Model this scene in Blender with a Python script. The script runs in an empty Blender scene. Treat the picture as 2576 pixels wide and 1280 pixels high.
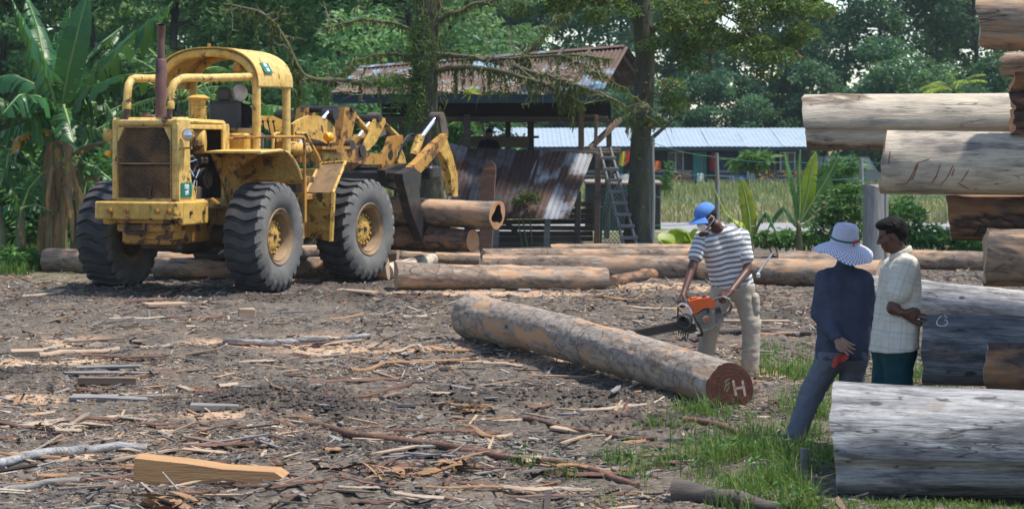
import bpy, bmesh, math, random
import numpy as np
from mathutils import Vector, Matrix, Euler
R_ = math.radians
SC = bpy.context.scene
COL = SC.collection
random.seed(7)
RNG = np.random.default_rng(7)

# ------------------------------------------------------------------ camera
CAM_H, FPX, HOR = 2.38, 5200.0, 350.0          # eye height (m), focal length and horizon row in a 2576 x 1280 picture
cam = bpy.data.cameras.new('camera')
cam.sensor_width = 36.0
cam.lens = 36.0 * FPX / 2576.0
cam.shift_y = -(640.0 - HOR) / 2576.0
cam.clip_start, cam.clip_end = 0.5, 3000.0
cam.dof.use_dof = True
cam.dof.focus_distance = 18.5
cam.dof.aperture_fstop = 4.8
cam_o = bpy.data.objects.new('camera', cam)
COL.objects.link(cam_o)
cam_o.location = (0, 0, CAM_H)
cam_o.rotation_euler = (math.pi / 2, 0, 0)
SC.camera = cam_o

# ------------------------------------------------------------------ light
SUN_DIR = Vector((0.38, -0.03, 0.92)).normalized()      # towards the sun: high, from the right, a little behind
SUN_EL = math.asin(SUN_DIR.z)
SUN_AZ = math.atan2(SUN_DIR.x, SUN_DIR.y)              # from +Y towards +X
w = bpy.data.worlds.new('World')
SC.world = w
w.use_nodes = True
nt = w.node_tree
bg = nt.nodes['Background']
sky = nt.nodes.new('ShaderNodeTexSky')
sky.sky_type = 'NISHITA'
sky.sun_disc = False
sky.sun_elevation = SUN_EL
sky.sun_rotation = SUN_AZ
sky.air_density = 1.0
sky.dust_density = 0.6
sky.ozone_density = 1.0
nt.links.new(sky.outputs[0], bg.inputs[0])
bg.inputs[1].default_value = 0.148
sun = bpy.data.lights.new('sun', 'SUN')
sun.energy = 4.2
sun.angle = R_(3.0)
sun.color = (1.0, 0.94, 0.84)
sun_o = bpy.data.objects.new('sun', sun)
COL.objects.link(sun_o)
sun_o.rotation_euler = SUN_DIR.to_track_quat('Z', 'Y').to_euler()
SC.view_settings.view_transform = 'Standard'
SC.view_settings.look = 'None'
SC.view_settings.exposure = 0.66
SC.view_settings.gamma = 1.0
SC.view_settings.use_curve_mapping = False
SC.cycles.use_denoising = True
SC.cycles.use_adaptive_sampling = True
SC.cycles.adaptive_threshold = 0.02
SC.cycles.max_bounces = 6
SC.cycles.diffuse_bounces = 3
SC.cycles.glossy_bounces = 2
SC.cycles.transmission_bounces = 3
SC.cycles.transparent_max_bounces = 6
SC.cycles.volume_bounces = 0
SC.cycles.caustics_reflective = False
SC.cycles.caustics_refractive = False


# ------------------------------------------------------------------ places measured on the photograph
def at(px, py, Y):
    """the world point that shows at (px, py) of the 2576 x 1280 photograph when it is Y metres away"""
    return np.array([(px - 1288.0) / FPX * Y, Y, CAM_H - (py - HOR) / FPX * Y])


def gY(py, z=0.0):
    return FPX * (CAM_H - z) / (py - HOR)


def on_ground(px, py):
    return at(px, py, gY(py))


# ------------------------------------------------------------------ noise
def _hash(ix, iy, iz, seed):
    n = (ix * 374761393 + iy * 668265263 + iz * 1274126177 + seed * 144269504) & 0xFFFFFFFF
    n = ((n ^ (n >> 13)) * 1274126177) & 0xFFFFFFFF
    n = (n ^ (n >> 16)) & 0xFFFF
    return n / 65535.0


def vnoise(p, seed=0):
    p = np.asarray(p, float)
    i = np.floor(p).astype(np.int64)
    f = p - i
    u = f * f * (3 - 2 * f)
    r = 0
    for dx in (0, 1):
        wx = u[:, 0] if dx else 1 - u[:, 0]
        for dy in (0, 1):
            wy = u[:, 1] if dy else 1 - u[:, 1]
            for dz in (0, 1):
                wz = u[:, 2] if dz else 1 - u[:, 2]
                r = r + wx * wy * wz * _hash(i[:, 0] + dx, i[:, 1] + dy, i[:, 2] + dz, seed)
    return r


def fbm(p, octs=4, seed=0):
    p = np.asarray(p, float)
    a, s, t = 0.5, 0.0, 0.0
    for o in range(octs):
        s = s + a * vnoise(p * 2 ** o, seed + o * 17)
        t += a
        a *= 0.5
    return s / t


def sstep(a, b, x):
    t = np.clip((x - a) / (b - a), 0, 1)
    return t * t * (3 - 2 * t)


# ------------------------------------------------------------------ mesh building
def frame_of(d):
    d = np.asarray(d, float)
    d = d / (np.linalg.norm(d) + 1e-12)
    up = np.array([0, 0, 1.0]) if abs(d[2]) < 0.95 else np.array([1.0, 0, 0])
    a = np.cross(up, d)
    a /= np.linalg.norm(a)
    b = np.cross(d, a)
    return d, a, b


def eul(rx=0, ry=0, rz=0):
    return np.array(Euler((rx, ry, rz)).to_matrix())


class MB:
    def __init__(self):
        self.v, self.f, self.n, self.m = [], [], 0, []
        self.cols = []

    def add(self, v, f, mi=0, col=None):
        v = np.asarray(v, float)
        self.v.append(v)
        b = self.n
        self.f.extend([tuple(i + b for i in q) for q in f])
        self.m.extend([mi] * len(f))
        self.n += len(v)
        if col is not None:
            self.cols.append(np.tile(np.asarray(col, float), (len(v), 1)))
        return self

    def box(self, c, s, rot=None, bev=0.0, mi=0, col=None):
        s = np.asarray(s, float) / 2
        c = np.asarray(c, float)
        if bev <= 0:
            v = np.array([[x, y, z] for x in (-1, 1) for y in (-1, 1) for z in (-1, 1)], float) * s
            f = [(0, 1, 3, 2), (4, 6, 7, 5), (0, 4, 5, 1), (2, 3, 7, 6), (0, 2, 6, 4), (1, 5, 7, 3)]
        else:
            bev = min(bev, s.min() * 0.9)
            v, idx = [], {}
            for sx in (-1, 1):
                for sy in (-1, 1):
                    for sz in (-1, 1):
                        sg = np.array([sx, sy, sz], float)
                        for ax in range(3):
                            p = sg * (s - bev)
                            p[ax] = sg[ax] * s[ax]
                            idx[(sx, sy, sz, ax)] = len(v)
                            v.append(p)
            v = np.array(v)
            f = []
            for ax in range(3):
                o = [k for k in range(3) if k != ax]
                for sg in (-1, 1):
                    q = []
                    for a, b in ((-1, -1), (1, -1), (1, 1), (-1, 1)):
                        t = [0, 0, 0]
                        t[ax], t[o[0]], t[o[1]] = sg, a, b
                        q.append(idx[(*t, ax)])
                    f.append(tuple(q))
                for a in (-1, 1):
                    for b in (-1, 1):
                        q = []
                        for e, k in ((-1, o[0]), (1, o[0]), (1, o[1]), (-1, o[1])):
                            t = [0, 0, 0]
                            t[ax], t[o[0]], t[o[1]] = e, a, b
                            q.append(idx[(*t, k)])
                        f.append(tuple(q))
            for sx in (-1, 1):
                for sy in (-1, 1):
                    for sz in (-1, 1):
                        f.append(tuple(idx[(sx, sy, sz, k)] for k in range(3)))
        if rot is not None:
            v = v @ np.asarray(rot).T
        return self.add(v + c, f, mi, col)

    def tube(self, pts, r, n=8, caps=True, mi=0, col=None, squash=1.0):
        pts = np.asarray(pts, float)
        m = len(pts)
        r = np.full(m, float(r)) if np.isscalar(r) else np.asarray(r, float)
        tg = np.gradient(pts, axis=0)
        tg /= np.linalg.norm(tg, axis=1)[:, None] + 1e-12
        d, a, b = frame_of(tg[0])
        an = np.arange(n) * 2 * math.pi / n
        V = []
        for i in range(m):
            d = tg[i]
            a = a - d * (a @ d)
            a /= np.linalg.norm(a) + 1e-12
            b = np.cross(d, a)
            V.append(pts[i] + r[i] * (np.cos(an)[:, None] * a + squash * np.sin(an)[:, None] * b))
        V = np.concatenate(V)
        F = []
        for i in range(m - 1):
            for k in range(n):
                k2 = (k + 1) % n
                F.append((i * n + k, i * n + k2, (i + 1) * n + k2, (i + 1) * n + k))
        if caps:
            F.append(tuple(range(n - 1, -1, -1)))
            F.append(tuple((m - 1) * n + k for k in range(n)))
        return self.add(V, F, mi, col)

    def cyl(self, a, b, r, n=16, r2=None, mi=0, col=None):
        return self.tube([a, b], [r, r if r2 is None else r2], n, True, mi, col)

    def lathe(self, prof, c=(0, 0, 0), axis=(0, 0, 1), n=32, mi=0, col=None, cap=False):
        """prof: (radius, distance along axis)"""
        d, a, b = frame_of(axis)
        an = np.arange(n) * 2 * math.pi / n
        ring = np.cos(an)[:, None] * a + np.sin(an)[:, None] * b
        V = np.concatenate([np.asarray(c) + ring * q[0] + d * q[1] for q in prof])
        F = []
        for i in range(len(prof) - 1):
            for k in range(n):
                k2 = (k + 1) % n
                F.append((i * n + k, i * n + k2, (i + 1) * n + k2, (i + 1) * n + k))
        if cap:
            F.append(tuple(range(n - 1, -1, -1)))
            F.append(tuple((len(prof) - 1) * n + k for k in range(n)))
        return self.add(V, F, mi, col)

    def prism(self, poly, off, mi=0, col=None):
        p = np.asarray(poly, float)
        n = len(p)
        V = np.concatenate([p, p + np.asarray(off, float)])
        F = [tuple(range(n - 1, -1, -1)), tuple(range(n, 2 * n))]
        for k in range(n):
            k2 = (k + 1) % n
            F.append((k, k2, n + k2, n + k))
        return self.add(V, F, mi, col)

    def grid(self, P, mi=0, flip=False, col=None):
        """P: (rows, cols, 3)"""
        P = np.asarray(P, float)
        a, b = P.shape[:2]
        F = []
        for i in range(a - 1):
            for j in range(b - 1):
                q = (i * b + j, i * b + j + 1, (i + 1) * b + j + 1, (i + 1) * b + j)
                F.append(q[::-1] if flip else q)
        return self.add(P.reshape(-1, 3), F, mi, col)

    def sphere(self, c, r, n=12, m=8, mi=0, col=None, rot=None):
        r = np.ones(3) * np.asarray(r, float)
        V, F = [], []
        for i in range(1, m):
            t = math.pi * i / m
            for k in range(n):
                q = 2 * math.pi * k / n
                V.append([math.sin(t) * math.cos(q), math.sin(t) * math.sin(q), math.cos(t)])
        V += [[0, 0, 1], [0, 0, -1]]
        T, B = len(V) - 2, len(V) - 1
        for i in range(m - 2):
            for k in range(n):
                k2 = (k + 1) % n
                F.append((i * n + k, (i + 1) * n + k, (i + 1) * n + k2, i * n + k2))
        for k in range(n):
            k2 = (k + 1) % n
            F.append((T, k, k2))
            F.append((B, (m - 2) * n + k2, (m - 2) * n + k))
        V = np.array(V) * r
        if rot is not None:
            V = V @ np.asarray(rot).T
        return self.add(V + np.asarray(c, float), F, mi, col)

    def mesh(self, name, mats=None, sharp=35, fix=True):
        V = np.concatenate(self.v) if self.v else np.zeros((0, 3))
        me = bpy.data.meshes.new(name)
        me.from_pydata(V.tolist(), [], self.f)
        if self.cols:
            C = np.concatenate(self.cols)
            if len(C) == len(V):
                at_ = me.color_attributes.new('Col', 'FLOAT_COLOR', 'POINT')
                C4 = np.c_[C[:, :3], np.ones(len(C))]
                at_.data.foreach_set('color', C4.ravel())
        if mats is not None:
            for q in (mats if isinstance(mats, (list, tuple)) else [mats]):
                me.materials.append(q)
            if any(self.m):
                me.polygons.foreach_set('material_index', self.m)
        if fix:
            bm = bmesh.new()
            bm.from_mesh(me)
            bmesh.ops.recalc_face_normals(bm, faces=bm.faces)
            bm.to_mesh(me)
            bm.free()
        if sharp is not None:
            me.polygons.foreach_set('use_smooth', [True] * len(me.polygons))
            if sharp < 180:
                me.set_sharp_from_angle(angle=R_(sharp))
        me.update()
        return me

    def build(self, name, mats=None, parent=None, sharp=35, fix=True):
        return link(name, self.mesh(name, mats, sharp, fix), parent)


def link(name, me, parent=None, loc=None, rot=None, sc=None):
    o = bpy.data.objects.new(name, me)
    COL.objects.link(o)
    if parent is not None:
        o.parent = parent
    if loc is not None:
        o.location = loc
    if rot is not None:
        o.rotation_euler = rot
    if sc is not None:
        o.scale = sc if hasattr(sc, '__len__') else (sc, sc, sc)
    return o


def tag(o, label=None, cat=None, group=None, kind=None):
    if label:
        o['label'] = label
    if cat:
        o['category'] = cat
    if group:
        o['group'] = group
    if kind:
        o['kind'] = kind
    return o


def thing(name, label, cat, loc=(0, 0, 0), rz=0.0, group=None):
    o = link(name, None, None, loc, (0, 0, rz))
    o.empty_display_size = 0.2
    return tag(o, label, cat, group)


def fast_mesh(name, V, F, mats=None, col=None, smooth=False, attrs=None):
    """V (n,3); F (m,k) all faces with k corners"""
    V = np.asarray(V, np.float32)
    F = np.asarray(F, np.int32)
    m, k = F.shape
    me = bpy.data.meshes.new(name)
    me.vertices.add(len(V))
    me.vertices.foreach_set('co', V.ravel())
    me.loops.add(m * k)
    me.loops.foreach_set('vertex_index', F.ravel())
    me.polygons.add(m)
    me.polygons.foreach_set('loop_start', np.arange(m, dtype=np.int32) * k)
    me.polygons.foreach_set('use_smooth', np.full(m, smooth))
    if mats is not None:
        for q in (mats if isinstance(mats, (list, tuple)) else [mats]):
            me.materials.append(q)
    me.update(calc_edges=True)
    if col is not None:
        a = me.color_attributes.new('Col', 'FLOAT_COLOR', 'POINT')
        a.data.foreach_set('color', np.c_[np.asarray(col)[:, :3], np.ones(len(V))].astype(np.float32).ravel())
    for nm, val in (attrs or {}).items():
        a = me.attributes.new(nm, 'FLOAT', 'POINT')
        a.data.foreach_set('value', np.asarray(val, np.float32))
    me.validate()
    return me
# ------------------------------------------------------------------ materials
class NT:
    """a small helper to write node trees"""
    def __init__(self, name):
        self.mat = bpy.data.materials.new(name)
        self.mat.use_nodes = True
        self.t = self.mat.node_tree
        self.b = self.t.nodes['Principled BSDF']

    def n(self, kind, **kw):
        o = self.t.nodes.new('ShaderNode' + kind)
        for k, v in kw.items():
            setattr(o, k, v)
        return o

    def set(self, sock, v):
        if isinstance(v, bpy.types.NodeSocket):
            self.t.links.new(v, sock)
        elif v is not None:
            if hasattr(v, '__len__') and len(v) == 3 and sock.type == 'RGBA':
                v = (*v, 1.0)
            sock.default_value = v

    def coords(self, kind='Object', scale=(1, 1, 1), rnd=True):
        tc = self.n('TexCoord')
        mp = self.n('Mapping')
        self.set(mp.inputs[0], tc.outputs[kind])
        mp.inputs[3].default_value = scale
        if rnd:
            oi = self.n('ObjectInfo')
            mu = self.n('Math', operation='MULTIPLY')
            self.set(mu.inputs[0], oi.outputs['Random'])
            mu.inputs[1].default_value = 37.0
            self.set(mp.inputs[1], mu.outputs[0])
        return mp.outputs[0]

    def noise(self, co, scale, detail=4, rough=0.55, dist=0.0):
        o = self.n('TexNoise')
        self.set(o.inputs['Vector'], co)
        o.inputs['Scale'].default_value = scale
        o.inputs['Detail'].default_value = detail
        o.inputs['Roughness'].default_value = rough
        o.inputs['Distortion'].default_value = dist
        return o.outputs[0]

    def ramp(self, fac, stops, interp='LINEAR'):
        o = self.n('ValToRGB')
        self.set(o.inputs[0], fac)
        e = o.color_ramp.elements
        while len(e) < len(stops):
            e.new(0.5)
        for q, (p, c) in zip(e, stops):
            q.position = p
            q.color = (c, c, c, 1) if not hasattr(c, '__len__') else (*c[:3], 1)
        o.color_ramp.interpolation = interp
        return o.outputs[0]

    def mix(self, fac, a, b, mode='MIX'):
        o = self.n('Mix', data_type='RGBA', blend_type=mode)
        self.set(o.inputs[0], fac)
        self.set(o.inputs[6], a)
        self.set(o.inputs[7], b)
        return o.outputs[2]

    def math(self, op, a, b=None, clamp=False):
        o = self.n('Math', operation=op, use_clamp=clamp)
        self.set(o.inputs[0], a)
        if b is not None:
            self.set(o.inputs[1], b)
        return o.outputs[0]

    def attr(self, name, out='Color'):
        o = self.n('Attribute', attribute_name=name)
        return o.outputs[out]

    def rnd(self):
        return self.n('ObjectInfo').outputs['Random']

    def bump(self, h, strength=0.3, dist=0.02):
        o = self.n('Bump')
        self.set(o.inputs['Height'], h)
        o.inputs['Strength'].default_value = strength
        o.inputs['Distance'].default_value = dist
        self.set(self.b.inputs['Normal'], o.outputs[0])

    def out(self, col=None, rough=0.8, metal=0.0, spec=None):
        self.set(self.b.inputs['Base Color'], col)
        self.set(self.b.inputs['Roughness'], rough)
        self.set(self.b.inputs['Metallic'], metal)
        if spec is not None:
            self.b.inputs['Specular IOR Level'].default_value = spec
        return self.mat


M = {}


def plain(name, c1, c2=None, scale=6.0, rough=0.8, metal=0.0, bump=0.2, dirt=None, dirt_t=(0.55, 0.7), dscale=3.0, stretch=(1, 1, 1), bscale=None, bdist=0.01, detail=5, spec=None):
    N = NT(name)
    co = N.coords(scale=stretch)
    n1 = N.noise(co, scale, detail)
    c2 = c2 or tuple(x * 0.7 for x in c1)
    col = N.ramp(n1, [(0.3, c1), (0.7, c2)])
    if dirt:
        nd = N.noise(co, dscale, 6, 0.65)
        col = N.mix(N.ramp(nd, [(dirt_t[0], 0), (dirt_t[1], 1)]), col, dirt)
    if bump:
        N.bump(N.noise(co, bscale or scale * 4, 4), bump, bdist)
    M[name] = N.out(col, rough, metal, spec)
    return M[name]


# --- machine
def yellow(name, base, fade, rust_t=0.6):
    N = NT(name)
    co = N.coords(rnd=False)
    col = N.ramp(N.noise(co, 1.7, 4), [(0.3, base), (0.65, fade)])
    col = N.mix(N.ramp(N.noise(co, 9, 6, 0.7), [(0.40, 0), (0.72, 0.65)]), col, (0.19, 0.115, 0.05))
    r = N.ramp(N.noise(co, 4.3, 8, 0.72, 0.4), [(rust_t, 0), (rust_t + 0.035, 1)])
    col = N.mix(r, col, N.ramp(N.noise(co, 30, 3), [(0.3, (0.045, 0.025, 0.018)), (0.7, (0.13, 0.065, 0.03))]))
    st = N.coords(scale=(9, 9, 0.7), rnd=False)
    col = N.mix(N.ramp(N.noise(st, 2.0, 5, 0.6), [(0.55, 0), (0.75, 0.5)]), col, (0.14, 0.085, 0.04))
    N.bump(N.noise(co, 40, 4), 0.15, 0.004)
    M[name] = N.out(col, N.ramp(N.noise(co, 6, 3), [(0.3, 0.45), (0.7, 0.75)]), 0.0, 0.35)


yellow('paint', (0.55, 0.31, 0.045), (0.62, 0.40, 0.10), 0.55)
yellow('paint_pale', (0.66, 0.42, 0.09), (0.70, 0.49, 0.17), 0.585)
yellow('paint_dirty', (0.40, 0.19, 0.03), (0.48, 0.25, 0.05), 0.52)
plain('grease', (0.022, 0.017, 0.014), (0.07, 0.04, 0.022), 5, 0.6, 0, 0.3)
plain('black_steel', (0.025, 0.025, 0.03), (0.055, 0.045, 0.04), 4, 0.45, 0.3, 0.2, dirt=(0.12, 0.07, 0.04))
plain('worn_steel', (0.10, 0.08, 0.07), (0.22, 0.17, 0.13), 3, 0.45, 0.5, 0.2, dirt=(0.16, 0.09, 0.045))
plain('chrome', (0.75, 0.76, 0.78), (0.6, 0.6, 0.62), 3, 0.15, 1.0, 0)
plain('exhaust_rust', (0.11, 0.055, 0.048), (0.15, 0.075, 0.065), 8, 0.75, 0.1, 0.2, dirt=(0.05, 0.03, 0.03))
plain('rubber', (0.022, 0.023, 0.027), (0.045, 0.045, 0.05), 3, 0.75, 0, 0.25, dirt=(0.075, 0.068, 0.06), dirt_t=(0.45, 0.8))
plain('rubber_side', (0.075, 0.074, 0.072), (0.15, 0.145, 0.135), 2.5, 0.85, 0, 0.25, dirt=(0.21, 0.18, 0.15), dirt_t=(0.5, 0.8))
plain('rim', (0.30, 0.19, 0.085), (0.16, 0.10, 0.06), 5, 0.7, 0, 0.2, dirt=(0.06, 0.04, 0.03))
plain('seat_vinyl', (0.055, 0.055, 0.062), (0.085, 0.083, 0.088), 4, 0.6, 0, 0.15)
plain('hose', (0.012, 0.012, 0.013), (0.02, 0.02, 0.02), 4, 0.45, 0, 0)
plain('plate_green', (0.0, 0.14, 0.10), (0.0, 0.17, 0.12), 4, 0.5, 0, 0)
plain('white_paint', (0.78, 0.78, 0.76), (0.7, 0.7, 0.68), 20, 0.6, 0, 0)
plain('lamp_glass', (0.55, 0.56, 0.58), (0.75, 0.76, 0.78), 14, 0.08, 0.6, 0)
plain('lamp_orange', (0.85, 0.36, 0.01), (0.75, 0.30, 0.01), 6, 0.35, 0, 0)


# --- wood
def log_mat(name, cols, bark, inner, streak=(0.05, 0.045, 0.045), crack=0.5, mark=None, tint=(0.30, 0.20, 0.12)):
    """weathered log: grain runs along local X; attribute 'bark' tells bark plates from bare wood"""
    N = NT(name)
    co = N.coords(scale=(0.9, 6, 6))
    co2 = N.coords(scale=(1.1, 2.2, 2.2))
    g = N.noise(co, 3.0, 8, 0.62, 0.3)
    k = len(cols)
    col = N.ramp(g, [(0.25 + 0.5 * i / (k - 1), c) for i, c in enumerate(cols)])
    col = N.mix(N.ramp(N.noise(co2, 1.2, 5, 0.6), [(0.48, 0), (0.7, 0.6)]), col, streak)
    lng = N.noise(N.coords(scale=(0.6, 3.4, 3.4)), 1.5, 8, 0.72, 0.6)
    col = N.mix(N.ramp(lng, [(0.50, 0), (0.60, 0.8)]), col, tuple(x * 0.9 for x in streak))
    col = N.mix(N.ramp(N.noise(N.coords(scale=(1.4, 3, 3)), 1.1, 6, 0.7), [(0.60, 0), (0.66, 0.55)]), col, tint)
    fine = N.noise(N.coords(scale=(1.6, 24, 24)), 3.0, 6, 0.7)
    col = N.mix(N.ramp(fine, [(0.30, crack), (0.5, 0)]), col, (0.03, 0.026, 0.026))
    ck = N.noise(N.coords(scale=(0.55, 5.5, 5.5)), 1.6, 3, 0.5, 0.2)
    ck = N.math('ABSOLUTE', N.math('SUBTRACT', ck, 0.5))
    col = N.mix(N.ramp(ck, [(0.0, 0.9), (0.010, 0.0)]), col, (0.022, 0.019, 0.018))
    kn = N.n('TexVoronoi')
    N.set(kn.inputs['Vector'], N.coords(scale=(1.3, 2.6, 2.6)))
    kn.inputs['Scale'].default_value = 1.6
    col = N.mix(N.ramp(kn.outputs['Distance'], [(0.07, 0.85), (0.12, 0.0)]), col, (0.05, 0.038, 0.032))
    if bark:
        bcol = N.ramp(N.noise(co2, 5, 8, 0.72), [(0.3, bark[0]), (0.5, bark[1]), (0.7, bark[2])])
        vo = N.n('TexVoronoi', feature='DISTANCE_TO_EDGE')
        N.set(vo.inputs['Vector'], N.mix(0.12, N.coords(scale=(1.6, 3.2, 3.2)), N.noise(co2, 4, 3)))
        vo.inputs['Scale'].default_value = 2.6
        bcol = N.mix(N.ramp(vo.outputs['Distance'], [(0.0, 0.85), (0.035, 0.0)]), bcol, tuple(x * 0.3 for x in bark[0]))
        wood = N.ramp(N.noise(co, 5, 4), [(0.3, inner[0]), (0.7, inner[1])])
        wood = N.mix(N.ramp(N.noise(co2, 2.2, 4), [(0.42, 0), (0.6, 1)]), wood, col)
        col = N.mix(N.attr('bark', 'Fac'), wood, bcol)
    if mark:
        nm = N.noise(N.coords(scale=(3, 1.2, 1.2)), 1.6, 3, 0.5, 1.2)
        col = N.mix(N.ramp(nm, [(0.60, 0), (0.63, 1)]), col, mark)
    N.bump(N.math('ADD', fine, N.math('MULTIPLY', N.noise(co2, 9, 5), 0.7)), 0.55, 0.012)
    M[name] = N.out(col, 0.85, 0, 0.25)


GREYS = [(0.16, 0.15, 0.15), (0.33, 0.31, 0.29), (0.46, 0.43, 0.40), (0.58, 0.54, 0.50)]
log_mat('log_grey', GREYS, None, None, (0.10, 0.098, 0.11), 0.7)
log_mat('log_blue', [(0.14, 0.14, 0.15), (0.26, 0.26, 0.265), (0.39, 0.385, 0.38), (0.52, 0.505, 0.49)], None, None, (0.065, 0.066, 0.075), 0.8, tint=(0.24, 0.19, 0.15))
log_mat('log_slate', [(0.085, 0.09, 0.105), (0.17, 0.175, 0.195), (0.27, 0.275, 0.29), (0.38, 0.38, 0.39)], None, None, (0.05, 0.052, 0.062), 0.8, tint=(0.20, 0.15, 0.11))
log_mat('log_cream', [(0.24, 0.21, 0.17), (0.42, 0.37, 0.29), (0.55, 0.48, 0.37), (0.62, 0.56, 0.45)], [(0.10, 0.07, 0.05), (0.19, 0.14, 0.10), (0.26, 0.21, 0.17)], [(0.40, 0.34, 0.26), (0.55, 0.48, 0.38)], (0.12, 0.11, 0.12), 0.6)
log_mat('log_center', [(0.17, 0.14, 0.115), (0.28, 0.235, 0.195), (0.38, 0.325, 0.275)], [(0.11, 0.085, 0.07), (0.24, 0.20, 0.165), (0.38, 0.335, 0.285)], [(0.42, 0.22, 0.10), (0.33, 0.24, 0.17)], (0.16, 0.13, 0.11), 0.45)
log_mat('log_brown', [(0.13, 0.10, 0.082), (0.25, 0.195, 0.15), (0.37, 0.295, 0.23), (0.46, 0.37, 0.29)], [(0.10, 0.075, 0.06), (0.20, 0.15, 0.115), (0.31, 0.25, 0.20)], [(0.40, 0.22, 0.12), (0.46, 0.32, 0.21)], (0.06, 0.048, 0.042), 0.5)
log_mat('log_dark', [(0.035, 0.026, 0.022), (0.09, 0.06, 0.045), (0.16, 0.11, 0.08), (0.26, 0.18, 0.13)], [(0.03, 0.022, 0.02), (0.075, 0.05, 0.04), (0.14, 0.10, 0.075)], [(0.22, 0.10, 0.05), (0.30, 0.17, 0.09)], (0.03, 0.024, 0.022), 0.5)


def end_mat(name, c1, c2, c3):
    N = NT(name)
    tc = N.n('TexCoord')
    sp = N.n('SeparateXYZ')
    N.set(sp.inputs[0], tc.outputs['Object'])
    r = N.math('SQRT', N.math('ADD', N.math('MULTIPLY', sp.outputs[1], sp.outputs[1]), N.math('MULTIPLY', sp.outputs[2], sp.outputs[2])))
    co = N.coords()
    ns = N.noise(co, 9, 4)
    ring = N.math('SINE', N.math('ADD', N.math('MULTIPLY', r, 150.0), N.math('MULTIPLY', ns, 14.0)))
    col = N.mix(N.ramp(ring, [(0.0, 0), (1.0, 0.45)]), N.ramp(N.noise(co, 5, 6, 0.65), [(0.3, c1), (0.55, c2), (0.75, c3)]), tuple(x * 0.5 for x in c1))
    col = N.mix(N.ramp(N.noise(N.coords(scale=(1, 1, 9)), 7, 4), [(0.6, 0), (0.8, 0.7)]), col, (0.03, 0.012, 0.01))
    N.bump(N.noise(N.coords(scale=(1, 1, 12)), 12, 5), 0.5, 0.008)
    M[name] = N.out(col, 0.8, 0, 0.3)


end_mat('end_red', (0.060, 0.022, 0.016), (0.095, 0.034, 0.023), (0.15, 0.06, 0.038))
end_mat('end_orange', (0.42, 0.20, 0.09), (0.52, 0.29, 0.15), (0.36, 0.13, 0.06))
end_mat('end_tan', (0.38, 0.27, 0.18), (0.46, 0.34, 0.24), (0.28, 0.17, 0.11))
plain('hollow', (0.02, 0.012, 0.009), (0.05, 0.025, 0.016), 9, 0.9)
plain('plank_orange', (0.40, 0.225, 0.095), (0.31, 0.165, 0.07), 3, 0.75, 0, 0.6, dirt=(0.17, 0.10, 0.055), stretch=(0.5, 6, 6), dirt_t=(0.55, 0.75))
plain('board_grey', (0.24, 0.225, 0.21), (0.14, 0.13, 0.125), 3, 0.85, 0, 0.5, stretch=(0.6, 8, 8))
plain('board_dark', (0.055, 0.045, 0.04), (0.10, 0.08, 0.068), 3, 0.85, 0, 0.5, stretch=(0.6, 8, 8))
plain('board_brown', (0.21, 0.145, 0.10), (0.13, 0.09, 0.065), 3, 0.85, 0, 0.5, stretch=(0.6, 8, 8))
plain('board_tan', (0.40, 0.29, 0.20), (0.30, 0.21, 0.14), 3, 0.85, 0, 0.5, stretch=(0.6, 8, 8))
plain('bark_strip', (0.15, 0.075, 0.045), (0.07, 0.038, 0.028), 4, 0.85, 0, 0.6, dirt=(0.30, 0.15, 0.08), stretch=(0.4, 9, 9))
plain('bark_orange', (0.34, 0.195, 0.095), (0.19, 0.105, 0.055), 4, 0.85, 0, 0.6, stretch=(0.4, 9, 9))
plain('bark_red', (0.20, 0.095, 0.06), (0.10, 0.05, 0.035), 4, 0.8, 0, 0.6, stretch=(0.4, 9, 9))
plain('bark_pale', (0.40, 0.32, 0.24), (0.28, 0.21, 0.15), 4, 0.85, 0, 0.5, stretch=(0.4, 9, 9))
plain('trunk', (0.10, 0.085, 0.07), (0.045, 0.038, 0.032), 5, 0.95, 0, 0.7, dirt=(0.07, 0.09, 0.03), stretch=(3, 3, 0.6), dirt_t=(0.45, 0.62), bdist=0.03)
plain('trunk_mossy', (0.085, 0.075, 0.055), (0.035, 0.032, 0.024), 4, 0.95, 0, 0.8, dirt=(0.055, 0.07, 0.02), stretch=(2.5, 2.5, 0.7), dirt_t=(0.50, 0.62), bdist=0.04)
plain('trunk_far', (0.06, 0.05, 0.045), (0.03, 0.027, 0.025), 2, 0.95, 0, 0)
plain('twig_pale', (0.30, 0.27, 0.22), (0.15, 0.14, 0.10), 4, 0.95, 0, 0.3, dirt=(0.13, 0.15, 0.04), dirt_t=(0.45, 0.6))
plain('branch_moss', (0.09, 0.095, 0.03), (0.10, 0.08, 0.06), 6, 0.95, 0, 0.6)


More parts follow.
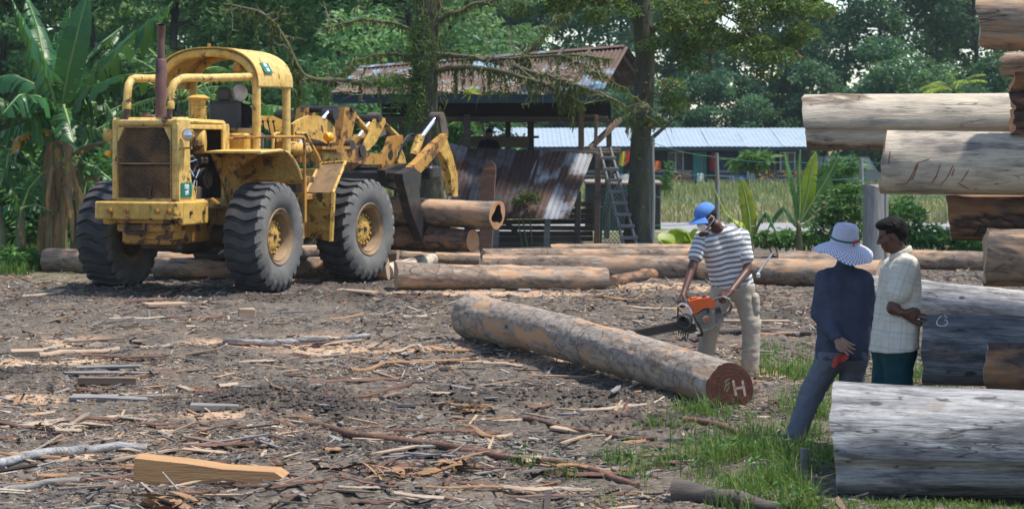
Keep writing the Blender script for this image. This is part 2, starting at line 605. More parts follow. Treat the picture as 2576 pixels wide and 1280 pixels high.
def leaf_mat(name, c1, c2, c3=None, trans=0.35, rough=0.5, hue=True, veins=False):
    N = NT(name)
    N.t.nodes.remove(N.b)
    at_ = N.attr('Col', 'Fac')
    col = N.ramp(at_, [(0.0, c1), (0.65, c2), (1.0, c3 or c2)])
    if hue:
        rn = N.rnd()
        h = N.n('HueSaturation')
        N.set(h.inputs['Color'], col)
        N.set(h.inputs['Value'], N.math('ADD', N.math('MULTIPLY', rn, 0.5), 0.75))
        N.set(h.inputs['Hue'], N.math('ADD', N.math('MULTIPLY', rn, 0.03), 0.485))
        col = h.outputs[0]
    d = N.n('BsdfPrincipled')
    N.set(d.inputs['Base Color'], col)
    d.inputs['Roughness'].default_value = rough
    d.inputs['Specular IOR Level'].default_value = 0.35
    t = N.n('BsdfTranslucent')
    N.set(t.inputs[0], N.mix(0.45, col, (0.16, 0.30, 0.05), 'MIX'))
    mx = N.n('MixShader')
    mx.inputs[0].default_value = trans
    N.t.links.new(d.outputs[0], mx.inputs[1])
    N.t.links.new(t.outputs[0], mx.inputs[2])
    N.t.links.new(mx.outputs[0], N.t.nodes['Material Output'].inputs[0])
    M[name] = N.mat


leaf_mat('leaf_far', (0.024, 0.085, 0.058), (0.060, 0.160, 0.088), (0.13, 0.245, 0.11), 0.42)
leaf_mat('leaf_mid', (0.06, 0.15, 0.07), (0.13, 0.26, 0.105), (0.24, 0.37, 0.14), 0.45)
leaf_mat('leaf_near', (0.04, 0.095, 0.024), (0.10, 0.185, 0.04), (0.22, 0.29, 0.06), 0.45)
leaf_mat('leaf_moss', (0.05, 0.075, 0.02), (0.13, 0.15, 0.04), (0.24, 0.24, 0.08), 0.35, 0.9)
leaf_mat('leaf_orange', (0.35, 0.12, 0.01), (0.50, 0.20, 0.01), (0.6, 0.3, 0.02), 0.35)
leaf_mat('banana_dark', (0.010, 0.055, 0.016), (0.022, 0.100, 0.026), (0.05, 0.16, 0.04), 0.3, 0.38)
leaf_mat('banana_lime', (0.22, 0.32, 0.018), (0.38, 0.46, 0.025), (0.50, 0.48, 0.03), 0.5, 0.4)
leaf_mat('banana_dead', (0.16, 0.09, 0.045), (0.24, 0.15, 0.085), (0.40, 0.20, 0.04), 0.2, 0.8)
leaf_mat('grass', (0.05, 0.10, 0.02), (0.12, 0.20, 0.035), (0.24, 0.27, 0.08), 0.4, 0.6, hue=False)
leaf_mat('field_grass', (0.14, 0.20, 0.075), (0.27, 0.28, 0.13), (0.42, 0.34, 0.20), 0.3, 0.8, hue=False)
leaf_mat('shrub', (0.03, 0.10, 0.022), (0.07, 0.18, 0.04), (0.14, 0.26, 0.07), 0.4, 0.5)
plain('banana_stem', (0.12, 0.15, 0.05), (0.09, 0.075, 0.04), 3, 0.6, 0, 0.3, dirt=(0.10, 0.06, 0.035), stretch=(6, 6, 1))


# --- chips carry their colour on the mesh
N = NT('chips')
c = N.attr('Col')
co = N.coords('Object', (1, 1, 1), False)
c = N.mix(N.ramp(N.noise(co, 60, 4), [(0.35, 0.5), (0.65, 0.0)]), c, (0.05, 0.04, 0.035))
N.bump(N.noise(co, 120, 3), 0.3, 0.004)
M['chips'] = N.out(c, 0.9, 0, 0.2)

# --- ground
N = NT('soil')
co = N.coords('Object', (1, 1, 1), False)
n_big = N.noise(co, 0.35, 5, 0.6)
n_mid = N.noise(co, 1.6, 6, 0.65)
n_fine = N.noise(co, 14, 6, 0.7)
col = N.ramp(n_mid, [(0.28, (0.050, 0.043, 0.036)), (0.5, (0.098, 0.083, 0.068)), (0.72, (0.175, 0.145, 0.115))])
col = N.mix(N.ramp(N.noise(N.coords('Object', (0.35, 1.4, 1), False), 0.9, 6, 0.65), [(0.53, 0), (0.68, 0.85)]), col, N.ramp(n_fine, [(0.3, (0.20, 0.135, 0.09)), (0.7, (0.38, 0.27, 0.185))]))
col = N.mix(N.ramp(n_big, [(0.56, 0), (0.70, 0.65)]), col, (0.065, 0.058, 0.055))
col = N.mix(N.ramp(n_fine, [(0.30, 0.75), (0.48, 0)]), col, (0.035, 0.03, 0.027))
v = N.n('TexVoronoi')
N.set(v.inputs['Vector'], N.coords('Object', (1, 1.6, 1), False))
v.inputs['Scale'].default_value = 26
vc = N.ramp(v.outputs['Color'], [(0.0, (0.042, 0.036, 0.031)), (0.45, (0.105, 0.089, 0.074)), (0.8, (0.23, 0.19, 0.15)), (1.0, (0.34, 0.27, 0.205))])
col = N.mix(0.45, col, vc)
saw = N.attr('sawdust', 'Fac')
col = N.mix(N.math('MULTIPLY', saw, N.ramp(n_fine, [(0.25, 0.35), (0.6, 1)])), col, N.ramp(n_mid, [(0.35, (0.50, 0.30, 0.19)), (0.65, (0.56, 0.42, 0.27))]))
heap = N.attr('heap', 'Fac')
col = N.mix(N.math('MULTIPLY', heap, N.ramp(n_mid, [(0.3, 0.95), (0.7, 0.55)])), col, N.ramp(n_fine, [(0.3, (0.030, 0.025, 0.021)), (0.7, (0.085, 0.070, 0.058))]))
far = N.attr('field', 'Fac')
fcol = N.ramp(N.noise(co, 0.5, 6, 0.65), [(0.35, (0.10, 0.14, 0.045)), (0.6, (0.22, 0.20, 0.10))])
col = N.mix(far, col, fcol)
N.bump(N.math('ADD', n_fine, N.math('MULTIPLY', v.outputs['Distance'], -0.6)), 0.8, 0.03)
M['soil'] = N.out(col, 0.95, 0, 0.15)
plain('gravel', (0.30, 0.30, 0.31), (0.20, 0.20, 0.205), 9, 0.95, 0, 0.6, bdist=0.03)


# --- corrugated iron
def iron(name, c1, c2, rust, rust_t, scale=1.3):
    N = NT(name)
    co = N.coords()
    col = N.ramp(N.noise(co, 1.5, 4), [(0.35, c1), (0.65, c2)])
    ru = N.ramp(N.noise(co, 10, 5, 0.7), [(0.3, tuple(x * 0.55 for x in rust)), (0.7, rust)])
    col = N.mix(N.ramp(N.noise(co, scale, 6, 0.65), [(rust_t, 0), (rust_t + 0.10, 1)]), col, ru)
    N.bump(N.noise(co, 22, 3), 0.2, 0.004)
    M[name] = N.out(col, 0.75, 0.0, 0.2)


iron('iron_blue', (0.15, 0.26, 0.35), (0.22, 0.32, 0.40), (0.14, 0.09, 0.072), 0.35, 1.3)
iron('iron_rust', (0.34, 0.35, 0.38), (0.26, 0.24, 0.24), (0.125, 0.075, 0.06), 0.46, 1.1)
iron('iron_rust_dark', (0.10, 0.09, 0.095), (0.08, 0.07, 0.072), (0.075, 0.046, 0.042), 0.42, 1.5)
iron('iron_grey', (0.22, 0.24, 0.27), (0.16, 0.175, 0.20), (0.20, 0.09, 0.06), 0.54, 0.9)
iron('iron_new', (0.29, 0.36, 0.43), (0.25, 0.315, 0.38), (0.3, 0.28, 0.27), 0.72, 0.4)
plain('fascia_blue', (0.025, 0.06, 0.085), (0.02, 0.035, 0.05), 3, 0.7)
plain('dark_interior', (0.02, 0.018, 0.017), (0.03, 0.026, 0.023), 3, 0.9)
plain('house_wall', (0.035, 0.05, 0.065), (0.05, 0.065, 0.08), 3, 0.8)
plain('door_teal', (0.05, 0.36, 0.33), (0.04, 0.30, 0.28), 2, 0.6)
plain('door_red', (0.16, 0.04, 0.03), (0.12, 0.03, 0.025), 3, 0.6)
plain('door_blue', (0.02, 0.05, 0.14), (0.02, 0.04, 0.11), 2, 0.6)
plain('window_glass', (0.12, 0.15, 0.17), (0.25, 0.27, 0.28), 2, 0.2)
plain('post_grey', (0.25, 0.25, 0.24), (0.14, 0.14, 0.14), 5, 0.9, 0, 0.4, stretch=(5, 5, 0.6))
plain('wire_green', (0.02, 0.10, 0.085), (0.03, 0.13, 0.11), 3, 0.6, 0, 0)
plain('tank_dark', (0.012, 0.014, 0.016), (0.03, 0.032, 0.032), 2, 0.7)
plain('tank_lid', (0.28, 0.22, 0.18), (0.20, 0.15, 0.12), 4, 0.8)
for nm, c in dict(red=(0.55, 0.03, 0.03), orange=(0.75, 0.16, 0.03), yellow=(0.7, 0.5, 0.05), white=(0.75, 0.75, 0.76), blue=(0.04, 0.12, 0.45), lilac=(0.25, 0.2, 0.45)).items():
    plain('cloth_' + nm, c, tuple(x * 0.8 for x in c), 3, 0.9)
# ------------------------------------------------------------------ the ground
def _blob(x, y, px, py, rx, ry):
    c = on_ground(px, py)
    return np.exp(-(((x - c[0]) / rx) ** 2 + ((y - c[1]) / ry) ** 2))


HEAPS = [(720, 1020, 0.75, 0.42, 0.24), (590, 1040, 0.5, 0.3, 0.12), (820, 1045, 0.5, 0.3, 0.12), (640, 760, 1.3, 0.5, 0.10), (960, 760, 1.6, 0.6, 0.09), (150, 760, 1.6, 0.7, 0.08), (1150, 1010, 0.8, 0.6, 0.07), (1480, 1010, 0.7, 0.4, 0.07), (480, 900, 1.0, 0.5, 0.06), (60, 950, 0.9, 0.4, 0.07), (860, 1120, 0.8, 0.4, 0.05), (1010, 730, 2.2, 0.8, 0.10), (380, 730, 2.2, 0.6, 0.05), (1700, 1060, 0.9, 0.5, 0.06), (2040, 800, 1.4, 0.8, 0.08), (1780, 760, 1.2, 0.7, 0.08)]
SAW = [(1890, 935, 0.55, 0.5), (1400, 905, 0.9, 0.5), (120, 855, 0.8, 0.7), (640, 705, 1.4, 0.45), (120, 905, 1.0, 0.4), (1740, 725, 1.3, 0.9), (1600, 890, 0.5, 0.4), (500, 1060, 0.55, 0.25), (160, 1150, 0.5, 0.2), (980, 870, 1.3, 0.4), (1250, 745, 1.8, 0.5), (700, 860, 1.3, 0.35), (60, 1000, 0.7, 0.25), (1990, 790, 1.3, 0.5), (420, 1110, 0.5, 0.14)]


def ground_z(x, y):
    x, y = np.atleast_1d(np.asarray(x, float)), np.atleast_1d(np.asarray(y, float))
    p = np.c_[x, y, np.zeros_like(x)]
    yard = sstep(70, 45, y)
    z = (fbm(p * np.array([0.45, 0.75, 1]), 4, 3) - 0.5) * 0.16 * yard
    for px, py, rx, ry, h in HEAPS:
        z = z + _blob(x, y, px, py, rx, ry) * h
    z = z + 0.06 * sstep(3.0, 5.0, x) * sstep(22, 16, y) * 0
    z = z - 0.25 * sstep(60, 110, y)
    return z


def gz(x, y):
    return float(ground_z(x, y)[0])


def ground_point(px, py):
    p = on_ground(px, py)
    for _ in range(4):
        z = gz(p[0], p[1])
        p = at(px, py, gY(py, z))
    return p


def spaced(lo, hi, step, far_lo, far_hi, grow=1.25):
    a = list(np.arange(lo, hi + 1e-6, step))
    s, x = step, lo
    while x > far_lo:
        s *= grow
        x -= s
        a.insert(0, x)
    s, x = step, hi
    while x < far_hi:
        s *= grow
        x += s
        a.append(x)
    return np.array(a)


xs = spaced(-9.8, 6.5, 0.055, -900, 900)
ys = spaced(11.5, 36.0, 0.06, -300, 1800, 1.2)
GX, GYY = np.meshgrid(xs, ys)
gx, gy = GX.ravel(), GYY.ravel()
zz = ground_z(gx, gy)
pp = np.c_[gx, gy, np.zeros_like(gx)]
near = sstep(45, 34, gy) * sstep(-14, -10, gx) * sstep(10, 8, gx)
zz = zz + near * ((fbm(pp * 3.1, 4, 11) - 0.5) * 0.12 + (np.abs(fbm(pp * 9.0, 3, 21) - 0.5)) * -0.07 + (vnoise(pp * 17, 5) - 0.5) * 0.022)
saw = np.zeros_like(gx)
for px, py, rx, ry in SAW:
    saw = np.maximum(saw, _blob(gx, gy, px, py, rx, ry))
saw = sstep(0.22, 0.8, saw * (0.35 + 1.3 * fbm(pp * np.array((1.6, 3.0, 1)), 5, 31))) * 0.9
heap = np.zeros_like(gx)
for px, py, rx, ry, h in HEAPS:
    heap = np.maximum(heap, _blob(gx, gy, px, py, rx, ry) * min(1.0, h / 0.09))
heap = sstep(0.2, 0.7, heap * (0.5 + fbm(pp * 1.7, 4, 61)))
field = sstep(46, 53, gy + (fbm(pp * 0.4, 3, 9) - 0.5) * 8 + sstep(-4, -8, gx) * 14)
nx, ny = len(xs), len(ys)
I = np.arange(nx * ny).reshape(ny, nx)
F = np.stack([I[:-1, :-1], I[:-1, 1:], I[1:, 1:], I[1:, :-1]], -1).reshape(-1, 4)
me = fast_mesh('ground', np.c_[gx, gy, zz], F, M['soil'], smooth=True, attrs={'sawdust': saw * (1 - heap), 'field': field, 'heap': heap})
tag(link('ground', me), kind='structure', label='dark churned sawmill yard strewn with sawdust and bark')

# the grey gravel track between the yard and the field
P = []
for t in np.linspace(0, 1, 60):
    X = -10 + 60 * t
    row = []
    for k, e in enumerate(np.linspace(-1, 1, 5)):
        Y = 55.5 + 0.05 * X + e * (3.2 + 0.5 * math.sin(X * 0.7 + k))
        row.append([X, Y, gz(X, Y) + 0.03 - 0.02 * e * e])
    P.append(row)
mb = MB()
mb.grid(P, flip=True)
tag(mb.build('gravel_track', M['gravel'], sharp=180), kind='structure', label='pale grey gravel track at the edge of the yard')
# ------------------------------------------------------------------ the wheel loader
# local axes: X to the machine's right, Y forward, Z up; origin on the ground below the rear axle
LD_O = np.array([-5.041, 32.394, 0.0])
LD_T, LD_T2 = 0.349, 0.476           # heading of the rear and of the (steered) front half
LD_R, LD_W, LD_TR, LD_L = 0.85, 0.64, 2.57, 3.18
LD_O[2] = gz(LD_O[0], LD_O[1]) + 0.0
LOADER = thing('wheel_loader', 'worn yellow wheel loader with arched canopy carrying logs in its grapple', 'loader', LD_O, -LD_T)
fw_ = np.array([math.sin(LD_T), math.cos(LD_T), 0])
rt_ = np.array([math.cos(LD_T), -math.sin(LD_T), 0])
fw2_ = np.array([math.sin(LD_T2), math.cos(LD_T2), 0])
rt2_ = np.array([math.cos(LD_T2), -math.sin(LD_T2), 0])
PIV = LD_O + fw_ * LD_L / 2


def _un(px, py, O, A, k, val):
    d = np.array([(px - 1288) / FPX, 1, -(py - HOR) / FPX])
    o = np.array([0, 0, CAM_H])
    n = A[k]
    t = (val - (o - O) @ n) / (d @ n)
    P = o + d * t - O
    return np.array([P @ A[0], P @ A[1], P[2]])


AX = (rt_, fw_, np.array([0, 0, 1.0]))
AX2 = (rt2_, fw2_, np.array([0, 0, 1.0]))


def rx(px, py, X): return _un(px, py, LD_O, AX, 0, X)
def ry(px, py, Y): return _un(px, py, LD_O, AX, 1, Y)
def fx(px, py, X): return _un(px, py, PIV, AX2, 0, X)
def fy(px, py, Y): return _un(px, py, PIV, AX2, 1, Y)


def rear(mb, name, mat, sharp=35, parent=None):
    return mb.build(name, [M[q] for q in mat] if isinstance(mat, (list, tuple)) else M[mat], parent or LOADER, sharp)


def front(mb, name, mat, sharp=35):
    o = mb.build(name, [M[q] for q in mat] if isinstance(mat, (list, tuple)) else M[mat], LOADER, sharp)
    o.location = (0, LD_L / 2, 0)
    o.rotation_euler = (0, 0, -(LD_T2 - LD_T))
    return o


# wheels -----------------------------------------------------------------
def tyre_meshes():
    R, W = LD_R, LD_W
    h = W / 2
    car = MB()
    prof = [(0.40, h * 0.66), (0.425, h * 0.80), (0.47, h * 0.90), (0.58, h * 1.0), (0.68, h * 0.99), (0.745, h * 0.93), (0.785, h * 0.84), (0.795, h * 0.5), (0.797, 0)]
    prof = prof + [(r, -t) for r, t in prof[-2::-1]]
    car.lathe(prof, axis=(1, 0, 0), n=72)
    car.m = []
    for i in range(len(prof) - 1):
        side = 1 if max(prof[i][0], prof[i + 1][0]) < 0.79 else 0
        car.m += [side] * 72
    n = 25
    us = np.linspace(-1, 1, 13)
    for k in range(n):
        a0 = 2 * math.pi * k / n
        ring_v = []
        for u in us:
            off = 0.055 * math.sin(u * 3.4 + 0.5) - 0.02 * u
            half = 0.076 if abs(u) < 0.95 else 0.064
            t = u * h * 0.985
            drop = 0.0 if abs(u) < 0.80 else (abs(u) - 0.80) / 0.20
            top = R - 0.012 * u * u - 0.085 * drop ** 1.6
            bot = 0.775 - 0.09 * drop
            for ang, rr in ((a0 + off - half * 1.12, bot), (a0 + off - half * 0.92, top), (a0 + off + half * 0.92, top), (a0 + off + half * 1.12, bot)):
                ring_v.append([t, rr * math.cos(ang), rr * math.sin(ang)])
        F = []
        for i in range(len(us) - 1):
            for j in range(3):
                F.append((i * 4 + j, i * 4 + j + 1, (i + 1) * 4 + j + 1, (i + 1) * 4 + j))
        F += [(0, 1, 2, 3), tuple(len(us) * 4 - 4 + j for j in (3, 2, 1, 0))]
        mb0 = len(car.f)
        car.add(ring_v, F)
        # shoulders take the dusty sidewall colour
        for i in range(len(us) - 1):
            if i in (0, len(us) - 2):
                for j in range(3):
                    car.m[mb0 + i * 3 + j] = 1
        car.m[-2:] = [1, 1]
    tyre = car.mesh('tyre', [M['rubber'], M['rubber_side']], 40)
    rim = MB()
    rim.lathe([(0.43, h * 0.70), (0.445, h * 0.86), (0.43, h * 0.90), (0.40, h * 0.82), (0.385, h * 0.78), (0.37, h * 0.80), (0.345, h * 0.70), (0.335, h * 0.2), (0.32, h * 0.12), (0.0, h * 0.10)], axis=(1, 0, 0), n=48)
    rim.lathe([(0.43, -h * 0.70), (0.44, -h * 0.86), (0.40, -h * 0.80), (0.36, -h * 0.75), (0.34, -h * 0.1), (0.0, -h * 0.05)], axis=(1, 0, 0), n=48)
    rim = rim.mesh('wheel', M['rim'], 40)
    hub = MB()
    hub.lathe([(0.23, h * 0.12), (0.235, h * 0.40), (0.20, h * 0.46), (0.19, h * 0.50), (0.12, h * 0.56), (0.0, h * 0.58)], axis=(1, 0, 0), n=32)
    for k in range(16):
        a = 2 * math.pi * k / 16
        hub.cyl((h * 0.30, 0.238 * math.cos(a), 0.238 * math.sin(a)), (h * 0.50, 0.238 * math.cos(a), 0.238 * math.sin(a)), 0.022, 6)
    for k in range(8):
        a = 2 * math.pi * k / 8 + 0.2
        hub.cyl((h * 0.44, 0.15 * math.cos(a), 0.15 * math.sin(a)), (h * 0.58, 0.15 * math.cos(a), 0.15 * math.sin(a)), 0.016, 6)
    hub = hub.mesh('hub', M['paint'], 35)
    cap = MB()
    cap.cyl((h * 0.5, 0, 0), (h * 0.64, 0, 0), 0.04, 12)
    cap = cap.mesh('hub_cap', M['black_steel'], 35)
    return tyre, rim, hub, cap


T_ME = tyre_meshes()
for fr in (0, 1):
    for s in (1, -1):
        c = np.array([s * LD_TR / 2, 0.0, LD_R])
        yaw = 0.0
        if fr:
            a = -(LD_T2 - LD_T)
            p = np.array([s * LD_TR / 2, LD_L / 2])
            c = np.array([p[0] * math.cos(a) - p[1] * math.sin(a), p[0] * math.sin(a) + p[1] * math.cos(a) + LD_L / 2, LD_R])
            yaw = a
        wheel = link('wheel', T_ME[1], LOADER, c, (0.3 * fr + 0.17 * s, 0, yaw + (0 if s > 0 else math.pi)))
        link('tyre', T_ME[0], wheel)
        link('hub', T_ME[2], wheel)
        link('hub_cap', T_ME[3], wheel)

# rear half ----------------------------------------------------------------
mb = MB()
mb.box((0, -0.15, 1.02), (0.86, 2.4, 0.5), bev=0.03)
mb.box((0, 1.1, 0.95), (0.6, 0.9, 0.7), bev=0.03)
mb.box((0.40, -0.9, 1.3), (0.06, 1.1, 0.2))
mb.box((-0.40, -0.9, 1.3), (0.06, 1.1, 0.2))
rear(mb, 'rear_chassis', 'paint_dirty')
mb = MB()
mb.tube([(-1.1, 0, LD_R), (-0.45, 0, LD_R), (-0.3, 0, LD_R), (0.3, 0, LD_R), (0.45, 0, LD_R), (1.1, 0, LD_R)], [0.17, 0.17, 0.28, 0.28, 0.17, 0.17], 16)
mb.sphere((0, -0.05, LD_R), (0.3, 0.36, 0.3), 16, 10)
rear(mb, 'rear_axle', 'grease')

mb = MB()
mb.box((0, -1.575, 1.29), (1.38, 0.25, 0.265), bev=0.02)
mb.box((0.61, -1.07, 1.245), (0.16, 0.78, 0.35), bev=0.02)
mb.box((-0.61, -1.07, 1.245), (0.16, 0.78, 0.35), bev=0.02)
cw = rear(mb, 'bumper', 'paint')
for X in (-0.42, -0.14, 0.38, 0.58):
    b = MB()
    b.cyl((X, -1.70, 1.285), (X, -1.735, 1.285), 0.042, 14)
    b.cyl((X, -1.735, 1.285), (X, -1.75, 1.285), 0.024, 6)
    rear(b, 'bolt', 'paint_dirty', parent=cw)
for Y in (-1.25, -0.85):
    b = MB()
    b.cyl((0.69, Y, 1.25), (0.715, Y, 1.25), 0.03, 10)
    rear(b, 'bolt', 'grease', parent=cw)
b = MB()
b.tube([(0.74, -0.78, 1.42), (0.82, -0.80, 1.44), (0.86, -0.74, 1.39), (0.84, -0.62, 1.36), (0.74, -0.6, 1.36)], 0.03, 8)
rear(b, 'tow_hook', 'paint_dirty', parent=cw)
mb = MB()
mb.box((0.0, -1.50, 1.125), (1.0, 0.16, 0.05))
mb.box((0.05, -1.35, 1.03), (0.95, 0.3, 0.13), bev=0.02)
mb.box((0.25, -1.2, 0.92), (0.5, 0.4, 0.15), bev=0.02)
rear(mb, 'lower_step', 'paint_dirty')
mb = MB()
mb.tube([(-0.25, -1.55, 1.12), (-0.25, -1.55, 0.97), (-0.21, -1.55, 0.94), (0.06, -1.55, 0.94), (0.10, -1.55, 0.97), (0.10, -1.55, 1.12)], 0.022, 8)
rear(mb, 'hitch_bracket', 'black_steel')
mb = MB()
mb.box((0.0, -0.5, 0.74), (0.7, 0.9, 0.2), bev=0.05)
mb.sphere((0.15, -1.05, 0.93), (0.14, 0.1, 0.14), 12, 8)
rear(mb, 'belly_guard', 'grease')

# radiator shell with its perforated grilles
ZB, ZT = 1.42, 2.685
mb = MB()
mb.box((-0.525, -1.21, (ZB + ZT) / 2), (0.11, 0.38, ZT - ZB), bev=0.035)
mb.box((0.505, -1.21, (ZB + ZT) / 2), (0.15, 0.38, ZT - ZB), bev=0.04)
mb.box((-0.02, -1.21, 2.61), (1.12, 0.376, 0.146), bev=0.05)
mb.box((-0.02, -1.38, 1.445), (0.94, 0.03, 0.05))
# chamfered corners of the upper opening
for s, X in ((-1, -0.47), (1, 0.43)):
    mb.prism([(X, -1.398, 2.535), (X, -1.398, 2.32), (X - s * 0.11, -1.398, 2.535)], (0, 0.08, 0))
rear(mb, 'radiator_shell', 'paint_pale')
mb = MB()
mb.box((-0.02, -1.24, 1.98), (0.95, 0.05, 1.14))
rear(mb, 'radiator_core', 'grease')


def perforated(x0, x1, z0, z1, y, pitch, chamf=0.0):
    mb = MB()
    dz = pitch * math.sqrt(3) / 2
    rows = int((z1 - z0) / dz)
    for r in range(rows):
        cz = z0 + dz * (r + 0.5)
        n = int((x1 - x0) / pitch)
        for k in range(n):
            cx = x0 + pitch * (k + (0.75 if r % 2 else 0.25))
            if cx > x1 - pitch / 2:
                continue
            if chamf and cz > z1 - chamf and (cx < x0 + (cz - z1 + chamf) * 0.5 or cx > x1 - (cz - z1 + chamf) * 0.5):
                continue
            V = []
            for s in (1.0, 0.66):
                for q in range(6):
                    a = math.pi / 6 + q * math.pi / 3
                    V.append((cx + s * pitch / math.sqrt(3) * math.cos(a), y + (0.012 if s < 1 else 0), cz + s * pitch / math.sqrt(3) * math.sin(a)))
            mb.add(V, [(q, (q + 1) % 6, 6 + (q + 1) % 6, 6 + q) for q in range(6)])
    return mb


plain('grille_steel', (0.40, 0.235, 0.09), (0.17, 0.10, 0.05), 3, 0.7, 0, 0, dirt=(0.075, 0.055, 0.04), dirt_t=(0.48, 0.66), dscale=2.0)
rear(perforated(-0.47, 0.43, 2.0, 2.535, -1.37, 0.039, 0.22), 'grille', 'grille_steel', None)
rear(perforated(-0.47, 0.43, 1.47, 1.975, -1.37, 0.039), 'grille', 'grille_steel', None)
mb = MB()
for a, b in (((-0.47, 1.988), (0.43, 1.988)), ((-0.47, 1.46), (0.43, 1.46)), ((-0.47, 1.46), (-0.47, 2.35)), ((0.43, 1.46), (0.43, 2.35)), ((-0.36, 2.53), (0.32, 2.53))):
    mb.tube([(a[0], -1.385, a[1]), (b[0], -1.385, b[1])], 0.012, 6)
rear(mb, 'grille_frame', 'grille_steel')
mb = MB()   # maker's upright emblem at the foot of the grille
mb.box((0.08, -1.395, 1.55), (0.035, 0.02, 0.16))
mb.box((0.08, -1.395, 1.635), (0.10, 0.02, 0.03))
mb.box((0.08, -1.395, 1.47), (0.10, 0.02, 0.03))
rear(mb, 'grille_emblem', 'grease')

# hood and engine bay
mb = MB()
mb.box((0, -0.52, 2.615), (1.13, 1.34, 0.09), bev=0.04, rot=eul(-0.02, 0, 0))
rear(mb, 'hood_top', 'paint_pale')
mb = MB()   # right side sheet: rear post, top rail, front post around the open engine bay
mb.box((0.552, -1.235, 2.0), (0.04, 0.35, 1.18), bev=0.012)
mb.prism([(0.532, -1.40, 1.40), (0.532, -0.86, 1.40), (0.532, -0.90, 1.55), (0.532, -1.02, 1.72), (0.532, -1.06, 1.95), (0.532, -1.40, 1.95)], (0.05, 0, 0))
mb.box((0.555, -0.52, 2.54), (0.04, 1.2, 0.07), bev=0.012)
mb.box((0.56, 0.09, 1.99), (0.05, 0.20, 1.2), bev=0.012)
mb.box((0.56, -0.30, 1.37), (0.05, 1.1, 0.14), bev=0.012)
rear(mb, 'engine_side_panel', 'paint_pale')
mb = MB()
mb.box((-0.553, -0.5, 2.0), (0.04, 1.3, 1.18), bev=0.012)
rear(mb, 'engine_side_panel', 'paint')
mb = MB()
mb.box((0, -0.45, 1.75), (0.62, 1.1, 0.75), bev=0.05)
mb.box((-0.2, -0.45, 2.2), (0.5, 1.0, 0.35), bev=0.05)
mb.box((0.1, 0.12, 1.95), (0.8, 0.05, 1.2))
mb.cyl((0.30, -0.30, 1.75), (0.48, -0.30, 1.75), 0.16, 16)
mb.cyl((0.48, -0.30, 1.75), (0.5, -0.30, 1.75), 0.09, 12)
for k in range(6):
    mb.box((0.36, -0.85 + 0.13 * k, 2.02), (0.10, 0.09, 0.12), bev=0.02)
rear(mb, 'engine', 'grease')
mb = MB()
mb.cyl((0.28, -0.80, 1.72), (0.28, -0.80, 2.0), 0.05, 10)
mb.cyl((0.44, -0.92, 1.55), (0.44, -0.92, 1.82), 0.06, 12)
mb.tube([(0.45, -1.0, 2.05), (0.50, -0.85, 2.1), (0.50, -0.7, 2.0), (0.46, -0.75, 1.85), (0.44, -0.9, 1.8)], 0.02, 8)
mb.box((0.42, -0.62, 1.52), (0.16, 0.2, 0.22), bev=0.02)
rear(mb, 'engine_filter', 'worn_steel')
mb = MB()
mb.tube([(0.50, -0.98, 2.0), (0.54, -0.8, 2.04), (0.53, -0.68, 1.9), (0.5, -0.8, 1.7), (0.5, -0.84, 1.5)], 0.014, 6)
mb.tube([(0.48, -0.95, 1.95), (0.55, -0.9, 1.8), (0.52, -0.74, 1.72), (0.5, -0.72, 1.5)], 0.014, 6)
rear(mb, 'engine_hose', 'chrome')
mb = MB()   # air cleaner drum
c0, c1 = np.array((0.10, -0.70, 2.32)), np.array((0.565, -0.52, 2.32))
dr = (c1 - c0) / np.linalg.norm(c1 - c0)
mb.lathe([(0.0, 0), (0.185, 0), (0.19, 0.02), (0.19, 0.30), (0.198, 0.31), (0.198, 0.36), (0.19, 0.37), (0.19, 0.46), (0.17, 0.485), (0.0, 0.49)], c0, dr, 28)
rear(mb, 'air_cleaner_drum', 'paint')
mb = MB()   # pre-cleaner with its conical cap on the hood
pc = ry(500, 303, -0.1)
mb.lathe([(0.0, 0), (0.125, 0), (0.125, 0.20), (0.13, 0.205), (0.13, 0.23), (0.115, 0.235), (0.115, 0.32), (0.175, 0.345), (0.175, 0.36), (0.10, 0.40), (0.0, 0.405)], (pc[0], -0.1, 2.64), (0, 0, 1), 24)
rear(mb, 'air_precleaner', 'paint')

# exhaust
st = rx(405, 296, 0.0)
mb = MB()
sy = st[1]
mb.lathe([(0.085, 2.6), (0.085, 3.55), (0.075, 3.57), (0.058, 3.58), (0.055, 3.85), (0.0, 3.85)], (0, sy, 0), (0, 0, 1), 20)
mb.tube([(0, sy, 3.84), (0, sy, 3.95), (0.015, sy - 0.02, 4.02), (0.03, sy - 0.05, 4.10)], [0.055, 0.058, 0.064, 0.066], 18, caps=False)
ex_ = rear(mb, 'exhaust_stack', 'exhaust_rust')
mb = MB()
mb.lathe([(0.066, 0), (0.055, -0.01), (0.052, -0.10), (0.0, -0.10)], (0.03, sy - 0.05, 4.10), (0.2, -0.35, 0.85), 18)
rear(mb, 'exhaust_mouth', 'hose', parent=ex_)

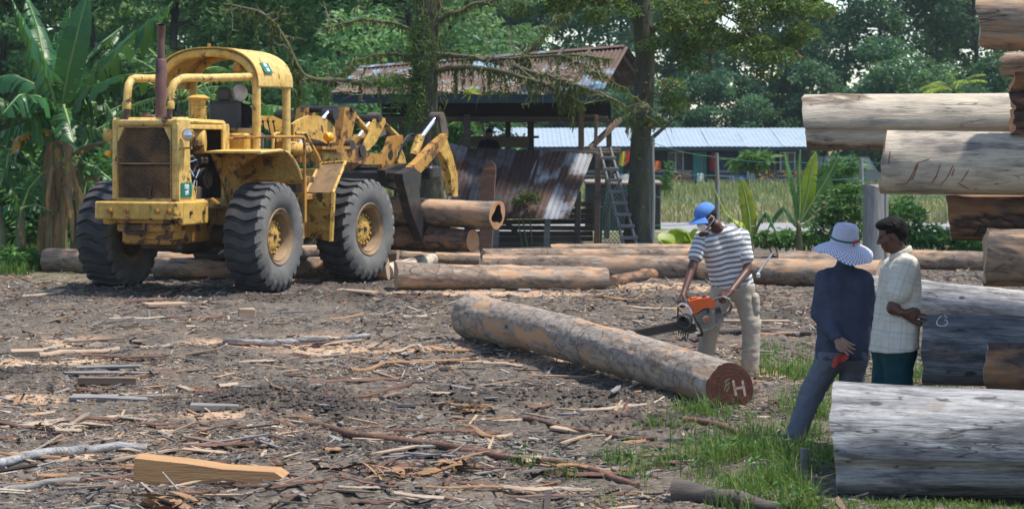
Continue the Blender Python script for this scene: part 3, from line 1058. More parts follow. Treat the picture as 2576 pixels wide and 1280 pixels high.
# front cage bars of the canopy
for s in (1, -1):
    mb = MB()
    x0, x1 = s * 0.37, s * 0.80
    path = [(x0, -1.30, 2.82), (x0, -1.29, 2.95), (x0, -1.27, 3.08), (x0 + s * 0.02, -1.20, 3.19), (x0 + s * 0.04, -1.08, 3.265), (x0 + s * 0.07, -0.92, 3.285), (x0 + s * 0.2, -0.3, 3.30), (x1, 0.58, 3.34)]
    mb.tube(path, 0.062, 14)
    mb.lathe([(0.068, -0.03), (0.072, 0.0), (0.072, 0.06), (0.064, 0.08)], (x0, -1.30, 2.84), (0, 0, 1), 14, cap=True)
    o = rear(mb, 'roll_bar', 'paint_pale')
    mb = MB()
    mb.box((x0, -1.30, 2.745), (0.05, 0.07, 0.18))
    mb.box((x0, -1.30, 2.675), (0.14, 0.16, 0.03))
    rear(mb, 'bar_bracket', 'exhaust_rust', parent=o)
mb = MB()
mb.box((-0.06, -1.2, 2.70), (0.22, 0.1, 0.05), bev=0.02)
mb.cyl((-0.10, -1.2, 2.70), (-0.10, -1.2, 2.75), 0.05, 12)
rear(mb, 'filler_cap', 'exhaust_rust')

# canopy: two hoops and the arched sheet
CW, CY0, CY1, CZ0, CZ1 = 0.93, 0.50, 1.72, 3.17, 3.80


def arch(t):          # t 0..1 from right eave to left eave
    a = math.pi * t
    return CW * math.copysign(abs(math.cos(a)) ** 0.80, math.cos(a)), CZ0 + (CZ1 - CZ0) * math.sin(a) ** 0.85


for Y in (CY0 + 0.08, CY1 - 0.08):
    mb = MB()
    pts = [(CW - 0.07, Y, 2.12 if Y < 1 else 1.72), (CW - 0.07, Y, 2.9)]
    for t in np.linspace(0.02, 0.98, 26):
        x, z = arch(t)
        pts.append((x * 0.925, Y, z - 0.07))
    pts += [(-CW + 0.07, Y, 2.9), (-CW + 0.07, Y, 2.12 if Y < 1 else 1.72)]
    mb.tube(pts, 0.068, 12)
    rear(mb, 'canopy_hoop', 'paint_pale')
mb = MB()
ts = np.linspace(0.0, 1.0, 40)
P = np.array([[[arch(t)[0], Y, arch(t)[1] + 0.012 * math.sin(5 * t + Y)] for Y in np.linspace(CY0, CY1, 8)] for t in ts])
up = np.array([[[arch(t)[0] * 1.012, Y, arch(t)[1] + 0.02 + 0.012 * math.sin(5 * t + Y)] for Y in np.linspace(CY0, CY1, 8)] for t in ts])
mb.grid(P)
mb.grid(up, flip=True)
for a, b in ((P[:, 0], up[:, 0]), (P[:, -1], up[:, -1]), (P[0], up[0]), (P[-1], up[-1])):
    mb.grid(np.stack([a, b], 1))
# right eave hangs lower at the front corner
canopy = rear(mb, 'canopy_roof', 'paint_pale', 40)
mb = MB()
mb.lathe([(0.0, 0), (0.09, 0.0), (0.10, 0.05), (0.07, 0.12), (0.0, 0.14)], (0.52, 0.66, 3.50), (0, -1, 0), 16)
rear(mb, 'work_lamp', 'paint_dirty')
mb = MB()
mb.cyl((0, 0.62, 3.82), (0, 0.62, 3.88), 0.03, 8)
rear(mb, 'lifting_eye', 'paint', parent=canopy)


def number_plate(parent, p, right, up_, w_, h_, rows):
    """small green plate with white characters; p is its centre, on its surface"""
    right, up_ = np.asarray(right, float), np.asarray(up_, float)
    right, up_ = right / np.linalg.norm(right), up_ / np.linalg.norm(up_)
    n = np.cross(right, up_)
    mb = MB()
    q = [p + right * a * w_ / 2 + up_ * b * h_ / 2 for a, b in ((-1, -1), (1, -1), (1, 1), (-1, 1))]
    mb.prism(q, n * 0.006)
    pl = mb.build('number_plate', M['plate_green'], parent, None)
    Rm = Matrix((right, up_, n)).transposed().to_4x4()
    for txt, dy in rows:
        cu = bpy.data.curves.new('plate_text', 'FONT')
        cu.body = txt
        cu.size = h_ * 0.40
        cu.align_x, cu.align_y = 'CENTER', 'CENTER'
        cu.extrude = 0.002
        cu.offset = 0.004
        t = bpy.data.objects.new('tmp', cu)
        me_ = bpy.data.meshes.new_from_object(t)
        me_.name = 'plate_text'
        bpy.data.objects.remove(t)
        me_.materials.clear()
        me_.materials.append(M['white_paint'])
        ob = link('plate_text', me_, pl)
        Mx = Matrix.Translation(Vector(p + n * 0.010 + up_ * dy * h_)) @ Rm @ Matrix.Diagonal((0.62, 1, 1, 1))
        ob.matrix_local = Mx
    return pl


pp_ = rx(467, 478, 0.58)
number_plate(LOADER, np.array([0.592, pp_[1], pp_[2]]), (0, 1, 0), (0, 0, 1), 0.32, 0.22, [('FD(B)', 0.22), ('1488', -0.22)])
tq = 0.13
x0, z0 = arch(tq)
x1, z1 = arch(tq + 0.03)
upv = np.array([x1 - x0, 0, z1 - z0])
number_plate(LOADER, np.array([x0 * 1.012 + 0.012, CY0 + 0.36, z0 + 0.028]), (0, 1, 0), upv, 0.28, 0.19, [('FD(B)', 0.22), ('1488', -0.22)])

# headlights
for s, mt in ((1, 'lamp_glass'), (-1, 'paint')):
    mb = MB()
    X = 0.70 if s > 0 else -0.66
    mb.lathe([(0.0, 0.14), (0.05, 0.13), (0.085, 0.07), (0.095, 0.0), (0.085, -0.005)], (X, -1.36, 2.42), (0, 1, 0), 20)
    mb.box((X, -1.25, 2.29), (0.03, 0.03, 0.14))
    mb.box((X - s * 0.06, -1.25, 2.22), (0.14, 0.05, 0.03))
    hl = rear(mb, 'headlight', 'paint')
    mb = MB()
    mb.lathe([(0.0, -0.025), (0.05, -0.02), (0.084, -0.002)], (X, -1.36, 2.42), (0, 1, 0), 20)
    rear(mb, 'lamp_lens', mt, parent=hl)
mb = MB()
mb.box((-0.68, -1.3, 2.14), (0.10, 0.10, 0.09), bev=0.02)  # orange block added in place of a dead leaf, no lamp here
rear(mb, 'tail_lamp', 'lamp_orange')

# rear fenders, platform
for s in (1, -1):
    mb = MB()
    prof = [(-0.52 if s > 0 else 0.0, 2.17), (0.18, 2.20), (0.40, 2.17), (0.62, 2.07), (0.80, 1.93), (0.93, 1.74)]
    for (y0, z0_), (y1, z1_) in zip(prof[:-1], prof[1:]):
        mb.prism([(s * 0.55, y0, z0_), (s * 0.55, y1, z1_), (s * 0.55, y1, z1_ - 0.03), (s * 0.55, y0, z0_ - 0.03)], (s * (0.92 if s > 0 else 0.72), 0, 0))
    mb.tube([(s * (1.47 if s > 0 else 1.27), y, z - 0.02) for y, z in prof], 0.028, 8)
    o = rear(mb, 'fender', 'paint_pale')
    mb = MB()
    mb.prism([(s * 0.60, -0.45, 2.14), (s * 0.60, 0.85, 1.80), (s * 0.60, 0.85, 1.3), (s * 0.60, 0.2, 1.3)], (s * 0.03, 0, 0))
    mb.prism([(s * 0.60, -0.1, 2.14), (s * 1.3, -0.1, 2.14), (s * 0.60, -0.1, 1.75)], (0, 0.03, 0))
    mb.prism([(s * 0.60, 0.5, 2.08), (s * 1.3, 0.5, 2.08), (s * 0.60, 0.5, 1.65)], (0, 0.03, 0))
    rear(mb, 'fender_bracket', 'paint_dirty', parent=o)
mb = MB()
mb.box((0, 0.95, 2.10), (1.7, 1.6, 0.06))
mb.box((0.15, 0.85, 2.32), (0.95, 0.75, 0.42), bev=0.04)
mb.box((0.62, 0.6, 2.3), (0.35, 0.5, 0.3), bev=0.03)
mb.box((0, 0.22, 2.3), (1.1, 0.08, 0.5))
rear(mb, 'operator_platform', 'paint')
mb = MB()
mb.box((0.0, 1.16, 2.73), (0.58, 0.13, 0.50), bev=0.055, rot=eul(0.10, 0, 0))
mb.box((0.03, 1.38, 2.53), (0.56, 0.5, 0.14), bev=0.05)
mb.box((0.0, 1.12, 3.08), (0.25, 0.12, 0.23), bev=0.055, rot=eul(0.10, 0, 0))
mb.cyl((-0.06, 1.14, 2.9), (-0.06, 1.13, 3.05), 0.012, 6)
mb.cyl((0.14, 1.14, 2.9), (0.14, 1.13, 3.05), 0.012, 6)
rear(mb, 'driver_seat', 'seat_vinyl', 40)
mb = MB()
a = np.linspace(0, 2 * math.pi, 25)
sw = np.array((0.05, 1.86, 2.82))
mb.tube([sw + np.array((0.20 * math.cos(q), 0.16 * math.sin(q), 0.11 * math.sin(q))) for q in a], 0.016, 8)
mb.cyl(sw, sw + np.array((0, 0.18, -0.5)), 0.025, 8)
mb.cyl(sw + np.array((-0.19, 0, 0)), sw + np.array((0.19, 0, 0)), 0.012, 6)
rear(mb, 'steering_wheel', 'hose')
mb = MB()
for k, (x, y) in enumerate(((0.55, 1.45), (0.62, 1.5), (0.69, 1.55))):
    mb.tube([(x, y, 2.1), (x, y + 0.06, 2.4), (x - 0.03, y + 0.02, 2.62)], 0.012, 6)
    mb.sphere((x - 0.03, y + 0.02, 2.64), 0.025, 8, 6)
rear(mb, 'control_lever', 'hose')
mb = MB()
mb.tube([(0.62, 0.1, 2.36), (0.9, 0.15, 2.385), (1.2, 0.35, 2.39), (1.30, 0.6, 2.39), (1.30, 1.25, 2.39), (1.30, 1.36, 2.36), (1.30, 1.40, 2.28), (1.30, 1.40, 1.6)], 0.025, 8)
rear(mb, 'hand_rail', 'paint_dirty')
mb = MB()
mb.tube([(0.95, 1.80, 2.45), (1.05, 1.95, 2.44), (1.12, 2.25, 2.10), (1.14, 2.3, 2.0), (1.14, 2.3, 1.55)], 0.03, 8)
mb.tube([(0.75, 1.75, 2.45), (0.80, 1.4, 2.45), (0.85, 1.2, 2.42), (0.86, 1.15, 2.2)], 0.025, 8)
rear(mb, 'hand_rail', 'paint')
mb = MB()   # entry steps between the wheels
for z in (1.70, 1.42):
    mb.box((1.05, 1.58, z), (0.5, 0.40, 0.10), bev=0.015)
mb.box((0.82, 1.42, 1.35), (0.06, 0.10, 0.85))
mb.box((1.29, 1.42, 1.40), (0.05, 0.08, 0.75))
mb.cyl((1.05, 1.42, 0.75), (1.05, 1.42, 1.35), 0.05, 10)
mb.box((1.06, 1.45, 0.78), (0.40, 0.10, 0.05))
mb.box((0.6, 1.5, 1.2), (0.5, 0.5, 0.9), bev=0.04)
rear(mb, 'entry_step', 'paint_dirty')
mb = MB()
mb.box((1.07, 1.37, 1.22), (0.05, 0.08, 0.4), bev=0.02)
mb.box((1.20, 1.37, 1.22), (0.05, 0.08, 0.4), bev=0.02)
mb.box((0.95, 1.52, 1.56), (0.4, 0.25, 0.14))
rear(mb, 'step_bracket', 'grease')

# front half --------------------------------------------------------------
mb = MB()
mb.box((0, 1.2, 1.0), (0.8, 2.2, 0.65), bev=0.04)
mb.box((0, 1.1, 1.55), (0.9, 1.3, 0.6), bev=0.04)
front(mb, 'front_chassis', 'paint_dirty')
mb = MB()
c = LD_L / 2
mb.tube([(-1.1, c, LD_R), (-0.45, c, LD_R), (-0.3, c, LD_R), (0.3, c, LD_R), (0.45, c, LD_R), (1.1, c, LD_R)], [0.17, 0.17, 0.28, 0.28, 0.17, 0.17], 16)
front(mb, 'front_axle', 'grease')
# front fender with the slanted tread plate
for s in (1, -1):
    a, b, c_, d_ = np.array((1.0, 0.92, 1.95)), np.array((1.50, 0.92, 1.99)), np.array((1.58, 0.40, 1.49)), np.array((1.07, 0.40, 1.49))
    if s < 0:
        a, b, c_, d_ = [np.array((-q[0], q[1], q[2])) for q in (a, b, c_, d_)]
    e_ = c_ * np.array((0.97, 1, 0)) + np.array((0, 0, 0.70))
    g_ = d_ * np.array((1, 1, 0)) + np.array((0, 0, 0.76))
    mb = MB()
    mb.prism([a, b, c_, d_], (0, 0.03, -0.02))
    o = front(mb, 'fender_tread_plate', 'rim')
    mb = MB()
    mb.prism([d_ + (0, 0.001, 0), c_ + (0, 0.001, 0), e_, g_], (0, 0.10, 0))
    for z in (1.28, 0.92):
        mb.box(((c_ + d_)[0] / 2, 0.39, z), (0.42, 0.03, 0.10))
    for p, q, wd in ((a, d_, 0.05), (b, c_, 0.05), (a, b, 0.04), (c_, e_, 0.05), (d_, g_, 0.03)):
        v = q - p
        L_ = np.linalg.norm(v)
        mb.tube([p, q], wd * 0.62, 4)
    front(mb, 'front_fender', 'paint')


def plate(name, poly, X, th, mat, mirror=False):
    mb = MB()
    for x in ((X, -X) if mirror else (X,)):
        q = [fx(px, py, X) for px, py in poly]
        q = [(x - th / 2, p[1], p[2]) for p in q]
        mb.prism(q, (th, 0, 0))
        if mirror:
            o = front(mb, name, mat)
            mb = MB()
    if not mirror:
        o = front(mb, name, mat)
    return o


plate('tower_plate', [(736, 372), (734, 312), (752, 300), (775, 291), (797, 291), (820, 301), (837, 320), (844, 338), (840, 358), (820, 362), (800, 353), (775, 348), (752, 356), (742, 372)], 0.46, 0.06, 'paint', True)
plate('tower_post', [(858, 270), (884, 271), (887, 287), (878, 331), (870, 366), (862, 409), (840, 409), (843, 366), (853, 308)], 0.42, 0.16, 'paint_dirty', True)
plate('lift_arm', [(838, 370), (896, 367), (900, 381), (953, 389), (955, 414), (905, 413), (838, 404)], 0.50, 0.14, 'paint_dirty', True)
plate('bell_crank', [(943, 297), (965, 297), (967, 308), (944, 356), (922, 380), (909, 377), (926, 344)], 0.16, 0.07, 'paint')
plate('bell_crank', [(941, 297), (962, 297), (950, 322), (912, 372), (896, 372), (914, 340)], -0.16, 0.07, 'paint_dirty')
for pts, r in (([(886, 288), (928, 335)], 0.055), ([(966, 312), (1002, 346)], 0.05), ([(708, 372), (778, 378)], 0.12), ([(796, 392), (846, 402)], 0.12)):
    mb = MB()
    X = 0.05 if r < 0.1 else 0.62
    q = [fx(*p, X) for p in pts]
    mb.tube([(X, p[1], p[2]) for p in q], r, 14)
    front(mb, 'hydraulic_cylinder' if r > 0.1 else 'link_rod', 'paint')
for (px, py, X, xa, xb, r) in ((830, 288, 0.46, 0.34, 0.58, 0.10), (830, 288, 0.46, -0.58, -0.34, 0.10), (872, 366, 0.5, -0.62, 0.62, 0.09), (952, 298, 0.2, -0.24, 0.24, 0.07), (901, 379, 0.5, -0.6, 0.6, 0.10), (872, 275, 0.4, -0.55, 0.55, 0.06)):
    mb = MB()
    q = fx(px, py, X)
    mb.cyl((xa, q[1], q[2]), (xb, q[1], q[2]), r, 14)
    front(mb, 'pivot_pin', 'black_steel')
for pa, pb, X, r in (((811, 300), (826, 284), 0.46, 0.045), ((749, 372), (760, 350), 0.60, 0.04)):
    mb = MB()
    q0, q1 = fx(*pa, X), fx(*pb, X)
    mb.cyl((X, q0[1], q0[2]), (X, q1[1], q1[2]), r, 10)
    front(mb, 'cylinder_rod', 'chrome')
mb = MB()
q = fx(826, 345, 0.8)
mb.lathe([(0, -0.07), (0.06, -0.065), (0.085, -0.02), (0.085, 0.03), (0.05, 0.08), (0, 0.09)], (0.8, q[1], q[2]), (0.2, 1, 0), 20)
front(mb, 'work_lamp', 'lamp_orange')
mb = MB()
q = fx(826, 372, 0.8)
mb.box((0.72, q[1] + 0.15, q[2]), (0.3, 0.9, 0.05))
mb.tube([(0.8, q[1], q[2]), (0.8, q[1], q[2] + 0.12)], 0.02, 6)
front(mb, 'lamp_bracket', 'paint_dirty')
plate('coupler_plate', [(979, 344), (1008, 340), (1010, 354), (996, 376), (989, 407), (973, 425), (956, 430), (955, 394), (969, 374)], 0.36, 0.09, 'paint_dirty', True)
mb = MB()
q = fx(983, 390, 0.41)
mb.lathe([(0.0, 0), (0.085, 0.0), (0.095, -0.02)], (0.412, q[1], q[2]), (1, 0, 0), 16)  # black disc on the uncut plate paints the dark of its hole
front(mb, 'coupler_hole', 'hose')
# grapple
plate('grapple_frame', [(958, 428), (1005, 411), (1034, 411), (1025, 448), (1004, 480), (966, 468)], 0.52, 0.16, 'black_steel', True)
mb = MB()
q0 = fx(962, 430, 0)
q1 = fx(905, 436, 0)
mb.box((0, q0[1] - 0.02, q0[2] - 0.02), (2.3, 0.35, 0.24), bev=0.04)
mb.box((0, q1[1] + 0.1, q1[2] - 0.05), (1.9, 0.3, 0.2), bev=0.04)
front(mb, 'grapple_crossbeam', 'black_steel')
for X in (0.95, -0.75):
    TX = X
    base = 0.95
    mb = MB()
    for poly, mi in (([(1002, 437), (1030, 421), (1050, 437), (1044, 477), (1051, 539), (1072, 592), (1086, 637), (1063, 632), (1026, 541), (1003, 453)], 0),):
        q = [fx(px, py, base) for px, py in poly]
        mb.prism([(X - 0.09, p[1], p[2]) for p in q], (0.18, 0, 0))
    front(mb, 'fork_tine', 'black_steel')
    mb = MB()
    q = [fx(px, py, base) for px, py in ((1116, 336), (1083, 364), (1050, 400), (1027, 421), (1040, 436), (1052, 434), (1072, 411), (1104, 372), (1119, 344))]
    mb.prism([(X - 0.07, p[1], p[2]) for p in q], (0.14, 0, 0))
    front(mb, 'grapple_arm', 'worn_steel' if X < 0 else 'paint_dirty')
for X, dx in ((0.18, 0), (-0.9, 0)):
    mb = MB()
    q = [fx(px, py, 0.18) for px, py in ((1103, 352), (1115, 345), (1132, 394), (1144, 443), (1144, 494), (1129, 494), (1127, 443), (1115, 404), (1096, 378))]
    mb.prism([(X - 0.07, p[1], p[2]) for p in q], (0.14, 0, 0))
    front(mb, 'top_clamp', 'paint')
for X in (0.75, -0.6):
    mb = MB()
    q = [fx(px, py, 0.75) for px, py in ((1057, 344), (1040, 392))]
    mb.tube([(X, p[1], p[2]) for p in q], 0.085, 14)
    gc = front(mb, 'grapple_cylinder', 'paint')
    mb = MB()
    q = [fx(px, py, 0.75) for px, py in ((1093, 301), (1060, 345))]
    mb.tube([(X, p[1], p[2]) for p in q], 0.045, 12)
    front(mb, 'cylinder_rod', 'chrome')
    mb = MB()
    p = fx(1099, 294, 0.75)
    mb.cyl((X - 0.12, p[1], p[2]), (X + 0.12, p[1], p[2]), 0.085, 16)
    q = [fx(px, py, 0.75) for px, py in ((1092, 292), (1107, 292), (1116, 338), (1100, 346))]
    mb.prism([(X + 0.06, a_[1], a_[2]) for a_ in q], (0.05, 0, 0))
    front(mb, 'clamp_lever', 'worn_steel')
for k, (a_, b_, c__) in enumerate((((1003, 385), (1030, 330), (1052, 350)), ((1010, 365), (1035, 345), (1050, 362)), ((1000, 400), (1018, 350), (1045, 358)))):
    mb = MB()
    q = [np.array(fx(*p, 0.5)) for p in (a_, b_, c__)]
    t = np.linspace(0, 1, 12)[:, None]
    cv = (1 - t) ** 2 * q[0] + 2 * t * (1 - t) * (q[1] * 1.0 + (0, 0, 0.12)) + t ** 2 * q[2]
    mb.tube(cv, 0.022, 8)
    front(mb, 'hydraulic_hose', 'hose')


def front_world(X, Y, Z):
    p = PIV + rt2_ * X + fw2_ * Y
    return np.array([p[0], p[1], Z])
# ------------------------------------------------------------------ people: smooth signed-distance bodies meshed with surface nets
class SDF:
    def __init__(self):
        self.p = []

    def cap(self, a, b, ra, rb=None, k=0.03, t=0):
        self.p.append(('c', np.asarray(a, float), np.asarray(b, float), ra, ra if rb is None else rb, k, t))
        return self

    def ell(self, c, r, R=None, k=0.03, t=0):
        self.p.append(('e', np.asarray(c, float), np.ones(3) * np.asarray(r, float), np.eye(3) if R is None else np.asarray(R, float), 0, k, t))
        return self

    @staticmethod
    def dist(q, P):
        if q[0] == 'c':
            _, a, b, ra, rb, _, _ = q
            ab = b - a
            L = ab @ ab + 1e-12
            t = np.clip(((P - a) @ ab) / L, 0, 1)
            return np.linalg.norm(P - a - t[..., None] * ab, axis=-1) - (ra + (rb - ra) * t)
        _, c, r, R, _, _, _ = q
        d = (P - c) @ R            # columns of R are the axes
        k0 = np.linalg.norm(d / r, axis=-1)
        k1 = np.linalg.norm(d / (r * r), axis=-1) + 1e-9
        return k0 * (k0 - 1) / k1

    def bounds(self, q, pad):
        if q[0] == 'c':
            m = max(q[3], q[4]) + pad
            return np.minimum(q[1], q[2]) - m, np.maximum(q[1], q[2]) + m
        m = q[2].max() + pad
        return q[1] - m, q[1] + m

    def mesh(self, h, cut=None, disp=None):
        lo = np.min([self.bounds(q, 0.03)[0] for q in self.p], 0)
        hi = np.max([self.bounds(q, 0.03)[1] for q in self.p], 0)
        n = np.ceil((hi - lo) / h).astype(int) + 1
        D = np.full(n, 0.2, np.float32)
        for q in self.p:
            k = q[5]
            b0, b1 = self.bounds(q, 0.02 + k)
            i0 = np.clip(np.floor((b0 - lo) / h).astype(int), 0, n)
            i1 = np.clip(np.ceil((b1 - lo) / h).astype(int) + 1, 0, n)
            ax = [lo[j] + h * np.arange(i0[j], i1[j]) for j in range(3)]
            P = np.stack(np.meshgrid(*ax, indexing='ij'), -1)
            d = self.dist(q, P)
            s = tuple(slice(i0[j], i1[j]) for j in range(3))
            o = D[s]
            e = np.clip(0.5 + 0.5 * (o - d) / k, 0, 1)
            D[s] = o + (d - o) * e - k * e * (1 - e)
        if cut is not None or disp is not None:
            ax = [lo[j] + h * np.arange(n[j]) for j in range(3)]
            P = np.stack(np.meshgrid(*ax, indexing='ij'), -1).reshape(-1, 3)
            Df = D.reshape(-1)
            if disp is not None:
                m = np.abs(Df) < 0.04
                Df[m] += disp(P[m])
            if cut is not None:
                for nrm, off in cut:         # keep where p.n < off
                    Df[:] = np.maximum(Df, P @ np.asarray(nrm, float) - off)
        return self.nets(D, lo, h)

    @staticmethod
    def nets(D, lo, h):
        ins = D < 0
        n = np.array(D.shape)
        cells = np.zeros(n - 1, np.int8)
        for a in (0, 1):
            for b in (0, 1):
                for c in (0, 1):
                    cells += ins[a:n[0] - 1 + a, b:n[1] - 1 + b, c:n[2] - 1 + c]
        act = (cells > 0) & (cells < 8)
        idx = np.full(n - 1, -1, np.int64)
        ci = np.argwhere(act)
        idx[act] = np.arange(len(ci))
        acc = np.zeros((len(ci), 3))
        cnt = np.zeros(len(ci))
        cor = [(a, b, c) for a in (0, 1) for b in (0, 1) for c in (0, 1)]
        val = {q: D[ci[:, 0] + q[0], ci[:, 1] + q[1], ci[:, 2] + q[2]] for q in cor}
        for q in cor:
            for ax in range(3):
                if q[ax] == 0:
                    q2 = list(q)
                    q2[ax] = 1
                    q2 = tuple(q2)
                    a, b = val[q], val[q2]
                    m = (a < 0) != (b < 0)
                    t = np.where(m, a / np.where(m, a - b, 1), 0)
                    for j in range(3):
                        acc[:, j] += m * ((q[j] + t) if j == ax else q[j])
                    cnt += m
        V = lo + h * (ci + acc / cnt[:, None])
        F = []
        for ax in range(3):
            o = [j for j in range(3) if j != ax]
            sl0 = [slice(None)] * 3
            sl1 = [slice(None)] * 3
            sl0[ax], sl1[ax] = slice(0, -1), slice(1, None)
            a, b = ins[tuple(sl0)], ins[tuple(sl1)]
            e = np.argwhere(a != b)
            ok = (e[:, o[0]] > 0) & (e[:, o[1]] > 0) & (e[:, o[0]] < n[o[0]] - 1) & (e[:, o[1]] < n[o[1]] - 1)
            e = e[ok]
            fl = a[tuple(e.T)]
            q = []
            for du, dv in ((-1, -1), (0, -1), (0, 0), (-1, 0)):
                c = e.copy()
                c[:, o[0]] += du
                c[:, o[1]] += dv
                q.append(idx[tuple(c.T)])
            q = np.stack(q, 1)
            if ax == 1:
                fl = ~fl
            q[~fl] = q[~fl][:, ::-1]
            F.append(q)
        return V, np.concatenate(F)

    def nearest(self, V, tags_only=None):
        best = np.full(len(V), 9.0)
        t = np.zeros(len(V), int)
        for i, q in enumerate(self.p):
            d = self.dist(q, V)
            m = d < best
            best[m] = d[m]
            t[m] = i
        return t


def smooth_verts(V, F, it=2):
    for _ in range(it):
        S = np.zeros_like(V)
        C = np.zeros(len(V))
        for k in range(4):
            for j in (1, 3):
                np.add.at(S, F[:, k], V[F[:, (k + j) % 4]])
                np.add.at(C, F[:, k], 1)
        V = 0.5 * V + 0.5 * S / np.maximum(C, 1)[:, None]
    return V


def unit(v):
    v = np.asarray(v, float)
    return v / (np.linalg.norm(v) + 1e-12)


def add_hand(S, wrist, d, nrm, side, curl=0.5, size=1.0, spread=0.10, thumb=0.6):
    """d: along the fingers, nrm: out of the palm, side +1/-1: where the thumb leaves"""
    d, nrm = unit(d), unit(np.asarray(nrm, float) - unit(d) * (np.asarray(nrm, float) @ unit(d)))
    r = np.cross(d, nrm) * side         # towards the thumb
    w = np.asarray(wrist, float)
    fl = [(0.032, 0.100, 0.88), (0.011, 0.105, 1.0), (-0.011, 0.100, 0.94), (-0.031, 0.090, 0.75)]
    S.cap(w - d * 0.02, w + d * 0.02, 0.025, 0.026, 0.015, 5)
    for i, (off, kl, ll) in enumerate(fl):
        kn = w + d * kl * 0.86 * size + r * off * size
        S.cap(w + d * 0.02 + r * off * 0.55 * size, kn, 0.017 * size, 0.0125 * size, 0.010, 5)
        fd = unit(d + r * (off / 0.03) * spread)
        p = kn
        ang = 0.0
        for j, sl in enumerate((0.043, 0.028, 0.023)):
            ang += curl * (0.75, 1.0, 0.8)[j]
            q = p + (fd * math.cos(ang) + nrm * math.sin(ang)) * sl * ll * size
            S.cap(p, q, 0.0102 * size * (1 - 0.08 * j), 0.0095 * size * (1 - 0.1 * j), 0.004, 5)
            p = q
    t0 = w + d * 0.03 * size + r * 0.022 * size
    t1 = t0 + (d * 0.55 + r * 0.65 + nrm * 0.25 * thumb) * 0.045 * size
    t2 = t1 + (d * 0.85 + r * 0.15 + nrm * 0.6 * thumb) * 0.033 * size
    t3 = t2 + (d * 0.9 - r * 0.1 + nrm * 0.7 * thumb) * 0.026 * size
    S.cap(t0, t1, 0.016 * size, 0.0125 * size, 0.010, 5)
    S.cap(t1, t2, 0.0118 * size, 0.011 * size, 0.004, 5)
    S.cap(t2, t3, 0.0108 * size, 0.009 * size, 0.004, 5)


def add_head(S, c, f, u, size=1.0):
    """c: centre of the skull, f: where the face looks, u: top of the head"""
    f = unit(f)
    u = unit(np.asarray(u, float) - f * (np.asarray(u, float) @ f))
    r = np.cross(f, u)
    Rm = np.stack([r, f, u], 1)
    g = lambda x, y, z: c + (r * x + f * y + u * z) * size
    S.ell(g(0, -0.012, 0.022), np.array((0.076, 0.095, 0.092)) * size, Rm, 0.02, 1)
    S.ell(g(0, 0.035, -0.045), np.array((0.056, 0.058, 0.070)) * size, Rm, 0.03, 1)
    S.ell(g(0, 0.062, -0.088), np.array((0.030, 0.026, 0.024)) * size, Rm, 0.025, 1)
    for s in (-1, 1):
        S.ell(g(0.042 * s, 0.050, -0.028), np.array((0.026, 0.026, 0.024)) * size, Rm, 0.025, 1)
        S.ell(g(0.030 * s, 0.076, 0.018), np.array((0.030, 0.014, 0.010)) * size, Rm, 0.015, 1)
        S.ell(g(0.078 * s, -0.005, -0.018), np.array((0.011, 0.020, 0.033)) * size, Rm, 0.007, 1)
    S.cap(g(0, 0.083, 0.012), g(0, 0.108, -0.026), 0.010 * size, 0.0135 * size, 0.012, 1)
    for s in (-1, 1):
        S.ell(g(0.012 * s, 0.098, -0.030), np.array((0.010, 0.011, 0.009)) * size, Rm, 0.008, 1)
    S.ell(g(0, 0.088, -0.055), np.array((0.024, 0.012, 0.008)) * size, Rm, 0.006, 1)
    S.ell(g(0, 0.084, -0.070), np.array((0.021, 0.012, 0.008)) * size, Rm, 0.006, 1)
    return g, Rm


def skin_mat(name, c):
    N = NT(name)
    co = N.coords(rnd=False)
    col = N.ramp(N.noise(co, 14, 4), [(0.3, tuple(x * 0.85 for x in c)), (0.7, tuple(x * 1.15 for x in c))])
    col = N.mix(N.attr('feat', 'Fac'), col, (0.012, 0.008, 0.008))
    col = N.mix(N.attr('lip', 'Fac'), col, (c[0] * 1.1, c[1] * 0.75, c[2] * 0.75))
    N.bump(N.noise(co, 120, 3), 0.12, 0.002)
    M[name] = N.out(col, 0.48, 0, 0.4)


skin_mat('skin_dark', (0.095, 0.042, 0.028))
skin_mat('skin_brown', (0.15, 0.072, 0.046))
skin_mat('skin_light', (0.28, 0.15, 0.10))


def cloth(name, c, c2=None, rough=0.9, wr=0.35, fade=None):
    N = NT(name)
    co = N.coords(rnd=False)
    c2 = c2 or tuple(x * 0.8 for x in c)
    col = N.ramp(N.noise(co, 7, 5, 0.6), [(0.3, c), (0.7, c2)])
    if fade:
        col = N.mix(N.ramp(N.noise(co, 3.2, 5, 0.6), [(0.5, 0), (0.72, 0.8)]), col, fade)
    N.bump(N.math('ADD', N.noise(co, 26, 4), N.math('MULTIPLY', N.noise(co, 400, 2), 0.2)), wr, 0.01)
    return N, col, rough


def cloth_mat(name, *a, **k):
    N, col, rough = cloth(name, *a, **k)
    M[name] = N.out(col, rough, 0, 0.15)


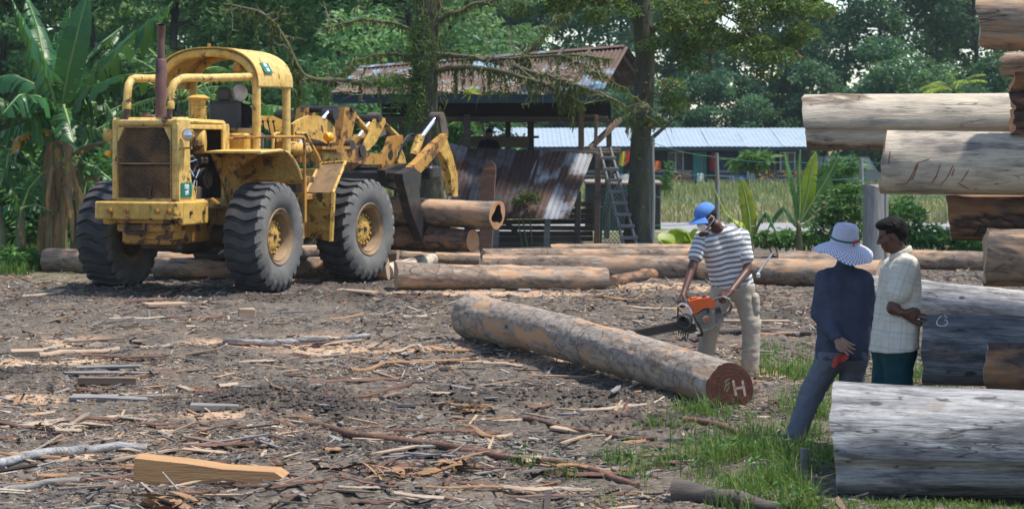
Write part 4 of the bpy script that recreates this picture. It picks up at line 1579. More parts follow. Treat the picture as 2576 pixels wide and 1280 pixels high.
N, col, rg_ = cloth('cargo', (0.42, 0.37, 0.30), (0.34, 0.30, 0.245), fade=(0.27, 0.23, 0.19))
col = N.mix(N.ramp(N.noise(N.coords(rnd=False), 5.5, 5, 0.65, 0.6), [(0.66, 0), (0.69, 0.85)]), col, (0.035, 0.03, 0.03))
M['cargo'] = N.out(col, 0.9, 0, 0.15)
cloth_mat('grey_trouser', (0.135, 0.143, 0.175), (0.105, 0.112, 0.14), fade=(0.165, 0.17, 0.20))
cloth_mat('navy_shirt', (0.048, 0.058, 0.092), (0.064, 0.075, 0.115), wr=0.8, fade=(0.085, 0.095, 0.13))
cloth_mat('teal_trouser', (0.010, 0.042, 0.052), (0.014, 0.055, 0.065))
cloth_mat('black_shirt', (0.012, 0.012, 0.014), (0.02, 0.02, 0.022))
cloth_mat('green_sleeve', (0.0, 0.17, 0.075), (0.0, 0.13, 0.06))
cloth_mat('white_wrap', (0.74, 0.75, 0.78), (0.58, 0.58, 0.62), wr=0.6)
cloth_mat('cap_blue', (0.085, 0.20, 0.50), (0.07, 0.17, 0.43), fade=(0.14, 0.26, 0.55))
cloth_mat('mask_white', (0.78, 0.76, 0.80), (0.72, 0.70, 0.75), wr=0.15)
cloth_mat('red_rag', (0.50, 0.07, 0.05), (0.42, 0.05, 0.04), fade=(0.6, 0.4, 0.36))
plain('hair_black', (0.004, 0.004, 0.005), (0.009, 0.008, 0.008), 40, 0.75, 0, 0.5, stretch=(1, 1, 0.3), bdist=0.006, spec=0.2)
plain('gold_thread', (0.6, 0.38, 0.08), None, 30, 0.6)
# striped T-shirt: bands run round the body; attribute 'band' is the distance along torso or sleeve
N, col, rg = cloth('striped_shirt', (0.70, 0.69, 0.66), (0.62, 0.61, 0.59), wr=0.5)
bd = N.math('FRACT', N.math('DIVIDE', N.attr('band', 'Fac'), 0.052))
mk = N.ramp(N.math('ABSOLUTE', N.math('SUBTRACT', bd, 0.5)), [(0.22, 1), (0.26, 0)])
col = N.mix(mk, col, N.ramp(N.noise(N.coords(rnd=False), 9, 4), [(0.3, (0.15, 0.165, 0.19)), (0.7, (0.22, 0.235, 0.26))]))
M['striped_shirt'] = N.out(col, 0.9, 0, 0.15)
# windowpane check shirt
N, col, rg = cloth('check_shirt', (0.58, 0.56, 0.49), (0.50, 0.48, 0.42), wr=0.6)
for a_, per, wd, cc in (('band', 0.12, 0.035, (0.30, 0.28, 0.26)), ('band2', 0.12, 0.035, (0.30, 0.28, 0.26)), ('band', 0.12, -0.035, (0.50, 0.36, 0.29)), ('band2', 0.12, -0.035, (0.50, 0.36, 0.29))):
    q = N.math('FRACT', N.math('ADD', N.math('DIVIDE', N.attr(a_, 'Fac'), per), 0.0 if wd > 0 else 0.35))
    mk = N.ramp(N.math('ABSOLUTE', N.math('SUBTRACT', q, 0.5)), [(0.022, 0.55), (0.04, 0)])
    col = N.mix(mk, col, cc)
M['check_shirt'] = N.out(col, 0.9, 0, 0.15)
# woven hat: blue and white strips
N = NT('hat_weave')
aa, rr = N.attr('ang', 'Fac'), N.attr('rad', 'Fac')
row = N.math('FLOOR', N.math('DIVIDE', rr, 0.017))
ph = N.math('ADD', N.math('MULTIPLY', aa, 50.0 / 6.2832), N.math('MULTIPLY', row, 0.5))
fr = N.math('FRACT', ph)
mk = N.ramp(fr, [(0.40, 0), (0.46, 1)])
col = N.mix(mk, (0.80, 0.80, 0.80), N.ramp(N.noise(N.coords(rnd=False), 30, 2), [(0.4, (0.17, 0.27, 0.58)), (0.6, (0.24, 0.34, 0.63))]))
col = N.mix(N.ramp(N.math('FRACT', N.math('DIVIDE', rr, 0.060)), [(0.66, 0), (0.7, 0.55)]), col, (0.62, 0.48, 0.42))
N.bump(N.math('ADD', fr, N.math('FRACT', N.math('DIVIDE', rr, 0.020))), 0.5, 0.004)
M['hat_weave'] = N.out(col, 0.55, 0, 0.3)


def person(label, J, skin, h=0.0065, group=None, head_size=1.0, hands=None, extra=None, bulk=1.0):
    """J: joints in metres relative to the point on the ground below; the body is one continuous skin"""
    root_loc = J['root']
    S = SDF()
    g = {k: np.asarray(v, float) for k, v in J.items() if k not in ('root',)}
    b = bulk
    shl, shr, hpl, hpr = g['shl'], g['shr'], g['hpl'], g['hpr']
    ch, hp = (shl + shr) / 2, (hpl + hpr) / 2
    S.cap(shl * 0.9 + shr * 0.1, shr * 0.9 + shl * 0.1, 0.066 * b, None, 0.05, 2)
    for a, q in ((shl, hpl), (shr, hpr)):
        S.cap(ch + (a - ch) * 0.55 + (hp - ch) * 0.12, hp + (q - hp) * 0.85 - (hp - ch) * 0.12, 0.105 * b, 0.10 * b, 0.06, 2)
    S.cap(hpl, hpr, 0.115 * b, None, 0.05, 2)
    S.cap(ch + (g['neck'] - ch) * 0.3, g['neck'] + (g['head'] - g['neck']) * 0.35, 0.060, 0.056, 0.04, 2)
    for s in 'lr':
        S.cap(g['sh' + s], g['el' + s], 0.056 * b, 0.043 * b, 0.04, 3)
        S.cap(g['el' + s], g['wr' + s], 0.043 * b, 0.028, 0.03, 4)
        S.cap(g['hp' + s], g['kn' + s], 0.095 * b, 0.062 * b, 0.04, 6)
        mid = g['kn' + s] * 0.7 + g['an' + s] * 0.3
        S.cap(g['kn' + s], g['an' + s], 0.060 * b, 0.040, 0.03, 7)
        S.cap(mid, mid, 0.064 * b, None, 0.04, 7)
        td = unit(g.get('toe' + s, np.array((0, -1, 0))))
        S.cap(g['an' + s] + (0, 0, -0.045) - td * 0.04, g['an' + s] + (0, 0, -0.055) + td * 0.16, 0.042, 0.032, 0.02, 8)
    gh, Rm = add_head(S, g['head'], g['face'], g['up'], head_size)
    for hd in hands or []:
        add_hand(S, *hd)
    V, F = S.mesh(h)
    V = smooth_verts(V, F, 1)
    loc = np.asarray(root_loc, float)
    feat = np.zeros(len(V))
    lip = np.zeros(len(V))
    for s in (-1, 1):
        e = (V - gh(0.031 * s, 0.084, 0.002)) @ Rm
        feat = np.maximum(feat, np.exp(-((e[:, 0] / 0.016) ** 2 + (e[:, 2] / 0.0055) ** 2 + (e[:, 1] / 0.02) ** 2)))
        e = (V - gh(0.032 * s, 0.088, 0.022)) @ Rm
        feat = np.maximum(feat, 0.85 * np.exp(-((e[:, 0] / 0.020) ** 2 + (e[:, 2] / 0.005) ** 2 + (e[:, 1] / 0.03) ** 2)))
    e = (V - gh(0, 0.095, -0.062)) @ Rm
    lip = np.exp(-((e[:, 0] / 0.022) ** 2 + (e[:, 2] / 0.012) ** 2 + (e[:, 1] / 0.02) ** 2))
    me = fast_mesh('person', V, F, M[skin], smooth=True, attrs={'feat': np.clip(feat, 0, 1), 'lip': lip * 0.7})
    o = link('person', me, None, loc)
    tag(o, label, 'person', group)
    return o, S, gh, Rm, g


def garment(name, S, mat, parent, h=0.009, cut=None, disp=None, attrs=None, it=1):
    V, F = S.mesh(h, cut, disp)
    V = smooth_verts(V, F, it)
    at_ = attrs(V, S) if attrs else None
    me = fast_mesh(name, V, F, M[mat], smooth=True, attrs=at_)
    return link(name, me, parent)


def folds(amp=0.006, f=(14, 14, 22), seed=1):
    f = np.array(f, float)

    def fn(P):
        w = fbm(P * 6.0, 2, seed + 9)[:, None] * np.array([1.2, 1.2, 1.2])
        n = fbm((P + w * 0.12) * f, 3, seed)
        return -amp * 2.2 * (np.abs(n - 0.5) * 2 - 0.3)
    return fn


def shirt_sdf(g, b=1.0, sleeve=0.5, loose=0.018, long=False, wide=0.0):
    S = SDF()
    shl, shr, hpl, hpr = g['shl'], g['shr'], g['hpl'], g['hpr']
    ch, hp = (shl + shr) / 2, (hpl + hpr) / 2
    S.cap(shl * 0.82 + shr * 0.18, shr * 0.82 + shl * 0.18, 0.064 * b + loose, None, 0.05, 2)
    for a, q in ((shl, hpl), (shr, hpr)):
        S.cap(ch + (a - ch) * 0.55 + (hp - ch) * 0.12, hp + (q - hp) * (0.95 + wide), 0.105 * b + loose, 0.10 * b + loose * 1.5, 0.06, 2)
    S.cap(hp - (hp - ch) * 0.1, hp + (hp - ch) * 0.22, 0.12 * b + loose, 0.12 * b + loose, 0.06, 2)
    S.cap(hpl + (hp - ch) * 0.18, hpr + (hp - ch) * 0.18, 0.118 * b + loose, None, 0.05, 2)
    S.cap(ch + (g['neck'] - ch) * 0.2, g['neck'] - (g['neck'] - ch) * 0.1, 0.064, 0.066, 0.03, 2)
    for s in 'lr':
        S.cap(g['neck'] - (g['neck'] - ch) * 0.45, g['sh' + s] + (ch - g['sh' + s]) * 0.1, 0.062, 0.060 + loose * 0.4, 0.04, 2)
    for s in 'lr':
        e = g['sh' + s] + (g['el' + s] - g['sh' + s]) * (1.0 if long else sleeve)
        S.cap(g['sh' + s], e, 0.058 * b + loose * 0.9, (0.046 * b + loose) if long else 0.058 * b + loose * 1.3, 0.035, 3 if s == 'l' else 4)
        if long:
            S.cap(e, g['el' + s] + (g['wr' + s] - g['el' + s]) * 0.95, 0.046 * b + loose, 0.036 + loose * 0.6, 0.03, 3 if s == 'l' else 4)
    return S


def trouser_sdf(g, b=1.0, loose=0.018):
    S = SDF()
    S.cap(g['hpl'] + (0, 0, 0.06), g['hpr'] + (0, 0, 0.06), 0.112 * b + loose * 0.4, None, 0.05)
    S.cap(g['hpl'], g['hpr'], 0.115 * b + loose * 0.6, None, 0.05)
    for s in 'lr':
        S.cap(g['hp' + s], g['kn' + s], 0.097 * b + loose * 0.8, 0.066 * b + loose * 1.2, 0.035)
        S.cap(g['kn' + s], g['an' + s] + (0, 0, -0.01), 0.066 * b + loose * 1.2, 0.052 + loose * 1.5, 0.03)
    return S


def bands(g):
    shl, shr, hpl, hpr = g['shl'], g['shr'], g['hpl'], g['hpr']
    ch, hp = (shl + shr) / 2, (hpl + hpr) / 2
    ax = unit(ch - hp)
    xa = unit(shr - shl)

    def fn(V, S):
        t = S.nearest(V)
        tg_ = np.array([q[6] for q in S.p])[t]
        v = (V - hp) @ ax
        v2 = (V - hp) @ xa + (V - hp) @ unit(np.cross(ax, xa))
        for s, k in (('l', 3), ('r', 4)):
            m = tg_ == k
            a = unit(g['el' + s] - g['sh' + s])
            v[m] = ((V - g['sh' + s]) @ a)[m] + 0.013
            v2[m] = ((V - g['sh' + s]) @ unit(np.cross(a, (0.3, 0.9, 0.1))))[m]
        wob = (fbm(V * 9, 2, 5) - 0.5) * 0.016
        return {'band': v + wob + 10, 'band2': v2 + wob + 10}
    return fn


def px_joint(Y, root):
    def f(px, py, dy=0.0):
        return at(px, py, Y + dy) - root
    return f


def boots(g, parent, mat, loose=0.012):
    for s in 'lr':
        S = SDF()
        td = unit(g.get('toe' + s, np.array((0, -1, 0))))
        a = g['an' + s]
        S.cap(a + (0, 0, -0.04) - td * 0.04, a + (0, 0, -0.052) + td * 0.165, 0.046 + loose * 0.4, 0.036 + loose * 0.3, 0.02)
        S.cap(a + (0, 0, -0.045), a + (0, 0, 0.04), 0.048, 0.05, 0.02)
        garment('shoe', S, mat, parent, 0.011)


plain('shoe_brown', (0.06, 0.035, 0.025), (0.10, 0.06, 0.04), 8, 0.7)

# --- the man with the chainsaw -------------------------------------------------
SY = 21.0
rt = np.array([(1835 - 1288) / FPX * SY, SY, 0.0])
rt[2] = CAM_H - (950 - HOR) / FPX * SY
J_ = px_joint(SY, rt)
Js = dict(root=rt, head=J_(1776, 545, -0.16), face=(-0.80, -0.42, -0.46), up=(-0.30, -0.12, 0.9), neck=J_(1813, 577, -0.06),
          shr=J_(1764, 597, -0.02), shl=J_(1868, 594, -0.02), elr=J_(1742, 672, -0.16), ell=J_(1882, 678, -0.10), wrr=J_(1719, 739, -0.36), wrl=J_(1838, 733, -0.36),
          hpr=J_(1822, 722, 0.06), hpl=J_(1866, 722, 0.02), knr=J_(1790, 812, 0.04), knl=J_(1890, 815, -0.02), anr=J_(1768, 918, 0.10), anl=J_(1888, 932, -0.02), toer=(-0.6, -0.8, 0), toel=(-0.1, -1, 0))
hs_ = [(Js['wrr'], J_(1706, 762, -0.42) - Js['wrr'], (0.15, -0.25, -1.0), 1, 1.0, 1.12), (Js['wrl'], J_(1806, 752, -0.42) - Js['wrl'], (-0.1, 0.4, -1.0), -1, 0.95, 1.12)]
SAWYER, S_, gh, Rm, g = person('man in blue cap and striped shirt bending over the log with a chainsaw', Js, 'skin_dark', hands=hs_, head_size=1.06, bulk=1.02)
Ssh = shirt_sdf(g, 1.02, 0.62, 0.016)
hp_ = (g['hpl'] + g['hpr']) / 2
garment('shirt', Ssh, 'striped_shirt', SAWYER, 0.0085, cut=[((0.25, 0.0, -1.0), (hp_ - (0, 0, 0.03)) @ np.array((0.25, 0, -1.0))), (unit((-0.25, -0.75, 0.62)), (g['neck'] + np.array((-0.01, -0.045, -0.020))) @ unit((-0.25, -0.75, 0.62)))], disp=folds(0.007, (12, 12, 14), 3), attrs=bands(g))
garment('trousers', trouser_sdf(g, 1.02, 0.024), 'cargo', SAWYER, 0.010, cut=[((0, 0, 1.0), hp_[2] + 0.035)], disp=folds(0.006, (9, 9, 13), 5))
Sp = SDF()
pk = g['knl'] * 0.45 + g['hpl'] * 0.55 + np.array((0.085, -0.03, 0))
Sp.cap(pk + (0, -0.03, 0.07), pk + (0.005, -0.03, -0.06), 0.045, 0.05, 0.02)
Sp.cap(pk + (0, 0.04, 0.07), pk + (0.005, 0.04, -0.06), 0.045, 0.05, 0.02)
garment('cargo_pocket', Sp, 'cargo', SAWYER, 0.010, disp=folds(0.006, (14, 14, 14), 8))
boots(g, SAWYER, 'shoe_brown')
Sh = SDF()
Sh.ell(gh(0, -0.030, 0.000), np.array((0.080, 0.086, 0.080)) * 1.06, Rm, 0.01)
garment('hair', Sh, 'hair_black', SAWYER, 0.008, cut=[(Rm[:, 1], gh(0, 0.010, 0) @ Rm[:, 1]), (-Rm[:, 2], -(gh(0, 0, -0.045) @ Rm[:, 2]))])
# cap with bill
Sc = SDF()
Sc.ell(gh(0, -0.008, 0.045), np.array((0.092, 0.110, 0.090)) * 1.06, Rm, 0.01)
garment('cap', Sc, 'cap_blue', SAWYER, 0.006, cut=[(-(Rm[:, 2] + 0.14 * Rm[:, 1]), -(gh(0, 0, 0.030) @ (Rm[:, 2] + 0.14 * Rm[:, 1])))], disp=folds(0.0015, (20, 20, 20), 4))
mb = MB()
rows = []
for v in np.linspace(0, 1, 7):
    row = []
    for q in np.linspace(-1, 1, 15):
        a = q * 1.15
        rr = 0.088 + 0.088 * v * math.cos(a * 0.55)
        row.append(gh(rr * math.sin(a) * 0.92, 0.012 + rr * math.cos(a) * 0.98, 0.038 - 0.022 * v - 0.030 * q * q * (0.4 + v)))
    rows.append(row)
rows = np.array(rows)
mb.grid(rows)
mb.grid(rows - Rm[:, 2] * 0.006, flip=True)
mb.grid(np.stack([rows[-1], rows[-1] - Rm[:, 2] * 0.006]))
mb.build('cap_bill', M['cap_blue'], SAWYER, 60)
mb = MB()   # gold monogram on the front of the cap
for (x0, z0_), (x1, z1_) in (((-0.030, 0.090), (-0.018, 0.066)), ((-0.018, 0.066), (-0.006, 0.088)), ((-0.006, 0.088), (0.004, 0.066)), ((0.004, 0.066), (0.014, 0.090)), ((0.014, 0.090), (0.026, 0.070))):
    p0 = gh(x0, 0.094 - (z0_ - 0.06) * 0.5, z0_)
    p1 = gh(x1, 0.094 - (z1_ - 0.06) * 0.5, z1_)
    mb.tube([p0, p1], 0.004, 5)
mb.build('cap_emblem', M['gold_thread'], SAWYER)
# face mask and its loops
Sm = SDF()
Sm.ell(gh(0, 0.070, -0.060), np.array((0.052, 0.052, 0.046)) * 1.06, Rm, 0.01)
Sm.ell(gh(0, 0.086, -0.040), np.array((0.040, 0.036, 0.030)) * 1.06, Rm, 0.02)
garment('face_mask', Sm, 'mask_white', SAWYER, 0.006, cut=[(-Rm[:, 1], -(gh(0, 0.046, 0) @ Rm[:, 1])), (Rm[:, 2], gh(0, 0, -0.018) @ Rm[:, 2])])
for s in (-1, 1):
    mb = MB()
    for zz0, zz1 in ((-0.030, 0.005), (-0.085, -0.045)):
        mb.tube([gh(0.050 * s, 0.060, zz0), gh(0.072 * s, 0.030, (zz0 + zz1) / 2), gh(0.088 * s, -0.008, zz1)], 0.0035, 6)
    mb.tube([gh(0.088 * s, -0.008, 0.005), gh(0.088 * s, -0.030, -0.02), gh(0.088 * s, -0.008, -0.045)], 0.0035, 6)
    mb.build('mask_strap', M['mask_white'], SAWYER)
# steel rod tucked behind him
mb = MB()
p0, p1 = J_(1905, 690, 0.12), J_(1944, 636, 0.16)
mb.tube([p0, p0 * 0.5 + p1 * 0.5, p1], [0.012, 0.011, 0.009], 8)
mb.box(p0 + (0.01, 0, -0.01), (0.04, 0.03, 0.05), bev=0.008)
plain('rod_pale', (0.55, 0.56, 0.58), (0.4, 0.41, 0.43), 8, 0.5, 0.4)
o = mb.build('steel_file', M['rod_pale'])
o.location = rt
tag(o, 'pale steel rod tucked behind the hip of the chainsaw man', 'tool')

# --- the person in the woven hat --------------------------------------------------
HY = 16.2
rt = np.array([(2100 - 1288) / FPX * HY, HY, 0.0])
rt[2] = CAM_H - (1118 - HOR) / FPX * HY
J_ = px_joint(HY, rt)
Jh = dict(root=rt, head=J_(2126, 622, 0.05), face=(-0.35, 0.90, -0.2), up=(0.05, 0.12, 1.0), neck=J_(2124, 662, 0.0),
          shl=J_(2076, 702, 0), shr=J_(2176, 706, 0), ell=J_(2062, 790, -0.04), elr=J_(2186, 790, 0.05), wrl=J_(2104, 851, -0.20), wrr=J_(2184, 862, 0.10),
          hpl=J_(2094, 893, 0), hpr=J_(2146, 893, 0.02), knl=J_(2042, 985, 0.05), knr=J_(2140, 1000, 0.10), anl=J_(2001, 1093, -0.02), anr=J_(2122, 1105, 0.18), toel=(-0.5, 0.6, 0), toer=(-0.1, 1, 0))
hs_ = [(Jh['wrl'], J_(2132, 874, -0.25) - Jh['wrl'], (0.25, -1.0, 0.1), 1, 0.22, 1.05, 0.18, 0.3), (Jh['wrr'], (0.0, 0.05, -1), (-1, 0.2, 0), 1, 0.4)]
HATP, S_, gh, Rm, g = person('person in blue and white woven hat and navy shirt, seen from behind', Jh, 'skin_light', hands=hs_)
Ssh = shirt_sdf(g, 1.0, 1.0, 0.017, long=True, wide=0.15)
hp_ = (g['hpl'] + g['hpr']) / 2
garment('shirt', Ssh, 'navy_shirt', HATP, 0.009, cut=[((0, 0, -1.0), -(hp_[2] - 0.03))], disp=folds(0.012, (11, 11, 5), 13))
garment('trousers', trouser_sdf(g, 1.02, 0.020), 'grey_trouser', HATP, 0.010, cut=[((0, 0, 1.0), hp_[2] + 0.035)], disp=folds(0.009, (9, 9, 16), 15))
boots(g, HATP, 'shoe_brown')
Sh = SDF()
Sh.ell(gh(0, -0.02, 0.0), np.array((0.084, 0.096, 0.10)), Rm, 0.01)
garment('hair', Sh, 'hair_black', HATP, 0.009)
# hat
hc = J_(2124, 622, 0.03)
mb = MB()
nA = 72
prof = [(0.0, 0.172), (0.045, 0.171), (0.078, 0.162), (0.094, 0.140), (0.101, 0.105), (0.108, 0.060), (0.114, 0.020), (0.122, 0.004)]
for k in range(1, 12):
    t = k / 11
    prof.append((0.122 + 0.113 * t, 0.004 - 0.035 * t - 0.045 * t * t))
V, AN, RA = [], [], []
arc = 0.0
for i, (r, z) in enumerate(prof):
    if i:
        arc += math.hypot(r - prof[i - 1][0], z - prof[i - 1][1])
    t = max(0, (r - 0.122) / 0.118)
    for k in range(nA):
        a = 2 * math.pi * k / nA
        wv = t * (0.030 * math.sin(2 * a + 0.6) + 0.012 * math.sin(5 * a))
        V.append([r * math.cos(a) * (1 + 0.03 * math.sin(3 * a) * t), r * math.sin(a) * 1.06, z + wv])
        AN.append(a)
        RA.append(arc)
V = np.array(V)
m = len(prof)
Fq = [(i * nA + k, i * nA + (k + 1) % nA, (i + 1) * nA + (k + 1) % nA, (i + 1) * nA + k) for i in range(m - 1) for k in range(nA)]
tilt = eul(0.14, 0.10, 0)
Vo = V @ tilt.T + hc + np.array((0, 0, 0.02))
Vi = Vo - np.array((0, 0, 0.006))
o = link('woven_hat', fast_mesh('woven_hat', np.concatenate([Vo, Vi]), Fq + [tuple(q + len(V) for q in f[::-1]) for f in Fq], M['hat_weave'], smooth=True, attrs={'ang': AN * 2, 'rad': RA * 2}), HATP)
mb = MB()
band = [(0.1105 * math.cos(a), 0.1105 * 1.06 * math.sin(a), 0.052 + 0.010 * math.sin(a)) for a in np.linspace(0, 2 * math.pi, 49)]
mb.tube(np.array(band) @ tilt.T + hc + (0, 0, 0.02), 0.008, 6, squash=1)
cloth_mat('ribbon', (0.0, 0.14, 0.09), (0.0, 0.11, 0.07))
mb.build('hat_ribbon', M['ribbon'], HATP)
mb = MB()
kp = np.array((0.045, -0.118, 0.05)) @ tilt.T + hc + (0, 0, 0.02)
mb.tube([kp, kp + (0.02, -0.012, 0.004), kp + (0.045, 0.0, 0.012)], [0.006, 0.011, 0.006], 6)
mb.tube([kp, kp + (0.004, -0.008, -0.02), kp + (0.010, -0.006, -0.035)], [0.007, 0.008, 0.004], 6)
mb.build('hat_bow', M['red_rag'], HATP)
# red rag from the back pocket
P = []
c0, c1 = J_(2102, 893, -0.155), J_(2134, 890, -0.165)
for v in np.linspace(0, 1, 9):
    row = []
    for q in np.linspace(0, 1, 13):
        dn = (0.10 - 0.075 * abs(q - 0.15) ** 0.8) * v
        row.append(c0 + (c1 - c0) * q + np.array((-0.035 * v * (1 - q), -0.015 * math.sin(q * 9) * v - 0.012, -dn)))
    P.append(row)
mb = MB()
mb.grid(P)
mb.grid(np.array(P) + (0, 0.006, 0), flip=True)
o = mb.build('red_rag', M['red_rag'], sharp=60)
o.location = rt
tag(o, 'red rag hanging from the back pocket of the hatted person', 'rag')

# --- the bareheaded man --------------------------------------------------------------
BY = 15.35
rt = np.array([(2245 - 1288) / FPX * BY, BY, 0.0])
rt[2] = CAM_H - (1155 - HOR) / FPX * BY
J_ = px_joint(BY, rt)
Jb = dict(root=rt, head=J_(2243, 590, 0.0), face=(-0.86, 0.10, -0.30), up=(-0.12, 0.0, 1.0), neck=J_(2266, 640, 0.0),
          shl=J_(2283, 670, -0.14), shr=J_(2250, 672, 0.20), ell=J_(2247, 775, -0.20), elr=J_(2268, 780, 0.26), wrl=J_(2262, 786, -0.235), wrr=J_(2262, 840, 0.2),
          hpl=J_(2262, 880, -0.07), hpr=J_(2236, 880, 0.10), knl=J_(2258, 1010, -0.07), knr=J_(2222, 1010, 0.10), anl=J_(2262, 1125, -0.06), anr=J_(2222, 1125, 0.12), toel=(-1, 0.1, 0), toer=(-1, 0.1, 0))
hs_ = [(Jb['wrl'] + (0.03, 0.0, 0.0), (1.0, 0.12, -0.42), (0.1, 1.0, 0.0), 1, 0.14, 1.05, 0.14, 0.2), (Jb['wrr'], (0.0, 0, -1), (-1, 0.2, 0), 1, 0.4)]
BARE, S_, gh, Rm, g = person('bareheaded man in pale checked shirt with hand on hip, looking left', Jb, 'skin_dark', hands=hs_, head_size=1.04)
Ssh = shirt_sdf(g, 1.0, 0.66, 0.026, wide=0.3)
hp_ = (g['hpl'] + g['hpr']) / 2
garment('shirt', Ssh, 'check_shirt', BARE, 0.0085, cut=[((0.10, 0, -1.0), (hp_ + (0, 0, 0.0)) @ np.array((0.10, 0, -1.0))), (unit((-0.6, 0, 0.75)), (g['neck'] + np.array((0.0, 0, 0.015))) @ unit((-0.6, 0, 0.75)))], disp=folds(0.008, (10, 10, 9), 23), attrs=bands(g))
St = trouser_sdf(g, 1.02, 0.026)
garment('trousers', St, 'teal_trouser', BARE, 0.010, cut=[((0, 0, 1.0), hp_[2] + 0.035)], disp=folds(0.009, (9, 9, 9), 25))
boots(g, BARE, 'shoe_brown')
Sk = SDF()   # collar
nk = g['neck']
for a in np.linspace(0, 2 * math.pi, 15)[:-1]:
    b_ = a + 2 * math.pi / 14
    f_ = lambda q: nk + np.array((0.067 * math.cos(q), 0.064 * math.sin(q), 0.022 + 0.032 * math.cos(q)))
    Sk.cap(f_(a), f_(b_), 0.014, None, 0.006)
    Sk.cap(f_(a) + (0.006 * math.cos(a), 0, -0.020), f_(b_) + (0.006 * math.cos(b_), 0, -0.020), 0.015, None, 0.006)
garment('collar', Sk, 'check_shirt', BARE, 0.007, attrs=bands(g))
Sh = SDF()
Sh.ell(gh(0, -0.030, 0.040), np.array((0.086, 0.094, 0.088)) * 1.04, Rm, 0.02)
Sh.ell(gh(0, 0.036, 0.088), np.array((0.066, 0.055, 0.036)) * 1.04, Rm, 0.03)
Sh.ell(gh(0, -0.062, -0.010), np.array((0.066, 0.050, 0.060)) * 1.04, Rm, 0.03)
for k in range(26):
    a = random.uniform(-2.6, 2.6)
    z = random.uniform(0.02, 0.10)
    p = gh(0.080 * math.sin(a), -0.03 + 0.088 * math.cos(a), z)
    Sh.cap(p, p + (Rm[:, 1] * random.uniform(-0.004, 0.026) + Rm[:, 2] * random.uniform(-0.016, 0.010)), 0.012, 0.005, 0.008)
garment('hair', Sh, 'hair_black', BARE, 0.006, cut=[(unit(Rm[:, 1] * 0.9 - Rm[:, 2] * 0.75), (gh(0, 0.072, 0.055)) @ unit(Rm[:, 1] * 0.9 - Rm[:, 2] * 0.75))])
mb = MB()
w_ = Jb['wrl'] + np.array((0.03, 0, 0)) + unit((1.0, 0.12, -0.42)) * 0.125
mb.lathe([(0.012, -0.004), (0.0125, 0.0), (0.012, 0.004)], w_, unit((1, 0.1, -0.45)), 12)
mb.build('finger_ring', M['chrome'], BARE)

# --- the loader driver -----------------------------------------------------------------
rt = LD_O + rt_ * 0.14 + fw_ * 1.30 + np.array((0, 0, 0.0))
def L_(x, y, z): return rt_ * x + fw_ * y + np.array((0, 0, z))
Jd = dict(root=rt + np.array((0, 0, 2.0)), head=L_(0.05, 0.0, 1.09), face=fw_, up=(0, 0, 1), neck=L_(0.05, -0.03, 0.94),
          shl=L_(-0.15, -0.03, 0.85), shr=L_(0.19, -0.03, 0.84), ell=L_(-0.2, 0.2, 0.62), elr=L_(0.28, 0.08, 0.60), wrl=L_(-0.1, 0.4, 0.72), wrr=L_(0.38, 0.30, 0.46),
          hpl=L_(-0.08, -0.02, 0.38), hpr=L_(0.12, -0.02, 0.38), knl=L_(-0.12, 0.42, 0.42), knr=L_(0.16, 0.42, 0.42), anl=L_(-0.12, 0.5, 0.2), anr=L_(0.16, 0.5, 0.2), toel=fw_, toer=fw_)
DRV, S_, gh, Rm, g = person('driver in black top and pale head wrap seated in the loader', Jd, 'skin_brown', 0.012, hands=[(Jd['wrr'], fw_ + np.array((0, 0, -0.3)), (0, 0, -1), -1, 0.7), (Jd['wrl'], fw_, (0, 0, -1), 1, 0.9)])
Ssh = shirt_sdf(g, 1.0, 0.75, 0.016)
garment('shirt', Ssh, 'black_shirt', DRV, 0.014, disp=folds(0.006, (10, 10, 10), 33))
garment('trousers', trouser_sdf(g, 1.0, 0.02), 'grey_trouser', DRV, 0.016)
for s in 'rl':
    Ss = SDF()
    Ss.cap(g['sh' + s] * 0.3 + g['el' + s] * 0.7, g['el' + s], 0.066, 0.060, 0.03)
    Ss.cap(g['el' + s], g['wr' + s], 0.060, 0.046, 0.03)
    garment('sleeve', Ss, 'green_sleeve', DRV, 0.012, disp=folds(0.008, (14, 14, 14), 35))
Sh = SDF()
Sh.ell(gh(0, -0.005, 0.02), np.array((0.128, 0.14, 0.138)), Rm, 0.02)
Sh.ell(gh(0, -0.03, -0.07), np.array((0.085, 0.085, 0.07)), Rm, 0.04)
garment('head_wrap', Sh, 'white_wrap', DRV, 0.010, disp=folds(0.010, (12, 12, 20), 37))
# ------------------------------------------------------------------ the chainsaw
CY = 20.60
c_ = at(1765, 800, CY)
SAWO = thing('chainsaw', 'large orange and cream chainsaw held by the man in the striped shirt', 'chainsaw', c_)


def sp(zx, zy, dy=0.0):          # a point of the enlarged view of the saw, dy metres behind its middle plane
    return at(1545.6 + 0.4025 * zx, 450.8 + 0.4025 * zy, CY + dy) - c_


plain('saw_orange', (0.62, 0.115, 0.02), (0.54, 0.09, 0.018), 12, 0.45, 0, 0.1, dirt=(0.22, 0.06, 0.03), dscale=20, dirt_t=(0.58, 0.75), spec=0.4)
plain('saw_cream', (0.48, 0.46, 0.40), (0.38, 0.36, 0.31), 14, 0.5, 0, 0.1, dirt=(0.12, 0.10, 0.08), dscale=22)
plain('saw_grey', (0.22, 0.21, 0.20), (0.12, 0.115, 0.11), 16, 0.5, 0.3, 0.2, dirt=(0.04, 0.035, 0.03), dscale=18)
plain('saw_black', (0.018, 0.018, 0.02), (0.035, 0.033, 0.032), 10, 0.45, 0.1, 0.1)


def slab(poly, d0, d1, name, mat, parent=None, bev=True):
    mb = MB()
    q = [sp(x, y, d0) for x, y in poly]
    mb.prism(q, (0, d1 - d0, 0))
    return mb.build(name, M[mat], parent or SAWO, 30)


